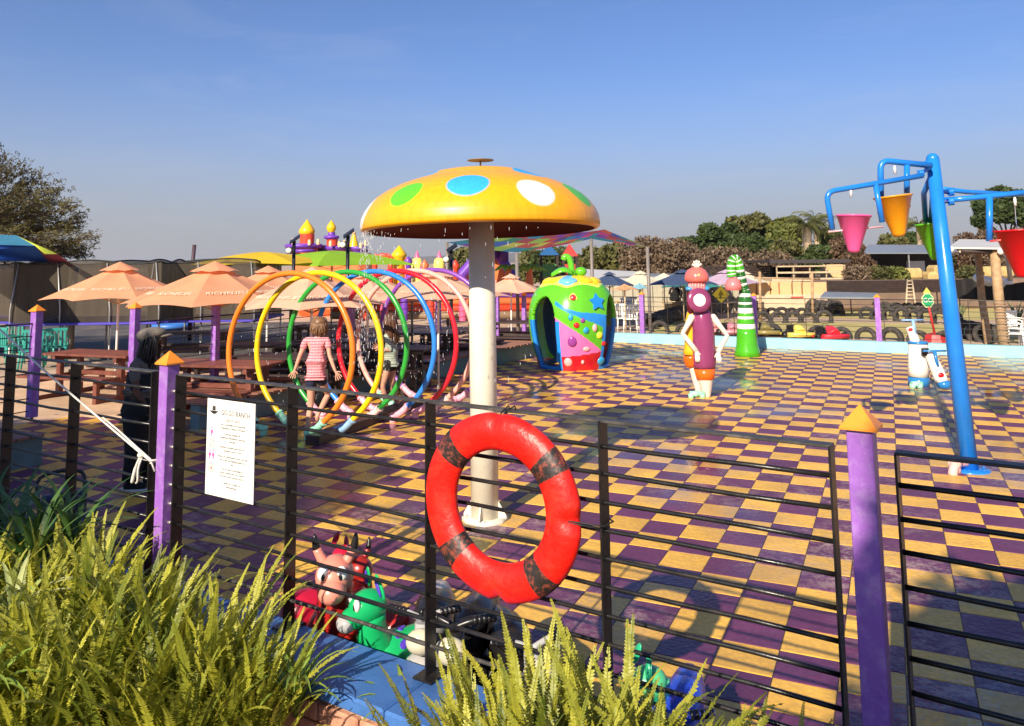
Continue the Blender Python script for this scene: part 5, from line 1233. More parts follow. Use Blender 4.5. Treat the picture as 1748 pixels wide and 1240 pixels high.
# ================================================================ INFLATABLES
IR, IO, IP, IY, IC, IPK, IPY = paint(.75, .07, .03, .35), paint(.85, .20, .06, .35), paint(.17, .05, .42, .35), paint(.92, .52, .01, .35), paint(.85, .60, .30, .4), paint(.85, .12, .25, .35), paint(.88, .78, .15, .35)
def lt(cx, prof, Y, m, parent, nm='tower', seg=20):
    mb = MB(); k = pxm(at(cx, prof[0][1], Y)); c = at(cx, prof[0][1], Y)
    mb.lathe([(hw / k, at(cx, py, Y).z - parent.location.z) for hw, py in prof], seg, (c.x - parent.location.x, c.y - parent.location.y, 0)); return mb.part(nm, m, parent)
CYY = 34
cas = thing('inflatable_castle', V(at(560, 450, CYY).x, CYY, GZ), 'inflatable castle with purple battlements and yellow onion domes above the lime canopy', 'inflatable')
mb = MB(); p0, p1 = at(500, 432, CYY), at(624, 432, CYY); mb.bbox(((p0.x + p1.x) / 2, CYY + 1.6, (p0.z + GZ) / 2), (p1.x - p0.x, 3.2, p0.z - GZ), .3); mb.part('base', IO, cas, world=True)
lt(519, [(20, 436), (24, 424), (22, 421)], CYY, IO, cas); lt(519, [(16, 432), (23, 429), (16, 426)], CYY - .5, IP, cas, 'ring')
lt(519, [(10, 427), (30, 424), (33, 420), (30, 417), (10, 416)], CYY, IP, cas, 'ring'); lt(524, [(12, 420), (12.5, 400)], CYY, IR, cas); lt(524, [(11, 401), (13.5, 397), (13, 393), (8, 385), (2.5, 378), (0, 374)], CYY, IY, cas, 'dome')
lt(567, [(9, 424), (9.5, 408)], CYY, IR, cas); lt(566, [(6, 409), (12, 408), (13.5, 405), (12, 403), (6, 402), (6, 397)], CYY, IP, cas, 'ring'); lt(565.5, [(5, 397), (8, 391), (7.5, 386), (3, 380), (0, 376)], CYY, IY, cas, 'dome')
lt(575, [(12, 430), (20, 426), (21, 422), (16, 420), (8, 420)], CYY, IP, cas, 'ring'); lt(604, [(9, 424), (6, 412), (3, 401)], CYY, IY, cas, 'cone'); lt(604, [(0, 401), (3.5, 399), (3.5, 395.5), (0, 394)], CYY, IC, cas, 'ball')
lt(611, [(12, 436), (13, 428), (17, 426), (17, 422), (8, 421)], CYY, IP, cas, 'ring')
mb = MB(); p0, p1 = at(540, 421, CYY), at(622, 424, CYY); mb.bbox(((p0.x + p1.x) / 2, CYY + .6, p0.z - .12), (p1.x - p0.x, .8, .36), .1); mb.part('parapet', paint(.06, .02, .14, .4), cas, world=True)
for cx, cy_ in ((500, 412), (528, 414), (543, 413), (564, 416), (579, 417), (588, 415), (616, 419), (624, 415)): lt(cx, [(2.5, cy_ + 5), (3, cy_ + 1), (2.5, cy_ - 3), (1, cy_ - 5)], CYY - .7, IC, cas, 'merlon', 8)
def infl(name, px0, Y, label, cat='inflatable'): return thing(name, V(at(px0, 450, Y).x, Y, GZ), label, cat)
c2 = infl('inflatable_tower', 681, 31, 'yellow inflatable tower with pointed roof, left of the pale yellow ones')
lt(681, [(11, 520), (11, 440), (13, 438), (13, 434), (8, 428), (2, 421), (0, 419)], 31, IY, c2, 'tower')
for cx, wd in ((712, 'nearer the yellow tower'), (750, 'beside the mushroom pole')):
    c3 = infl('inflatable_tower', cx, 29, f'pale yellow inflatable pear tower with red cone top, {wd}'); lt(cx, [(9, 520), (9, 464), (10, 452), (8, 443), (4, 440)], 29, IPY, c3, 'tower'); lt(cx, [(5, 441), (2, 432), (0, 428)], 29, IPK, c3, 'cone')
c4 = infl('inflatable_arch', 654, 30.5, 'red inflatable cat-eared arch behind the green hoop')
mb = MB(); mb.tube([at(x, y, 30.5) for x, y in ((640, 520), (640, 452), (645, 440), (652, 436), (660, 437), (666, 444), (668, 520))], .10, 10); mb.part('arch', IR, c4, world=True)
for x0 in (641, 663):
    mb = MB(); mb.tube([at(x0, 446, 30.4), at(x0 + 1, 434, 30.4), at(x0 + 7, 441, 30.4), at(x0, 446, 30.4)], .07, 8); mb.part('ear', IR, c4, world=True)
for cx, cy_, m_, lb in ((697, 441, IP, 'purple and red inflatable turret left of the pear towers'), (725, 447, IO, 'orange inflatable diamond between the pear towers'), (778, 447, IR, 'red inflatable diamond turret left of the mushroom pole')):
    c5 = infl('inflatable_turret', cx, 28, lb); lt(cx, [(5, 520), (4.5, cy_ + 12), (8, cy_ + 6), (0, cy_ - 4)], 28, m_, c5, 'turret', 10)
    lt(cx - 4, [(4, 520), (4, cy_ + 6), (0, cy_ - 2)], 28.4, IP if m_ is not IP else IR, c5, 'turret', 10)
# bouncy slide
sld = infl('inflatable_slide', 830, 30, 'purple and orange inflatable slide behind the mushroom pole')
for dy, off in ((0, 0), (1.6, 0)):
    mb = MB(); mb.tube([at(845, 424, 30 + dy), at(862, 452, 30 + dy), at(884, 486, 30 + dy), at(900, 512, 30 + dy)], .20, 10); mb.part('rail', IP, sld, world=True)
    mb = MB(); mb.tube([at(845, 424, 30 + dy), at(815, 440, 30 + dy), at(790, 468, 30 + dy), at(770, 505, 30 + dy)], .22, 10); mb.part('rail', IP, sld, world=True)
mb = MB(); mb.add([at(846, 432, 30), at(846, 432, 31.6), at(900, 514, 31.6), at(900, 514, 30)], [(0, 1, 2, 3)]); mb.part('slide_bed', paint(.35, .25, .5, .4), sld, world=True)
mb = MB(); mb.add([at(846, 432, 30.1), at(815, 446, 30.1), at(785, 485, 30.1), at(775, 540, 30.1), at(895, 540, 30.1), at(890, 505, 30.1)], [(0, 1, 2, 3, 4, 5)]); mb.part('side_panel', IO, sld, world=True)
mb = MB(); mb.tube([at(843, 440, 29.8), at(843, 425, 29.8), at(852, 418, 29.8), at(861, 426, 29.8), at(861, 445, 29.8)], .17, 10); mb.part('arch', paint(.10, .03, .25, .4), sld, world=True)
for cx in (868, 905):
    plm = infl('inflatable_palm', cx, 26, 'orange-trunked inflatable palm, ' + ('left one beside the slide' if cx == 868 else 'right one beside the fruit house')); lt(cx, [(6, 530), (6.5, 480), (5, 465), (6, 458)], 26, IO, plm, 'trunk')
    for k in range(7):
        a = k * .9; c = at(cx, 458, 26); d = V(math.cos(a), math.sin(a), 0); mb = MB(); mb.tube([c, c + d * .25 + V(0, 0, .06), c + d * .55 + V(0, 0, -.10)], [.07, .08, .02], 8); mb.part('leaf', paint(.25, .5, .08, .4), plm, world=True)
# long bouncy walls
for (x0, x1, yt, yb, m_, Y, lb) in ((560, 1000, 489, 500, IO, 25, 'orange'), (560, 1000, 500, 508, IP, 24.9, 'purple'), (560, 1000, 508, 520, IO, 24.8, 'red-orange')):
    pass
bw = infl('bouncy_pen', 760, 25, 'long orange and purple bouncy pen with stacked tube walls behind the tables')
for (yt, yb, m_) in ((489, 501, IO), (500, 509, IP), (508, 521, IO), (520, 532, IR), (531, 545, paint(.3, .2, .12, .5))):
    a, b = at(565, (yt + yb) / 2, 25), at(940, (yt + yb) / 2, 25); r_ = (at(700, yt, 25).z - at(700, yb, 25).z) / 2 * 1.04; mb = MB(); mb.tube([a, a.lerp(b, .5), b], r_, 12); mb.part('tube_wall', m_, bw, world=True)
for k, (cx, m_) in enumerate(((590, IP), (622, IR), (655, IPK), (690, IP), (735, IR), (790, IPK))):
    lt(cx, [(6, 548), (7, 530), (6, 505), (5, 498), (0, 490)], 23.5, m_, bw, 'pillar', 12)
# lamps over the canopies
for px, py0, py1, Y, wd in ((502, 410, 470, 20, 'left, beside the castle'), (594, 400, 462, 19, 'right, in front of the castle'), (770, 425, 520, 20, 'beside the mushroom pole')):
    lp_ = thing('floodlight_pole', V(at(px, 450, Y).x, Y, GZ), f'black pole with solar floodlight, {wd}', 'floodlight'); top_ = at(px, py0, Y)
    mb = MB(); mb.tube([V(top_.x, Y, GZ), top_], .045, 8); mb.part('pole', BLACK_STEEL, lp_, world=True)
    mb = MB(); mb.box(top_ + V(.02, 0, .02), (.30, .24, .03), M=Matrix.Rotation(-.6, 3, 'Y') @ Matrix.Rotation(.4, 3, 'X')); mb.part('solar_panel', BLACK_STEEL, lp_, world=True)
    c = at(px - 7, py0 + 18, Y - .2); mb = MB(); mb.bbox(c, (.17, .10, .16), .02); mb.part('lamp_housing', BLACK_STEEL, lp_, world=True)
    mb = MB(); M = Matrix.Rotation(PI / 2, 3, 'X'); mb.lathe([(0, .0), (.065, .0), (.07, -.02)], 16, c + V(-.02, -.065, 0), M=M); mb.part('lamp_lens', paint(.85, .82, .7, .2), lp_, world=True)
# ================================================================ PATCHWORK SAIL
PC = [(.42, .02, .04), (.04, .10, .42), (.70, .10, .02), (.02, .22, .30), (.55, .50, .04), (.22, .03, .30), (.60, .03, .22), (.30, .45, .03), (.35, .04, .03), (.03, .20, .10), (.10, .03, .22), (.5, .06, .02)]
PCM = [mat('patch_canvas', tuple(k * .45 for k in c), .8, .08, 3) for c in PC]
psl = thing('shade_sail', at(960, 405, 24), 'big patchwork shade sail in red, blue, purple and green squares behind the mushroom cap', 'shade sail')
SPOST = [(763, 414, 27.0), (882, 431, 22.0), (1009, 408, 23.5), (1105, 422, 22.7), (1030, 393, 29.0)]
def sailsurf(A, B, C, D, nu, nv, sag, seed):
    rnd = random.Random(seed)
    def P(s, k):
        p = A.lerp(B, s).lerp(D.lerp(C, s), k); return p - V(0, 0, sag * (4 * s * (1 - s)) * .5 + sag * 4 * k * (1 - k) * .5)
    for i in range(nu):
        for j in range(nv):
            mb = MB(); m_ = rnd.choice(PCM)
            mb.grid(lambda s, k: P((i + s) / nu, (j + k) / nv), 3, 3); mb.part('panel', m_, psl, world=True)
a0 = [at(*q) for q in SPOST]
ridge_ = at(1032, 392, 26); 
sailsurf(a0[0], a0[1], at(960, 398, 26), at(860, 396, 30), 5, 4, .10, 3)
sailsurf(a0[1], a0[2], ridge_, at(960, 398, 26), 6, 4, .06, 5)
sailsurf(a0[2], a0[3], at(1098, 418, 27), ridge_, 5, 4, .02, 8)
for i, (k, wd) in enumerate(((0, 'left of the mushroom pole'), (1, 'above the fruit house, left'), (2, 'right behind the fruit house stalk'), (3, 'tall, right of the fruit house'))):
    p = a0[k]; mb = MB(); mb.tube([V(p.x + .02, p.y, GZ), V(p.x, p.y, p.z)], .05, 12)
    mb.obj('sail_pole', GREYPOLE, label='grey steel pole of the patchwork sail, ' + wd, cat='pole', group='poles of the patchwork sail', recentre=True)
# play tower with blue and red roofs
pt = thing('play_tower', at(950, 470, 30), 'wooden play tower with blue and red pitched roofs behind the fruit house', 'play tower'); pt.location.z = GZ
for cx, py0, py1, hw, m_ in ((937, 425, 436, 17, paint(.02, .10, .25, .5)), (972, 424, 438, 14, paint(.5, .04, .03, .5))):
    c = at(cx, py1, 30); k = pxm(c); ap = at(cx, py0 - 8, 30); h = hw / k; mb = MB(); mb.add([c + V(-h, -h, 0), c + V(h, -h, 0), c + V(h, h, 0), c + V(-h, h, 0), ap], [(0, 1, 4), (1, 2, 4), (2, 3, 4), (3, 0, 4), (3, 2, 1, 0)]); mb.part('roof', m_, pt, world=True)
    for x in (-.8, .8):
        for y in (-.8, .8): mb = MB(); q = c + V(x * h, y * h, 0); mb.box((q.x, q.y, (q.z + GZ) / 2), (.09, .09, q.z - GZ)); mb.part('post', DARKWOOD, pt, world=True)
    mb = MB(); mb.box((c.x, c.y, 1.5), (h * 1.7, h * 1.7, .08)); mb.part('platform', DARKWOOD, pt, world=True)
    mb = MB(); mb.box((c.x, c.y - h * .85, 1.85), (h * 1.7, .05, .5)); mb.part('side_board', paint(.45, .05, .03, .5) if cx > 950 else paint(.1, .3, .08, .5), pt, world=True)
# ================================================================ BUILDINGS AND WALLS BEYOND
def wbox(parent, nm, x0, y0, x1, y1, Y, dep, m, zb=None):
    a = at(x0, y0, Y); b = at(x1, y1, Y); z1, z0 = max(a.z, b.z), (min(a.z, b.z) if zb is None else zb); mb = MB()
    mb.bbox(((a.x + b.x) / 2, Y + dep / 2, (z0 + z1) / 2), (abs(b.x - a.x), dep, z1 - z0), .01); return mb.part(nm, m, parent, world=True)
ORW = mat('ochre_render', (.72, .42, .20), .85, .10, 2, .2, 20, dirt=(.45, .26, .14), dscale=1.5, damt=.5)
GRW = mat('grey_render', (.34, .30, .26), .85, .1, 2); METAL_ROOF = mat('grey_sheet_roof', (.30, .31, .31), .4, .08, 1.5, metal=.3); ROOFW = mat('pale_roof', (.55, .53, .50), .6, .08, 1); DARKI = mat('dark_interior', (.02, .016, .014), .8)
ow = thing('boundary_wall', at(1340, 503, 33), 'ochre rendered boundary wall behind the kart track tyres', 'wall'); ow.location.z = GZ
xs = [1268, 1292, 1316, 1331, 1353, 1370, 1388, 1413]
for a_, b_ in zip(xs, xs[1:]): wbox(ow, 'panel', a_, 480 + (a_ - 1268) * .02, b_ - .8, 512, 33, .2, ORW, zb=GZ)
wbox(ow, 'plinth', 1268, 504, 1413, 512, 32.95, .3, mat('pale_plinth', (.62, .45, .30), .9), zb=GZ)
gw = thing('boundary_wall', at(1150, 500, 36), 'long grey panel wall behind the navy umbrellas', 'wall'); gw.location.z = GZ
for i in range(15): wbox(gw, 'panel', 1030 + i * 17, 481, 1030 + i * 17 + 16.3, 512, 36 - i * .08, .15, mat('grey_green_panel', (.40, .36, .26), .8) if i == 0 else bpy.data.materials['grey_green_panel'], zb=GZ)
wr = thing('long_building', at(1060, 490, 42), 'long low building with pale sheet roof right of the fruit house', 'building'); wr.location.z = GZ
wbox(wr, 'wall', 985, 474, 1105, 510, 42, 5, DARKI, zb=GZ)
mb = MB(); mb.add([at(980, 476, 41), at(1112, 478, 41), at(1095, 464, 46), at(990, 459, 46)], [(0, 1, 2, 3)]); mb.add([at(980, 478, 41), at(1112, 480, 41), at(1112, 478, 41), at(980, 476, 41)], [(0, 1, 2, 3)]); mb.part('roof', ROOFW, wr, world=True)
wr2 = thing('long_building', at(1150, 490, 44), 'grey low building behind the navy umbrellas', 'building'); wr2.location.z = GZ
wbox(wr2, 'wall', 1098, 473, 1215, 510, 44, 5, GRW, zb=GZ); mb = MB(); mb.add([at(1094, 475, 43.5), at(1218, 476, 43.5), at(1216, 468, 48), at(1100, 467, 48)], [(0, 1, 2, 3)]); mb.part('roof', METAL_ROOF, wr2, world=True)
# open timber shelter above ochre wall
sh1 = thing('open_shelter', at(1385, 480, 37), 'open timber shelter with flat dark roof and pink back wall above the ochre wall', 'shelter'); sh1.location.z = GZ
wbox(sh1, 'roof', 1314, 444.5, 1452, 447.5, 36.5, 4, DARKWOOD)
wbox(sh1, 'roof_edge', 1314, 444, 1452, 449, 36.4, .08, mat('roof_edge', (.05, .04, .04), .6))
wbox(sh1, 'platform', 1318, 476, 1446, 480, 36.5, 4.4, PALEWOOD)
wbox(sh1, 'retaining_wall', 1318, 480.5, 1446, 500, 36.6, 4.2, mat('dirt_bank', (.35, .22, .13), .9), zb=GZ)
for x in (1326.5, 1355, 1383, 1411, 1442): wbox(sh1, 'post', x - 1.3, 447, x + 1.3, 477, 36.6, .12, PALEWOOD)
for x in (1335, 1366, 1390): wbox(sh1, 'rear_post', x - 1, 447, x + 1, 477, 40, .12, DARKWOOD)
wbox(sh1, 'rail', 1326, 464.5, 1443, 466.3, 36.55, .06, PALEWOOD); wbox(sh1, 'rail', 1326, 454, 1443, 455.3, 36.56, .06, PALEWOOD)
wbox(sh1, 'back_wall', 1360, 454, 1388, 474, 40.3, .2, mat('pink_wall', (.62, .28, .18), .9)); wbox(sh1, 'back_wall', 1402, 452, 1444, 474, 40.3, .2, mat('straw_wall', (.62, .42, .20), .9)); wbox(sh1, 'back_wall', 1318, 456, 1352, 474, 40.3, .2, DARKI)
# slatted dark fences
df = thing('slatted_fence', at(1500, 492, 32), 'dark horizontal slatted fence right of the ochre wall', 'fence'); df.location.z = GZ
for i in range(6): wbox(df, 'slat', 1413, 480 + i * 3.6, 1640, 481.9 + i * 3.6 - 1, 32, .04, DARKWOOD)
for x in (1414, 1452, 1492, 1560, 1600, 1638): wbox(df, 'post', x - 1.2, 479, x + 1.2, 512, 32.06, .1, DARKWOOD, zb=GZ)
df2 = thing('slatted_fence', at(1290, 470, 39), 'dark slatted fence climbing the bank left of the open shelter', 'fence'); df2.location.z = GZ
for i in range(6): wbox(df2, 'slat', 1200, 455 + i * 4, 1318, 457 + i * 4, 39, .04, DARKWOOD)
for x in (1202, 1240, 1280, 1316): wbox(df2, 'post', x - 1.2, 453, x + 1.2, 480, 39.06, .1, DARKWOOD, zb=GZ)
# swing frame poles and seat
sw = thing('swing', V(at(1340, 515, 29).x, 29, GZ), 'swing with small red seat hung between two timber poles by the ochre wall', 'swing')
for x in (1297, 1386): mb = MB(); a, b = at(x, 464, 29), at(x, 516, 29); mb.tube([V(b.x, b.y, GZ), a], .05, 8); mb.part('pole', POLEWOOD, sw, world=True)
mb = MB(); mb.tube([at(1288, 474.5, 29), at(1400, 476.5, 29)], .03, 8); mb.part('crossbar', POLEWOOD, sw, world=True)
for x in (1353, 1370): mb = MB(); mb.tube([at(x, 476, 29), at(x - .5, 508, 29)], .008, 5); mb.part('rope', DARKWOOD, sw, world=True)
mb = MB(); mb.bbox(at(1361, 508, 29), (.42, .16, .05), .01); mb.part('seat', paint(.75, .08, .04, .4), sw, world=True)
# long grey roof sheets lying beyond the track
gs = thing('sheet_stack', at(1450, 503, 30), 'long stack of grey roofing sheets on the ground before the slatted fence', 'roof sheets'); gs.location.z = GZ
mb = MB(); mb.add([at(1400, 507, 29.5), at(1500, 508, 29.5), at(1498, 500, 31), at(1408, 498, 31), at(1400, 510, 29.5), at(1500, 511, 29.5)], [(0, 1, 2, 3), (4, 5, 1, 0)]); mb.part('sheet', METAL_ROOF, gs, world=True)
# grey-roofed shed
s2 = thing('farm_shed', at(1540, 450, 45), 'open farm shed with grey sheet roof and dark inside, behind the hay bales', 'shed'); s2.location.z = GZ
mb = MB(); mb.add([at(1474, 432, 44), at(1612, 432, 44), at(1606, 418, 49), at(1482, 418, 49)], [(0, 1, 2, 3)]); mb.add([at(1474, 433.5, 44), at(1612, 433.5, 44), at(1612, 432, 44), at(1474, 432, 44)], [(0, 1, 2, 3)]); mb.part('roof', METAL_ROOF, s2, world=True)
wbox(s2, 'back_wall', 1480, 434, 1606, 470, 48.5, .2, DARKI, zb=GZ); wbox(s2, 'side_wall', 1550, 446, 1580, 470, 46, .2, mat('white_sheet', (.6, .6, .58), .6), zb=GZ); wbox(s2, 'block_wall', 1478, 446, 1500, 480, 45, .2, mat('tan_wall', (.45, .28, .17), .9), zb=GZ)
for x in (1481, 1553, 1604): wbox(s2, 'post', x - .8, 433, x + .8, 480, 44.1, .12, STEEL, zb=GZ)
HAY = mat('hay', (.52, .36, .14), .95, .25, 6, 1.0, 30)
for i, (x0, y0, w_) in enumerate(((1541, 458, 28), (1578, 464, 30), (1588, 453, 22), (1672, 455, 34), (1700, 455, 24))):
    p = at(x0 + w_ / 2, y0 + 10, 36); mb = MB(); k = pxm(p); mb.bbox(p, (w_ / k, .9, 20 / k), .12)
    mb.obj('hay_bale', HAY, label='tan hay bale ' + ['left of the blue tower with the shed post before it', 'low beside the blue tower', 'on top of the one beside the blue tower', 'behind the inner timber post at right', 'behind the rope-bound timber post'][i], cat='hay bale', group='hay bales on the bank', recentre=True)
bk = thing('earth_bank', at(1650, 490, 34), 'low earth bank carrying the hay bales', 'bank'); bk.location.z = GZ
mb = MB(); p0 = at(1420, 480, 34); p1 = at(1800, 476, 34); mb.bbox(((p0.x + p1.x) / 2, 41, (p0.z + GZ) / 2), (p1.x - p0.x, 13.5, p0.z - GZ), .1); mb.part('bank', mat('dark_earth', (.20, .13, .09), .95, .2, 2), bk, world=True)
# ladder
ld = thing('ladder', at(1553, 510, 31), 'pale timber ladder leaning on the slatted fence', 'ladder'); ld.location.z = GZ
for x0, x1 in ((1547, 1549), (1562, 1557)): mb = MB(); mb.tube([at(x0, 517, 30.6), at(x1, 478, 31.8)], .035, 6); mb.part('stile', PALEWOOD, ld, world=True)
for i in range(6): y = 510 - i * 6; Yy = 30.8 + i * .18; mb = MB(); mb.tube([at(1547.5 + i * .3, y, Yy), at(1561.5 - i * .8, y, Yy)], .025, 6); mb.part('rung', PALEWOOD, ld, world=True)
# lean-to with timber posts at right
lt_ = thing('lean_to', gp(1705, 595, .34), 'open lean-to shelter with light roof sheets on timber poles at the right edge', 'shelter'); lt_.location.z = GZ
Yl = on_line(1706, -7.3, far_r(-7.3) + .45, 13.9, far_r(13.9) + .45).y
mb = MB(); mb.tube([at(1717, 628, Yl), at(1704, 500, Yl), at(1697, 424, Yl)], [.115, .105, .10], 14); mb.part('timber_post', POLEWOOD, lt_, world=True)
ROPE2 = mat('brown_rope', (.30, .20, .12), .9, .2, 20)
for i in range(15):
    y = 518 + i * 5; x = 1706.0 + i * .62; c = at(x, y, Yl); mb = MB(); mb.lathe([(.108, -.022), (.122, -.008), (.124, .008), (.108, .022)], 14, c); mb.part('rope_coil', ROPE2, lt_, world=True)
Y2 = Yl + 3.0; mb = MB(); mb.tube([at(1689, 597, Y2 - .8), at(1676, 510, Y2), at(1669, 430, Y2)], [.09, .09, .08], 12); mb.part('timber_post', POLEWOOD, lt_, world=True)
mb = MB(); mb.add([at(1619, 425, Yl), at(1638, 411, Yl + 4), at(1830, 414, Yl + 4), at(1830, 428, Yl - .5)], [(0, 1, 2, 3)]); rf = mb.part('roof_sheet', ROOFW, lt_, world=True); q = rf.modifiers.new('t', 'SOLIDIFY'); q.thickness = .04
for k in range(6):
    x = 1640 + k * 28; mb = MB(); mb.tube([at(x, 429, Yl), at(x + 8, 417, Yl + 4)], .04, 6); mb.part('rafter', PALEWOOD, lt_, world=True)
mb = MB(); mb.tube([at(1640, 429, Yl), at(1830, 432, Yl)], .06, 8); mb.part('beam', DARKWOOD, lt_, world=True)
for x, y in ((1623, 426), (1708, 430)): mb = MB(); c = at(x, y, Yl - .2); mb.ball(c, (.07, .07, .07), 14, 10); mb.part('globe_lamp', paint(.8, .78, .7, .25), lt_, world=True)
mb = MB(); mb.tube([at(1725, 480, Yl + 3), at(1719, 428, Yl + 3)], .06, 8); mb.part('steel_post', STEEL, lt_, world=True)
# black cloth wall
bc2 = thing('cloth_screen', at(1700, 500, 24), 'black cloth screen hung behind the timber posts at right', 'screen'); bc2.location.z = GZ
mb = MB(); A_, B_ = at(1625, 480, 25), at(1800, 490, 22)
mb.grid(lambda s, k: V(A_.x + (B_.x - A_.x) * s, A_.y + (B_.y - A_.y) * s + .06 * math.sin(s * 50), .9 + (A_.z - .9 + (.08 * math.sin(s * 9))) * k), 60, 4); mb.part('cloth', mat('black_cloth', (.015, .012, .012), .85), bc2, world=True)
WCL = paint(.78, .76, .74, .6)
for i, (x, y, w_) in enumerate(((1683, 480, 16), (1702, 478, 14), (1716, 483, 12), (1672, 476, 10))):
    p = at(x, y, 23.5); k = pxm(p); mb = MB(); mb.ball(p, (w_ / k, .2, 9 / k), 12, 8); [None]
    mb.v = [(a + .05 * mnoise.noise(V(a * 6, b * 6, c * 6)), b, c + .06 * mnoise.noise(V(c * 6, a * 6, b))) for a, b, c in mb.v]
    mb.obj('white_sack', WCL, label='crumpled white sack over the top of the black cloth screen, ' + ['largest one', 'beside the timber post', 'rightmost one', 'leftmost one'][i], cat='sack', group='white sacks at right', recentre=True)
# ================================================================ KART TRACK: TYRES, KARTS, SIGNS
TYRE = mat('dusty_tyre', (.035, .030, .027), .8, .3, 8, .4, 60, dirt=(.16, .12, .09), dscale=6, damt=.5)
mb = MB(); M = Matrix.Rotation(PI / 2, 3, 'X'); mb.lathe([(.175, -.06), (.20, -.085), (.26, -.09), (.292, -.075), (.298, -.03), (.298, .03), (.292, .075), (.26, .09), (.20, .085), (.175, .06), (.168, 0), (.175, -.06)], 30, M=M)
TM = mb.mesh('tyre', TYRE); ntyre = 0
def tyre(p, rz, sink, label, group, s=1.0, tilt=0.0):
    o = bpy.data.objects.new('tyre', TM); COL.objects.link(o); o.location = V(p.x, p.y, GZ + (.298 - sink) * s); o.rotation_euler = (tilt, 0, rz); o.scale = (s,) * 3
    return tag(o, label, 'tyre', group)
def trow(pts, sink, rzoff, lab, group, s=1.0, gap=.60):
    """row of half buried tyres following a photo polyline on the ground"""
    P = [gp(*p, GZ) for p in pts]; acc = 0; out = []
    for a, b in zip(P, P[1:]):
        L_ = (b - a).length; n = max(1, int(L_ / (gap * s))); an = math.atan2((b - a).y, (b - a).x)
        for i in range(n): out.append((a.lerp(b, (i + .5) / n), an))
    for p, an in out: tyre(p, an + rzoff + random.uniform(-.06, .06), sink * random.uniform(.85, 1.15), lab, group, s * random.uniform(.94, 1.05))
trow([(1300, 573), (1500, 581), (1640, 589)], .25, 0, 'half-buried tyre in the front row of the kart track, right of the striped spout', 'front tyre row at right', gap=.60)
trow([(1105, 567), (1190, 568), (1262, 571)], .25, 0, 'half-buried tyre in the front row between the fruit house and the striped spout', 'front tyre row at centre', gap=.60)
trow([(1110, 560), (1175, 539)], .12, PI / 2 - .1, 'upright tyre in the diagonal row running away behind the fence', 'diagonal tyre row', gap=.20)
trow([(1275, 543), (1395, 541), (1440, 540)], .20, 0, 'half-buried tyre in the middle row of the kart track', 'middle tyre row', gap=.38)
trow([(1385, 534), (1432, 537)], .06, PI / 2 - .2, 'tyre in the tight stack at the end of the middle row', 'tyre stack', gap=.20)
trow([(1285, 527), (1400, 527), (1520, 530), (1640, 534)], .22, 0, 'small far half-buried tyre in the back row of the kart track', 'back tyre row', gap=.40)
trow([(1470, 544), (1530, 548), (1640, 556)], .12, .5, 'tyre in the jumbled middle row left of the blue tower', 'right middle tyre row', gap=.42)
trow([(1290, 552), (1420, 552)], .16, 0, 'half-buried tyre in the low row behind the karts', 'row behind the karts', gap=.44)
trow([(1640, 577), (1690, 586)], .10, .9, 'dusty tyre leaning in the pile right of the blue tower', 'tyre pile', gap=.35)
trow([(1275, 536), (1340, 533), (1400, 534)], .08, .7, 'tyre in the jumble behind the middle row', 'jumbled tyres', gap=.30)
trow([(1275, 531), (1400, 531)], .15, .3, 'tyre in the second jumbled row before the back row', 'jumbled tyres', gap=.42)
trow([(1500, 540), (1640, 545)], .15, .3, 'tyre in the low row between the purple post and the blue tower', 'right middle tyre row', gap=.42)
def kart(px, py, col, rz, label):
    p = gp(px, py, GZ); t = thing('go_kart', V(p.x, p.y, GZ), label, 'go-kart', 'go-karts parked by the far pool wall', rz); m = paint(*col, .35)
    mb = MB(); mb.bbox((0, 0, .14), (.95, 1.5, .10), .04); mb.part('floor_pan', m, t)
    for y in (-.75,): mb = MB(); mb.tube([(-.5, y, .18), (.5, y, .18)], .09, 10); mb.part('bumper', m, t)
    mb = MB(); mb.tube(spline([(0, -.7, .22), (0, -.45, .38), (0, -.2, .46)], 4), [.22, .22, .21, .20, .18, .16, .13, .10, .08], 12); mb.part('nose_cone', m, t)
    mb = MB(); mb.bbox((0, .30, .33), (.36, .08, .26), .04); mb.part('seat_back', RUB_BLACK, t); mb = MB(); mb.bbox((0, .12, .24), (.42, .4, .08), .03); mb.part('seat', RUB_BLACK, t)
    mb = MB(); M2 = Matrix.Rotation(.9, 3, 'X'); mb.tube([V(0, -.1, .5) + M2 @ V(.13 * math.cos(a), .13 * math.sin(a), 0) for a in [2 * PI * i / 14 for i in range(14)]], .012, 6, closed=True); mb.part('steering_wheel', RUB_BLACK, t)
    for x in (-.52, .52):
        for y in (-.45, .50):
            mb = MB(); M2 = Matrix.Rotation(PI / 2, 3, 'Y'); mb.lathe([(.06, -.07), (.13, -.08), (.15, 0), (.13, .08), (.06, .07)], 16, (x, y, .15), M=M2); mb.part('wheel', RUB_BLACK, t)
    t.scale = (.74,) * 3; return t
kart(1242, 572, (.55, .22, .25), .1, 'dark kart with pink trim left of the striped spout'); kart(1305, 573, (.25, .2, .06), -.2, 'dark kart right of the striped spout'); kart(1356, 577, (.85, .65, .12), 0, 'yellow kart behind the far fence'); kart(1408, 580, (.80, .03, .05), .15, 'red kart behind the far fence, right of the yellow one'); kart(1205, 570, (.7, .3, .3), .3, 'pinkish kart behind the spray figure')
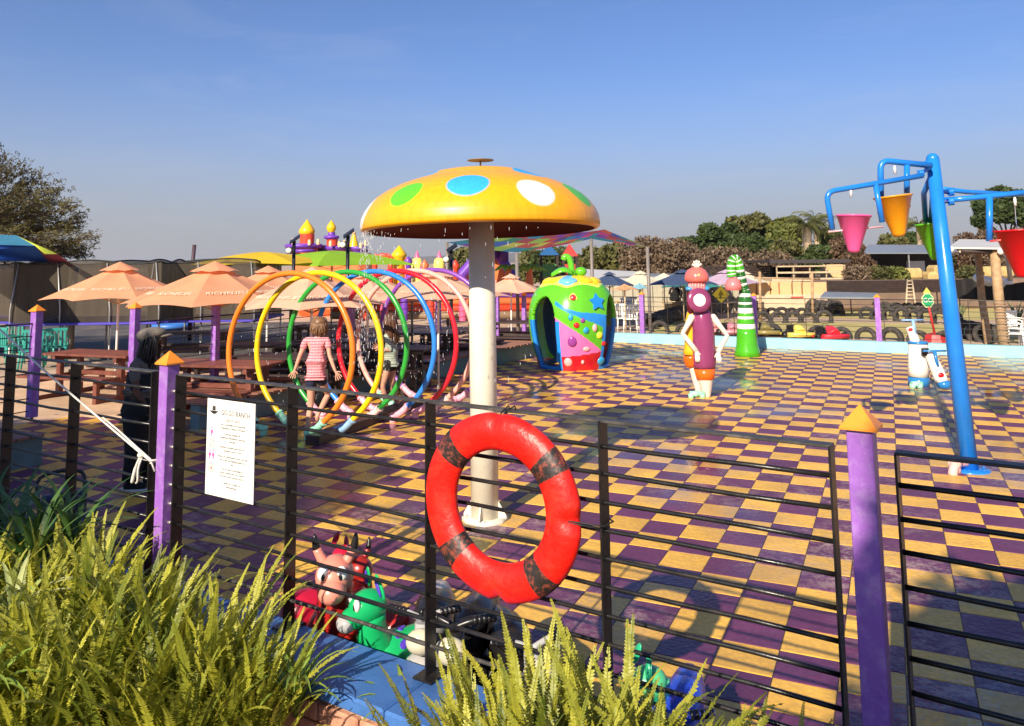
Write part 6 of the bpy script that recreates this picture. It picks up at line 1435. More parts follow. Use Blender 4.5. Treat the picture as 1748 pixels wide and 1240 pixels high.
# GO lollipop sign
p = gp(1597, 586, GZ); gsn = thing('lollipop_sign', V(p.x, p.y, GZ), 'green GO lollipop sign with yellow top on a red post and base', 'sign')
k = pxm(p); c = at(1583, 513, p.y)
mb = MB(); mb.lathe([(0, .28), (.06, .27), (.24, .22), (.30, .05), (.32, 0)], 8, (0, 0, 0), smooth=False); mb.part('base', paint(.45, .03, .03, .5), gsn)
mb = MB(); mb.tube([(0, 0, .2), (c.x - p.x, 0, c.z - GZ)], .03, 8); mb.part('post', paint(.55, .03, .02, .5), gsn)
M = Matrix.Rotation(PI / 2, 3, 'X'); oc = [(.145 * math.cos(PI / 8 + i * PI / 4), .175 * math.sin(PI / 8 + i * PI / 4)) for i in range(8)]
mb = MB(); mb.prism([(x * 1.14, y * 1.14) for x, y in oc], 0, .02, M=M, c=c - p + V(0, .0, p.z)); mb.v = [(a, b, cc - GZ + .0) for a, b, cc in mb.v]; mb.part('rim', paint(.75, .78, .4, .5), gsn)
mb = MB(); mb.prism(oc, .02, .03, M=M, c=c - p + V(0, 0, p.z)); mb.v = [(a, b, cc - GZ) for a, b, cc in mb.v]; mb.part('face', paint(.02, .32, .12, .4), gsn)
me = text_mesh('lettering', 'GO', .17, WHITE, .001); o = bpy.data.objects.new('lettering', me); COL.objects.link(o); o.parent = gsn; o.location = (c.x - p.x, -.036, c.z - GZ); o.rotation_euler = (PI / 2, 0, 0)
mb = MB(); cc = c - V(p.x, p.y, GZ) + V(0, 0, .25); mb.add([cc + V(-.10, -.01, -.06), cc + V(.10, -.01, -.06), cc + V(0, -.01, .08), cc + V(-.10, .01, -.06), cc + V(.10, .01, -.06), cc + V(0, .01, .08)], [(0, 1, 2), (5, 4, 3), (0, 3, 4, 1), (1, 4, 5, 2), (2, 5, 3, 0)]); mb.part('topper', paint(.85, .65, .1, .4), gsn)
# yellow diamond sign
p = gp(1232, 545, GZ); dg = thing('diamond_sign', V(p.x, p.y, GZ), 'small yellow diamond sign with dark mark on a thin post behind the kart', 'sign'); c = at(1232, 503, p.y)
mb = MB(); mb.tube([(0, 0, 0), (0, 0, c.z - GZ)], .02, 8); mb.part('post', GREYPOLE, dg)
mb = MB(); mb.prism([(0, -.32), (.32, 0), (0, .32), (-.32, 0)], 0, .02, M=M, c=(0, -.02, c.z - GZ)); mb.part('board', paint(.85, .75, .05, .4), dg)
mb = MB(); mb.prism([(-.06, -.16), (.02, -.16), (.02, -.03), (.12, -.03), (0, .16), (-.12, -.03), (-.06, -.03)], .021, .024, M=M, c=(0, -.02, c.z - GZ)); mb.part('mark', paint(.25, .2, .02, .5), dg)
# ================================================================ FAR UMBRELLAS, TABLES, CHAIRS
NAVY = mat('navy_canvas', (.045, .07, .14), .7, .06, 3); CRM = mat('cream_canvas', (.80, .70, .52), .7, .06, 3, trans=.2); LILAC = mat('lilac_canvas', (.58, .42, .55), .7, .08, 3, trans=.2); AQUA = mat('aqua_canvas', (.25, .50, .62), .7, trans=.2); TEALU = mat('teal_canvas', (.04, .28, .22), .7)
for (px, py, Y, Rm, dr, m_, lb) in ((1040, 467, 30, 1.0, .45, NAVY, 'navy umbrella nearest the fruit house'), (1093, 465, 31, 1.15, .5, CRM, 'cream umbrella just left of the tall sail pole'), (1133, 466, 31.5, .85, .42, CRM, 'cream umbrella with pale trim, left of the big navy one'),
    (1165, 463, 29, 1.35, .5, NAVY, 'big navy umbrella above the long-haired woman'), (1195, 465, 34, 1.3, .4, NAVY, 'navy umbrella behind the big navy one'), (1180, 478, 33, 1.4, .30, TEALU, 'teal umbrella low behind the spray figure hat'), (1240, 463, 30, 1.35, .48, LILAC, 'lilac umbrella behind the pink bell'), (1272, 466, 33, 1.0, .42, CRM, 'white umbrella right of the striped spout'),
    (1066, 485, 24, .45, .18, PEACH, 'small peach umbrella beside the fruit house'), (1091, 483, 25, .35, .2, AQUA, 'small light blue umbrella above the purple post')):
    umbrella(at(px, py, Y), Rm, dr, 8 if Rm > .5 else 6, m_, lb, 'umbrellas beyond the far wall', .3, vent=Rm > .9, pole_m=PALEWOOD)
# white double lamp on a post
p = gp(1163, 545, GZ); dl = thing('lamp_post', V(p.x, p.y, GZ), 'thin post with two white saucer lamps in front of the navy umbrella', 'lamp'); c = at(1163, 480, p.y)
mb = MB(); mb.tube([(0, 0, 0), (0, 0, c.z - GZ)], .02, 8); mb.part('post', GREYPOLE, dl)
for x in (-.11, .11): mb = MB(); mb.ball((x, 0, c.z - GZ), (.13, .1, .05), 12, 6); mb.part('lamp', WHITE, dl)
for i, (px, py, rz) in enumerate([(1062, 566, .2), (1078, 568, -.3), (1070, 548, 3.0), (1083, 545, 2.6), (1733, 600, 1.2), (1745, 590, .4)]):
    p = gp(px, py, GZ); plastic_chair(V(p.x, p.y, GZ), rz, WHITE, ['white plastic chair nearest the fruit house', 'white plastic chair beside the purple far-wall post', 'white plastic chair in the second row by the fruit house', 'white plastic chair behind the purple far-wall post', 'white plastic chair at the right edge, nearer the timber post', 'white plastic chair at the far right edge, behind another'][i], 'white plastic chairs', 1.0)
for i, (px, py, m_, lb) in enumerate([(1122, 527, TABLEWOOD, 'red timber picnic table beyond the far wall'), (1165, 528, PALEWOOD, 'pale picnic table under the big navy umbrella'), (1195, 526, PALEWOOD, 'pale picnic table behind the spray figure'), (1250, 525, GREYPOLE, 'grey picnic table behind the striped spout'), (1212, 535, GREYPOLE, 'grey picnic table left of the striped spout')]):
    p = gp(px, py, GZ); picnic(V(p.x, p.y, GZ), .2 * i, lb, m_)
# ================================================================ TREES
def crown_mat(name, c1, c2, tr=.25):
    m = bpy.data.materials.new(name); nt, N, L, P = nodes(m); setp(P, 'Roughness', .65)
    g = N.new('ShaderNodeNewGeometry'); nz = N.new('ShaderNodeTexNoise'); nz.inputs['Scale'].default_value = 1.1; nz.inputs['Detail'].default_value = 5; L.new(g.outputs['Position'], nz.inputs['Vector'])
    a = N.new('ShaderNodeMath'); a.operation = 'MULTIPLY_ADD'; a.inputs[1].default_value = .22; L.new(g.outputs['Random Per Island'], a.inputs[0]); L.new(nz.outputs[0], a.inputs[2])
    r = N.new('ShaderNodeMapRange'); r.inputs[1].default_value = .4; r.inputs[2].default_value = 1.0; L.new(a.outputs[0], r.inputs[0])
    mx = N.new('ShaderNodeMix'); mx.data_type = 'RGBA'; mx.inputs[6].default_value = (*c1, 1); mx.inputs[7].default_value = (*c2, 1); L.new(r.outputs[0], mx.inputs[0]); L.new(mx.outputs[2], P.inputs['Base Color'])
    td = N.new('ShaderNodeBsdfTranslucent'); L.new(mx.outputs[2], td.inputs[0]); ms = N.new('ShaderNodeMixShader'); ms.inputs[0].default_value = tr
    L.new(P.outputs[0], ms.inputs[1]); L.new(td.outputs[0], ms.inputs[2]); L.new(ms.outputs[0], N['Material Output'].inputs['Surface']); return m
CGREEN = crown_mat('evergreen_crown', (.03, .055, .012), (.10, .13, .03)); COLIVE = crown_mat('olive_crown', (.07, .075, .02), (.20, .18, .05)); CBROWN = crown_mat('bare_brown_crown', (.11, .070, .040), (.24, .165, .10), .1)
CRUST = crown_mat('russet_crown', (.10, .055, .03), (.22, .135, .075)); CACAC = crown_mat('acacia_crown', (.07, .06, .02), (.22, .18, .05)); BARK = mat('bark', (.10, .065, .045), .9, .3, 5, .8, 20); CLIME = crown_mat('yellow_green_crown', (.10, .12, .02), (.26, .26, .06))
def leaves(mb, c, r, n, sz, rnd, twig=0.0, flat=1.0, hollow=.25):
    for i in range(n):
        d = V(rnd.gauss(0, 1), rnd.gauss(0, 1), rnd.gauss(0, 1)); 
        if d.length < 1e-3: continue
        d.normalize(); k = hollow + (1 - hollow) * rnd.random() ** .5; p = V(c.x + d.x * r[0] * k, c.y + d.y * r[1] * k, c.z + d.z * r[2] * k * flat)
        s = sz * rnd.uniform(.6, 1.4)
        a = V(rnd.gauss(0, 1), rnd.gauss(0, 1), rnd.gauss(0, 1)).normalized(); b = a.cross(V(rnd.gauss(0, 1), rnd.gauss(0, 1), rnd.gauss(0, 1))).normalized()
        if twig: a = (a + d * 1.3 + V(0, 0, .4)).normalized(); a = a * s * 1.5 * twig; b = b * s * .12
        else: a = a * s; b = b * s * .62
        mb.add([p - a, p + b * .9, p + a, p - b * .9], [(0, 1, 2, 3)])
def tree(base, H, Wd, cm, label, group=None, seed=1, n=2200, sz=.17, twig=0.0, trunk_h=.35, nclump=11, name='tree', lobes=None, dp=None, bark=BARK, flat=1.0):
    rnd = random.Random(seed); t = thing(name, base, label, 'tree', group)
    mb = MB(); r0 = .028 * H; th = H * trunk_h
    mb.tube([V(0, 0, 0), V(.02 * H, 0, th * .5), V(.0, .01 * H, th)], [r0, r0 * .8, r0 * .62], 9)
    cl = []
    if lobes: cl = [(V(x * Wd / 2, y * Wd / 2, z * H), s * Wd / 2) for x, y, z, s in lobes]
    else:
        for i in range(nclump):
            a = rnd.uniform(0, 2 * PI); rr = Wd / 2 * rnd.uniform(.15, .72); z = H * rnd.uniform(trunk_h + .12, .86); f = 1 - abs((z / H) - .62) * 1.1
            cl.append((V(rr * math.cos(a) * f, rr * math.sin(a) * f, z), Wd * rnd.uniform(.15, .27)))
        cl.append((V(0, 0, H * .86), Wd * .2))
    for c, s in cl:
        q = spline([V(0, 0, th * .85), V(c.x * .35, c.y * .35, (th + c.z) / 2), c], 3); mb.tube(q, [r0 * .42 * (1 - .75 * i / (len(q) - 1)) for i in range(len(q))], 5)
        if twig:
            for k in range(7):
                e = c + V(rnd.gauss(0, 1), rnd.gauss(0, 1), rnd.uniform(.1, 1.1)).normalized() * s * .95; mb.tube([c.lerp(V(c.x * .5, c.y * .5, c.z * .8), .3), c.lerp(e, .5) + V(0, 0, .05 * s), e], [r0 * .12, r0 * .07, r0 * .02], 4)
    mb.part('trunk', bark, t)
    cb_ = MB(); tot = sum(s * s for c, s in cl)
    for c, s in cl: leaves(cb_, c, (s, s, s * .8), int(n * s * s / tot), sz, rnd, twig, flat)
    cb_.part('crown', cm, t); return t
def tree_px(px, ptop, Y, wpx, cm, label, **k):
    b = at(px, 470, Y); top = at(px, ptop, Y); kk = pxm(top); return tree(V(b.x, b.y, GZ), top.z - GZ, wpx / kk, cm, label, **k)
G_ = 'trees along the right horizon'
TS = [  # px, top y, Y, width px, material, label, twig, n
 (790, 425, 62, 70, COLIVE, 'olive tree left of the mushroom pole', 0, 1700), (905, 430, 66, 60, COLIVE, 'olive tree behind the play tower', 0, 1500), (945, 424, 64, 70, CGREEN, 'dark tree behind the play tower roofs', 0, 1500), (1010, 422, 62, 70, COLIVE, 'olive tree right of the play tower', 0, 1600),
 (1055, 418, 60, 70, COLIVE, 'olive green tree under the tip of the patchwork sail', 0, 1700), (1100, 405, 56, 95, CBROWN, 'bare brown tree beside the tall sail pole', 1, 5200), (1150, 410, 54, 95, CBROWN, 'bare reddish-brown tree left of the big evergreen', 1, 5200), (1168, 402, 70, 50, CGREEN, 'small evergreen top showing above the bare trees', 0, 900),
 (1213, 380, 58, 85, CGREEN, 'dark evergreen, leftmost of the tall group', 0, 3800), (1248, 376, 60, 70, CGREEN, 'dark evergreen second from the left in the tall group', 0, 2800), (1270, 366, 64, 70, COLIVE, 'tallest olive-brown tree on the skyline', 0, 2800), (1302, 361, 66, 70, COLIVE, 'tallest olive tree, right of the brown one', 0, 2800), (1335, 373, 62, 90, CLIME, 'broad yellow-green tree left of the palms', 0, 3800),
 (1290, 398, 56, 80, CGREEN, 'mid green tree below the tall skyline group', 0, 2600), (1240, 430, 50, 110, CBROWN, 'wide bare brown tree below the evergreens', 1, 5600), (1305, 434, 50, 100, CBROWN, 'pale bare tree above the open shelter', 1, 5000), (1352, 410, 52, 70, COLIVE, 'olive bush tree left of the palm trunks', 0, 2000),
 (1415, 385, 60, 60, CGREEN, 'dark evergreen right of the palms', 0, 2200), (1395, 420, 50, 70, CGREEN, 'round green tree in front of the palms', 0, 2400), (1438, 402, 50, 80, CRUST, 'russet tree behind the pink bucket', 1, 4600), (1470, 430, 44, 60, CRUST, 'small russet bush tree by the shed', 1, 3000), (1462, 412, 58, 70, CRUST, 'russet tree left of the grey-roofed shed', 0, 2000),
 (1520, 402, 62, 80, COLIVE, 'olive tree behind the shed roof', 0, 2200), (1560, 396, 62, 70, CGREEN, 'green tree behind the orange bucket', 0, 2200), (1600, 404, 62, 60, CGREEN, 'green tree behind the blue tower', 0, 1500), (1650, 398, 64, 80, CRUST, 'russet tree right of the blue tower', 1, 4200), (1690, 380, 60, 60, CBROWN, 'bare grey-brown tree behind the lean-to', 1, 3600)]
for i, (px, pt_, Y, w_, m_, lb, tw, n) in enumerate(TS):
    tree_px(px, pt_, Y, w_ * 1.15, m_, lb, group=G_, seed=20 + i, n=int(n * (1.25 if tw else 2.2)), sz=(.20 if not tw else .13) * Y / 60, twig=0, trunk_h=.2, nclump=18 if tw else 13)
tree_px(1725, 318, 50, 110, CGREEN, 'large umbrella-shaped evergreen at the right edge', group=G_, seed=77, n=6500, sz=.2, trunk_h=.45, lobes=[(-.55, 0, .80, .42), (0, .2, .88, .5), (.5, 0, .85, .45), (-.25, -.3, .74, .4), (.35, -.3, .72, .45), (-.7, .1, .68, .3), (.8, .2, .75, .3)])
tree_px(1745, 392, 46, 90, CRUST, 'russet tree below the umbrella-shaped evergreen', group=G_, seed=78, n=3500, sz=.24, twig=1, trunk_h=.2)
for i, (px, pt_) in enumerate(((218 - 40, 446), (262, 449), (345, 449))): tree_px(px, pt_, 160, 12 + 4 * i, COLIVE, ['small far bush on the left horizon', 'tiny far bush right of the leftmost umbrella', 'tiny far bush beside the slanting mast'][i], seed=60 + i, n=400, sz=.4, trunk_h=.1, group='far bushes on the left horizon')
# palms
PALMG = crown_mat('palm_green', (.09, .10, .02), (.24, .24, .07))
for px, pt_, Y, lb in ((1380, 372, 55, 'thick palm with pale trunk, left of the pair'), (1396, 366, 58, 'slimmer palm, right of the pair'), (1573, 372, 55, 'palm top behind the green bucket')):
    b = at(px, 470, Y); top = at(px, pt_ + 12, Y); t = thing('palm_tree', V(b.x, b.y, GZ), lb, 'palm'); h = top.z - GZ
    mb = MB(); mb.tube([(0, 0, 0), (.1, 0, h * .5), (0, 0, h)], [.42, .34, .30] if px == 1380 else [.22, .18, .16], 10); mb.part('trunk', mat('palm_trunk', (.38, .28, .18), .9, .3, 3), t)
    rnd = random.Random(px)
    for k in range(24):
        a = rnd.uniform(0, 2 * PI); up = rnd.uniform(-.5, 1.2); L_ = rnd.uniform(1.3, 1.9); d = V(math.cos(a), math.sin(a), 0); mb = MB(); q = []
        p = V(0, 0, h)
        for j in range(7): q.append(p.copy()); an = up - j * .28; p = p + (d * math.cos(an) + V(0, 0, math.sin(an))) * L_ / 6
        sd = V(-d.y, d.x, 0)
        for j in range(1, 6):
            for s_ in (-1, 1):
                for e_ in (0, .5):
                    c = q[j].lerp(q[j + 1], e_); mb.add([c, c + (sd * s_ * .42 + d * .25 - V(0, 0, .22)) + d * .02, c + d * .11], [(0, 1, 2)])
        mb.tube(q, .02, 4); mb.part('frond', PALMG, t)
# left acacia with feathery crown reaching into the frame
ab = at(-130, 470, 20)
rnd = random.Random(5); ac = thing('acacia_tree', V(ab.x, ab.y, GZ), 'large feathery olive-brown acacia leaning in from the left edge', 'tree'); ao = ac.location
mb = MB(); mb.tube([V(0, 0, 0), V(.2, 0, 1.4), V(.5, 0, 2.4)], [.30, .24, .18], 10)
cr = MB()
def P_(px, py, Y): return at(px, py, Y) - ao
tips = [(20, 285, 20), (60, 300, 20.5), (95, 320, 20), (118, 350, 19.6), (135, 378, 20.3), (150, 408, 19.8), (125, 418, 20.6), (140, 432, 20.2), (100, 400, 19.4), (60, 345, 19.4), (20, 330, 19), (80, 372, 20.8), (40, 390, 19.5), (-20, 300, 20), (-60, 280, 20), (-30, 350, 19), (10, 365, 20.8), (115, 385, 20.6), (-80, 330, 19.5), (70, 420, 20.4), (45, 325, 21), (85, 345, 21.2), (0, 268, 20.5), (105, 432, 21)]
for px, py, Y in tips:
    e = P_(px, py, Y); q = spline([V(.5, 0, 2.3), V(e.x * .45 + .2, e.y * .5, 2.6 + (e.z - 2.6) * .55), e.lerp(V(.5, 0, 2.4), .15), e], 4); mb.tube(q, [.085 * (1 - .93 * i / (len(q) - 1)) for i in range(len(q))], 5)
    for k in range(84):
        s = rnd.uniform(.35, 1.0); c = q[min(len(q) - 1, int(s * (len(q) - 1)))] + V(rnd.gauss(0, .11), rnd.gauss(0, .26), rnd.gauss(0, .10))
        dr = (e - V(.5, 0, 2.4)).normalized() + V(rnd.gauss(0, .45), rnd.gauss(0, .6), rnd.gauss(0, .35)); dr.normalize(); L_ = rnd.uniform(.18, .42)
        mb.tube([c, c + dr * L_], [.006, .002], 3)
        for j in range(11):
            p = c + dr * L_ * rnd.uniform(.1, 1.1) + V(rnd.gauss(0, .035), rnd.gauss(0, .035), rnd.gauss(0, .03)); a = (dr + V(rnd.gauss(0, .8), rnd.gauss(0, .8), rnd.gauss(0, .6))).normalized() * .045; b = a.orthogonal().normalized() * .013
            cr.add([p - a, p + b, p + a, p - b], [(0, 1, 2, 3)])
mb.part('trunk', BARK, ac); cr.part('crown', CACAC, ac)
# small plants beyond the wall
for px, py, lb, n, s in ((1640, 548, 'spiky grey-green agave right of the blue tower', 26, .9), (1738, 560, 'spiky shrub at the right edge', 22, .9)):
    p = gp(px, py, GZ); strap_plant(p, n, s, .03, mat('agave', (.16, .20, .08), .6), lb, name='agave', droop=.25)
for i, (px, py, w_, m_) in enumerate(((1500, 470, 50, COLIVE), (1530, 472, 40, CLIME), (1655, 470, 40, COLIVE), (1465, 470, 50, CBROWN))):
    p = at(px, py, 35.5); mb = MB(); leaves(mb, V(0, 0, 0), (w_ / 70, .6, .45), 1300, .07, random.Random(i + 4)); mb.obj('shrub', m_, loc=(p.x, p.y, p.z), label=['olive shrub on the bank left of the hay bales', 'pale green shrub on the bank next to the hay bales', 'olive shrub on the bank right of the blue tower', 'brown twiggy shrub on the bank below the shed wall'][i], cat='shrub', group='shrubs on the bank')
# ---- unseen trees behind the camera, crowns shaped to shade pool left and right foreground
def shade_caster_tree(poly, h0, h1, n, sz, label, seed, trunk=None, gap=.0):
    """crown above the place whose shadow is the polygon (photo pixels on the floor)"""
    rnd = random.Random(seed); P = [gp(x, y, 0) for x, y in poly]; k = V(math.sin(R(SUN_AZ)), math.cos(R(SUN_AZ)), 0) / math.tan(R(SUN_EL))
    c = sum(P, V(0, 0, 0)) / len(P); cc = c - k * (h0 + h1) / 2
    t = thing('shade_caster_tree', V(cc.x, cc.y, .05), label, 'tree'); mb = MB(); xs = [p.x for p in P]; ys = [p.y for p in P]; m = 0
    def inside(x, y):
        r_ = False
        for i in range(len(P)):
            a, b = P[i], P[i - 1]
            if (a.y > y) != (b.y > y) and x < (b.x - a.x) * (y - a.y) / (b.y - a.y) + a.x: r_ = not r_
        return r_
    clump = []
    while m < n:
        x, y = rnd.uniform(min(xs), max(xs)), rnd.uniform(min(ys), max(ys))
        if not inside(x, y): continue
        h = rnd.uniform(h0, h1); p = V(x, y, 0) - k * h + V(0, 0, h) - t.location; m += 1
        if mnoise.noise(V(x * 1.5, y * 1.5, seed)) < gap: continue
        for j in range(5):
            q = p + V(rnd.gauss(0, .12), rnd.gauss(0, .12), rnd.gauss(0, .12)); a = V(rnd.gauss(0, 1), rnd.gauss(0, 1), rnd.gauss(0, 1)).normalized(); b = a.orthogonal().normalized() * sz * .5; a = a * sz
            mb.add([q - a, q + b, q + a, q - b], [(0, 1, 2, 3)])
        if m % 40 == 0: clump.append(p)
    mb.part('crown', CGREEN, t); tb = MB(); tb.tube([V(0, 0, 0), V(.1, 0, h0 * .5), V(0, 0, h0)], [.28, .22, .14], 10)
    for p in clump: tb.tube([V(0, 0, h0 * .8), p.lerp(V(0, 0, h0), .4), p], [.08, .05, .02], 5)
    tb.part('trunk', BARK, t); return t
shade_caster_tree([(-260, 730), (60, 728), (200, 735), (300, 722), (400, 716), (470, 716), (500, 760), (640, 800), (585, 850), (480, 905), (380, 980), (150, 1040), (-200, 1100), (-500, 900)], 5.6, 7.2, 3300, .14, 'unseen leafy tree behind the camera, crown shaped to shade the left of the splash pool', 3, gap=-.5)
shade_caster_tree([(1615, 1010), (1760, 1030), (2100, 1060), (2100, 1700), (1440, 1550), (1490, 1290), (1560, 1120)], 4.6, 5.6, 900, .12, 'unseen leafy tree behind the camera, crown shaped to shade the right foreground of the pool', 4, gap=-.30)
# ================================================================ PEOPLE
def skin_obj(name, V_, E_, Rr, m, parent, root=0, sub=2, label=None):
    me = bpy.data.meshes.new(name); me.from_pydata([tuple(v) for v in V_], E_, []); me.materials.append(m)
    o = bpy.data.objects.new(name, me); COL.objects.link(o); o.parent = parent
    sk = o.modifiers.new('skin', 'SKIN'); sk.use_smooth_shade = True; sk.branch_smoothing = .6
    if not me.skin_vertices: 
        bm_ = __import__('bmesh').new(); bm_.from_mesh(me); bm_.verts.layers.skin.verify(); bm_.to_mesh(me); bm_.free()
    for i, r_ in enumerate(Rr):
        sv = me.skin_vertices[0].data[i]; sv.radius = (r_, r_) if not hasattr(r_, '__len__') else r_; sv.use_root = (i == root)
    ss = o.modifiers.new('sub', 'SUBSURF'); ss.levels = ss.render_levels = sub
    if label: o['label'] = label
    return o
def person(loc, label, J, m_skin, shirt, lower, s=1.0, group=None, shoes=None, sleeve=.55, lowlen=.45, face=V(0, 1, 0), thick=1.0, feet=True):
    """J: joints in metres from the ground point; x right, y away from the camera, z up"""
    t = thing('person', loc, label, 'person', group); J = {k: V(*v) for k, v in J.items()}
    vs, es, rs = [], [], []
    def nd(p, r_, par=None): vs.append(V(*p)); rs.append(r_); es.append((par, len(vs) - 1)) if par is not None else None; return len(vs) - 1
    q = thick * s
    pel = nd(J['pelvis'], (.105 * q, .085 * q)); wa = nd(J['pelvis'].lerp(J['chest'], .5), (.09 * q, .075 * q), pel); ch = nd(J['chest'], (.105 * q, .08 * q), wa)
    nk = nd(J['neck'], .038 * q, ch); h0 = nd(J['head'] - V(0, 0, .055 * s), .052 * s, nk); h1 = nd(J['head'] + V(0, 0, .015 * s), .080 * s, h0); nd(J['head'] + V(0, 0, .075 * s), .055 * s, h1)
    f = face.normalized(); nd(J['head'] + f * .088 * s - V(0, 0, .012 * s), .012 * s, h1)
    for sd in ('l', 'r'):
        sh_, el, wr, hd = (J[sd + k] for k in ('sho', 'elb', 'wri', 'hand'))
        a = nd(sh_, .045 * q, ch); b = nd(sh_.lerp(el, .5), .037 * q, a); b = nd(el, .030 * q, b); c = nd(el.lerp(wr, .4), .030 * q, b); c = nd(wr, .020 * s, c)
        d = (hd - wr).normalized(); pm = nd(wr + d * .045 * s, (.026 * s, .016 * s), c)
        side = d.cross(V(0, 1, 0)); side = side.normalized() if side.length > .1 else V(1, 0, 0); bk = d.cross(side).normalized()
        for i, (o_, ln) in enumerate(((-.024, .055), (-.008, .065), (.008, .062), (.023, .048))):
            k = nd(wr + d * .072 * s + side * o_ * s * 1.15, .0085 * s, pm); k = nd(wr + d * (.072 + ln * .5) * s + side * o_ * 1.6 * s, .0075 * s, k); nd(wr + d * (.072 + ln) * s + side * o_ * 1.9 * s + bk * .012 * s, .006 * s, k)
        k = nd(wr + d * .035 * s + side * .032 * s, .010 * s, pm); nd(wr + d * .062 * s + side * .055 * s, .0075 * s, k)
    for sd in ('l', 'r'):
        hp, kn, an, to = (J[sd + k] for k in ('hip', 'kne', 'ank', 'toe'))
        a = nd(hp, .068 * q, pel); b = nd(hp.lerp(kn, .5), .058 * q, a); b = nd(kn, .044 * q, b); c = nd(kn.lerp(an, .35), .045 * q, b); c = nd(an, .028 * q, c); c = nd(an.lerp(to, .3) - V(0, 0, .02 * s), .028 * s, c); nd(to, .020 * s, c)
    skin_obj('body', vs, es, rs, m_skin, t, pel)
    # shirt
    vs, es, rs = [], [], []; e_ = .014 * s
    p0 = nd(J['pelvis'] + V(0, 0, .06), (.116 * q + e_, .096 * q + e_)); nd(J['pelvis'] + V(0, 0, -.012), (.128 * q + e_, .108 * q + e_), p0); p1 = nd(J['pelvis'].lerp(J['chest'], .5), (.114 * q + e_, .092 * q + e_), p0); p2 = nd(J['chest'] + V(0, 0, .01), (.122 * q + e_, .092 * q + e_), p1); up_ = nd(J['chest'].lerp(J['neck'], .45), (.085 * q + e_, .07 * q + e_), p2); nd(J['chest'].lerp(J['neck'], .85), (.052 * q, .050 * q), up_)
    for sd in ('l', 'r'):
        sh_, el, wr = J[sd + 'sho'], J[sd + 'elb'], J[sd + 'wri']; a = nd(sh_ + V(0, 0, .004), .042 * q + e_, up_)
        if sleeve <= 1: nd(sh_.lerp(el, sleeve), .036 * q + e_, a)
        else: a = nd(el, .032 * q + e_, a); nd(el.lerp(wr, sleeve - 1), .028 * q + e_, a)
    skin_obj('shirt', vs, es, rs, shirt, t, p0)
    vs, es, rs = [], [], []
    p0 = nd(J['pelvis'] + V(0, 0, .04), (.118 * q + e_, .10 * q + e_)); nd(J['pelvis'] + V(0, 0, .12), (.105 * q + e_, .09 * q + e_), p0)
    for sd in ('l', 'r'):
        hp, kn, an = J[sd + 'hip'], J[sd + 'kne'], J[sd + 'ank']; a = nd(hp, .076 * q + e_, p0)
        if lowlen <= 1: nd(hp.lerp(kn, lowlen), .070 * q + e_, a)
        else: a = nd(kn, .060 * q + e_, a); nd(kn.lerp(an, lowlen - 1), .055 * q + e_, a)
    if lowlen <= 1: skin_obj('shorts', vs, es, rs, lower, t, p0)
    else:
        mb = MB(); mb.tube([J['pelvis'] + V(0, 0, .13), J['pelvis'] + V(0, 0, .02), J['pelvis'] - V(0, 0, .10)], [.125 * q, .150 * q, .13 * q], 18)
        for sd in ('l', 'r'): hp, kn, an = J[sd + 'hip'], J[sd + 'kne'], J[sd + 'ank']; mb.tube(spline([hp + V(0, 0, .03), kn, kn.lerp(an, lowlen - 1)], 6), [(.098 - .0032 * i) * q for i in range(13)], 14)
        mb.part('trousers', lower, t)
    if shoes:
        for sd in ('l', 'r'):
            an, to = J[sd + 'ank'], J[sd + 'toe']; d = (to - an); d.z = 0; d.normalize(); mb = MB(); mb.tube([an - d * .04 * s - V(0, 0, .03 * s), an + V(0, 0, -.02 * s), an.lerp(to, .6) - V(0, 0, .01), to + d * .03 * s], [.035 * s, .05 * s, .045 * s, .03 * s], 12); sh = mb.part('shoe', shoes, t)
            mb = MB(); c = an.lerp(to, .55); mb.bbox(V(c.x, c.y, .012), (.30 * s, .10 * s, .024), .01, math.atan2(d.y, d.x)); mb.part('sole', paint(.7, .68, .62, .6), sh)
    # face
    c = J['head'] + f * .070 * s; sdv = f.cross(V(0, 0, 1)).normalized()
    for k in (-1, 1):
        mb = MB(); mb.ball(c + sdv * k * .030 * s + V(0, 0, .012 * s) - f * .004 * s, .011 * s, 10, 6); mb.part('eye', RUB_WHITE, t); mb = MB(); mb.ball(c + sdv * k * .031 * s + V(0, 0, .012 * s) + f * .005 * s, .006 * s, 8, 5); mb.part('pupil', RUB_BLACK, t)
        mb = MB(); mb.ball(J['head'] + sdv * k * .082 * s - V(0, 0, .005 * s), (.014 * s, .014 * s, .024 * s), 8, 6); mb.part('ear', m_skin, t)
    mb = MB(); M_ = Matrix((sdv, f, V(0, 0, 1))).transposed(); mb.ball(J['head'] + f * .067 * s - V(0, 0, .045 * s), (.020 * s, .010 * s, .006 * s), 10, 6, M=M_); mb.part('mouth', paint(.45, .15, .13, .5), t)
    return t
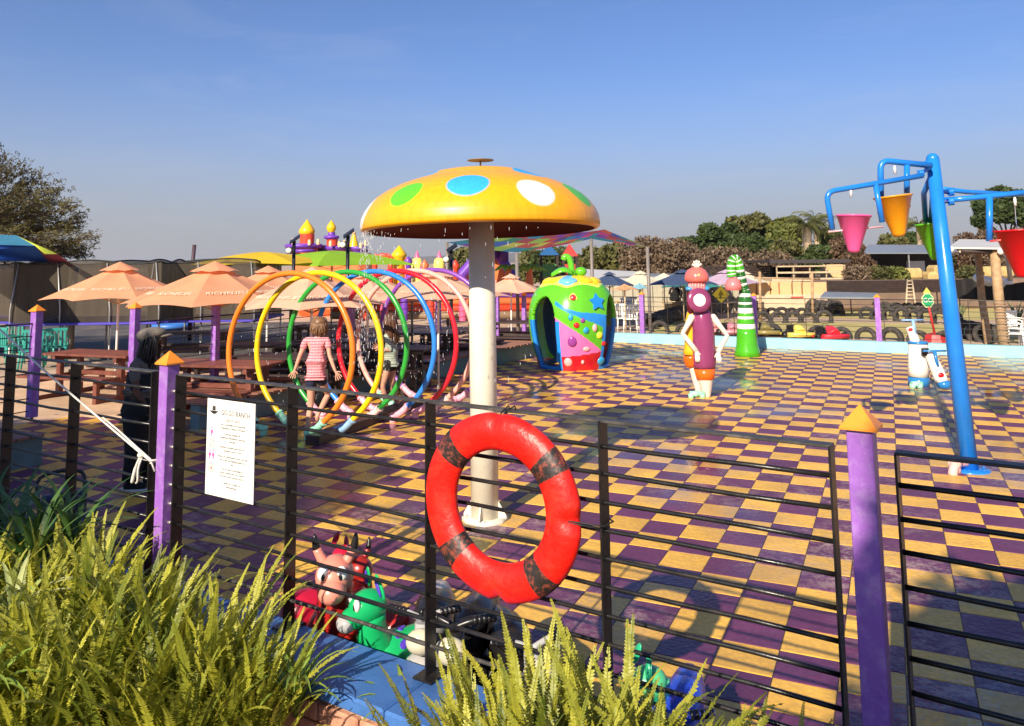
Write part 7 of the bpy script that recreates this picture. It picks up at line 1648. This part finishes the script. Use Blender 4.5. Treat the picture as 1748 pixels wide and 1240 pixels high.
def hair(t, head, f, m, L_, s=1.0, n=90, seed=1, r0=.008, back=.0, spread=1.0, sway=V(0, 0, 0)):
    rnd = random.Random(seed); mb = MB(); f = f.normalized(); sdv = f.cross(V(0, 0, 1)).normalized(); up = V(0, 0, 1)
    M_ = Matrix((sdv, f, up)).transposed(); mb.ball(head + up * .028 * s - f * .016 * s, (.090 * s, .092 * s, .084 * s), 20, 12, M=M_)
    for i in range(n):
        a = rnd.uniform(-2.35, 2.35); d = -f * math.cos(a) + sdv * math.sin(a); st = head + up * rnd.uniform(.045, .10) * s + d * rnd.uniform(.03, .075) * s; ln = L_ * rnd.uniform(.75, 1.05)
        p1 = head + d * .096 * s * rnd.uniform(.95, 1.08) + up * .01 * s; p2 = head + d * (.088 + .03 * rnd.random()) * spread * s - up * ln * .55 - f * back * .5; p3 = head + d * .085 * spread * s + sway * ln - up * ln - f * back + V(rnd.gauss(0, .012), rnd.gauss(0, .012), 0)
        q = spline([st, p1, p2, p3], 4); k = len(q); mb.tube(q, [r0 * (1.1 - .7 * j / k) * s for j in range(k)], 5)
    return mb.part('hair', m, t)
SK1 = mat('skin_fair', (.62, .32, .21), .5, .06, 8); SK2 = mat('skin_tan', (.50, .25, .16), .45, .06, 8); SKD = mat('skin_dark', (.09, .035, .02), .45, .08, 8)
def stripe_mat(name, c1, c2, sc):
    m = bpy.data.materials.new(name); nt, N, L, P = nodes(m); setp(P, 'Roughness', .85); tc = N.new('ShaderNodeTexCoord'); w = N.new('ShaderNodeTexWave'); w.bands_direction = 'Z'; w.inputs['Scale'].default_value = sc; w.inputs['Distortion'].default_value = 1.2; w.inputs['Detail'].default_value = 2; w.inputs['Detail Scale'].default_value = 3
    L.new(tc.outputs['Object'], w.inputs[0])
    w2 = N.new('ShaderNodeTexWave'); w2.bands_direction = 'X'; w2.inputs['Scale'].default_value = sc * .9; w2.inputs['Distortion'].default_value = 1.0; L.new(tc.outputs['Object'], w2.inputs[0]); ad = N.new('ShaderNodeMath'); ad.operation = 'MULTIPLY_ADD'; ad.inputs[1].default_value = .25; L.new(w2.outputs[0], ad.inputs[0]); L.new(w.outputs[0], ad.inputs[2]); r = N.new('ShaderNodeValToRGB'); r.color_ramp.elements[0].position = .22; r.color_ramp.elements[1].position = .60; r.color_ramp.elements[0].color = (*c1, 1); r.color_ramp.elements[1].color = (*c2, 1); L.new(ad.outputs[0], r.inputs[0]); L.new(r.outputs[0], P.inputs['Base Color'])
    nb = N.new('ShaderNodeTexNoise'); nb.inputs['Scale'].default_value = 14; L.new(tc.outputs['Object'], nb.inputs['Vector']); b = N.new('ShaderNodeBump'); b.inputs['Strength'].default_value = .6; b.inputs['Distance'].default_value = .02; L.new(nb.outputs[0], b.inputs['Height']); L.new(b.outputs[0], P.inputs['Normal']); return m
PINKS = stripe_mat('pink_striped_cotton', (.50, .13, .16), (.86, .34, .36), 9); GREYS = stripe_mat('grey_green_striped_cotton', (.20, .25, .20), (.42, .46, .37), 9)
NAVYS = mat('navy_denim', (.015, .018, .05), .8, .2, 20); BLK = mat('black_cloth_wear', (.008, .007, .007), .9, .2, 10); GREYT = mat('grey_shirt', (.13, .11, .095), .9, .15, 12)
HB = mat('light_brown_hair', (.20, .10, .045), .45, .3, 30); HD = mat('brown_hair', (.11, .045, .02), .45, .3, 30); HBK = mat('black_hair', (.010, .008, .007), .5, .3, 30)
def px_j(base, k, x, y, dy=0.0): return V((x - base[0]) / k, dy, (base[1] - y) / k)
# girl in pink stripes seen from behind, mid stride
b = (528, 750); k = 135.6; g0 = gp(*b)
J = dict(pelvis=px_j(b, k, 538, 642), chest=px_j(b, k, 538, 596), neck=px_j(b, k, 541, 574), head=px_j(b, k, 542, 557, .02), lsho=px_j(b, k, 520, 582), lelb=px_j(b, k, 510, 609, -.02), lwri=px_j(b, k, 503, 630, -.03), lhand=px_j(b, k, 497, 646, -.03),
         rsho=px_j(b, k, 557, 582), relb=px_j(b, k, 562, 608, -.04), rwri=px_j(b, k, 573, 633, -.08), rhand=px_j(b, k, 585, 655, -.09), lhip=px_j(b, k, 529, 648), lkne=px_j(b, k, 529, 692, .02), lank=px_j(b, k, 524, 740, -.03), ltoe=px_j(b, k, 520, 746, .10),
         rhip=px_j(b, k, 546, 648), rkne=px_j(b, k, 553, 680, .20), rank=px_j(b, k, 541, 712, -.02), rtoe=px_j(b, k, 541, 724, .06))
gf = V(-.15, 1, 0); g1 = person(g0, 'girl seen from behind in pink striped T-shirt and navy shorts, stepping through the spray hoops', J, SK1, PINKS, NAVYS, s=1.0, face=gf, thick=.92, sleeve=.62, lowlen=.44)
hair(g1, J['head'], gf, HB, .125, n=150, seed=2, r0=.010)
# second girl, looking left
b = (664, 706); k = 116.5; g0 = gp(*b); gf = V(-1, -.12, 0)
J = dict(pelvis=px_j(b, k, 666, 620), chest=px_j(b, k, 667, 585), neck=px_j(b, k, 666, 565), head=px_j(b, k, 664, 548), lsho=px_j(b, k, 660, 573, -.09), lelb=px_j(b, k, 668, 598, -.12), lwri=px_j(b, k, 652, 596, -.16), lhand=px_j(b, k, 640, 588, -.18),
         rsho=px_j(b, k, 672, 573, .10), relb=px_j(b, k, 668, 600, .12), rwri=px_j(b, k, 655, 600, .10), rhand=px_j(b, k, 645, 594, .08), lhip=px_j(b, k, 663, 626, -.06), lkne=px_j(b, k, 654, 660, -.07), lank=px_j(b, k, 662, 696, -.06), ltoe=px_j(b, k, 650, 702, -.08),
         rhip=px_j(b, k, 669, 626, .06), rkne=px_j(b, k, 668, 662, .06), rank=px_j(b, k, 680, 692, .06), rtoe=px_j(b, k, 670, 702, .06))
g2 = person(g0, 'girl with long wet brown hair and grey-green hooded top, facing left inside the hoops', J, SK2, GREYS, BLK, s=1.0, face=gf, thick=.90, sleeve=1.15, lowlen=.30)
hair(g2, J['head'], gf, HD, .34, n=150, seed=4, r0=.009, back=.05)
mb = MB(); c = J['neck'] - V(-.05, 0, .01); mb.ball(c, (.075, .085, .05), 14, 8); mb.part('hood', GREYS, g2)
# man in flat cap in the shade, facing right
b = (236, 834); k = 171.0; g0 = gp(*b); mf = V(1, .25, 0)
J = dict(pelvis=px_j(b, k, 238, 705), chest=px_j(b, k, 240, 636), neck=px_j(b, k, 247, 606), head=px_j(b, k, 252, 585), lsho=px_j(b, k, 232, 623, -.13), lelb=px_j(b, k, 240, 668, -.15), lwri=px_j(b, k, 258, 700, -.12), lhand=px_j(b, k, 270, 716, -.10),
         rsho=px_j(b, k, 252, 623, .14), relb=px_j(b, k, 262, 668, .15), rwri=px_j(b, k, 278, 690, .12), rhand=px_j(b, k, 290, 700, .1), lhip=px_j(b, k, 234, 712, -.08), lkne=px_j(b, k, 236, 770, -.08), lank=px_j(b, k, 228, 822, -.09), ltoe=px_j(b, k, 250, 828, -.08),
         rhip=px_j(b, k, 242, 712, .09), rkne=px_j(b, k, 246, 770, .10), rank=px_j(b, k, 244, 822, .12), rtoe=px_j(b, k, 266, 828, .13))
man = person(g0, 'man with long dreadlocks, grey flat cap and black clothes standing in the shade, facing right', J, SKD, GREYT, BLK, s=1.08, face=mf, thick=1.25, sleeve=.75, lowlen=1.9, shoes=BLK)
hair(man, J['head'], mf, HBK, .34, s=1.05, n=60, seed=6, r0=.014, back=.05)
mb = MB(); c = J['head']; mb.tube([J['pelvis'] + V(0, 0, -.05), J['pelvis'].lerp(J['chest'], .5), J['chest'] + V(0, 0, -.02)], [.185, .175, .165], 20, sx=1.0); mb.part('waistcoat', BLK, man)
mb = MB(); M_ = Matrix.Rotation(-.10, 3, 'Y'); mb.ball(c + V(-.015, 0, .062), (.150, .120, .066), 22, 10, M=M_); mb.ball(c + V(-.075, 0, .035), (.085, .110, .080), 18, 10, M=M_); mb.ball(c + V(.115, .02, .040), (.075, .080, .018), 16, 6, M=M_); mb.part('flat_cap', mat('grey_tweed_cap', (.17, .14, .115), .9, .25, 40), man)
# far seated people
def seated(px, py, lb, hm, sh, hl, f=V(0, 1, 0), s=1.0):
    p = gp(px, py, GZ); J = dict(pelvis=(0, 0, .52), chest=(0, .02, .86), neck=(0, .03, 1.04), head=(0, .04, 1.17), lsho=(-.17, .02, .98), lelb=(-.22, .12, .75), lwri=(-.12, .32, .74), lhand=(-.10, .42, .74), rsho=(.17, .02, .98), relb=(.22, .12, .75), rwri=(.12, .32, .74), rhand=(.10, .42, .74),
        lhip=(-.08, .05, .50), lkne=(-.10, .42, .48), lank=(-.10, .42, .08), ltoe=(-.10, .55, .04), rhip=(.08, .05, .50), rkne=(.10, .42, .48), rank=(.10, .42, .08), rtoe=(.10, .55, .04))
    t = person(p, lb, J, SK2, sh, BLK, s=1.05, face=f, thick=1.1, lowlen=1.8, sleeve=1.2); hair(t, V(0, .04, 1.17), f, hm, hl, n=50, r0=.014); return t
w1 = seated(1153, 531, 'seated woman with long black hair seen from behind, under the big navy umbrella', HBK, BLK, .42); 
seated(1071, 530, 'seated person in black at a table beside the small peach umbrella', HBK, BLK, .12, V(.5, -1, 0))
for nm, px, py in (('bench', 1153, 531), ('bench', 1071, 530)):
    p = gp(px, py, GZ); t = thing('bench', V(p.x, p.y, GZ), 'small bench under the ' + ('long-haired woman' if px == 1153 else 'person in black by the fruit house'), 'bench')
    mb = MB(); mb.bbox((0, 0, .40), (1.2, .32, .05), .01); mb.part('seat', PALEWOOD, t)
    for x in (-.5, .5): mb = MB(); mb.bbox((x, 0, .19), (.07, .28, .38), .01); mb.part('leg', PALEWOOD, t)
# ================================================================ AIR
hz = bpy.data.materials.new('haze_air'); hz.use_nodes = True; nt = hz.node_tree; nt.nodes.clear()
ou = nt.nodes.new('ShaderNodeOutputMaterial'); pv = nt.nodes.new('ShaderNodeVolumePrincipled'); pv.inputs['Color'].default_value = (.86, .87, .92, 1); pv.inputs['Density'].default_value = .00014; pv.inputs['Anisotropy'].default_value = .2
nt.links.new(pv.outputs[0], ou.inputs['Volume'])
mb = MB(); mb.box((0, 2000, 34.5), (9000, 9000, 71)); hb = mb.obj('haze', hz, kind='stuff')
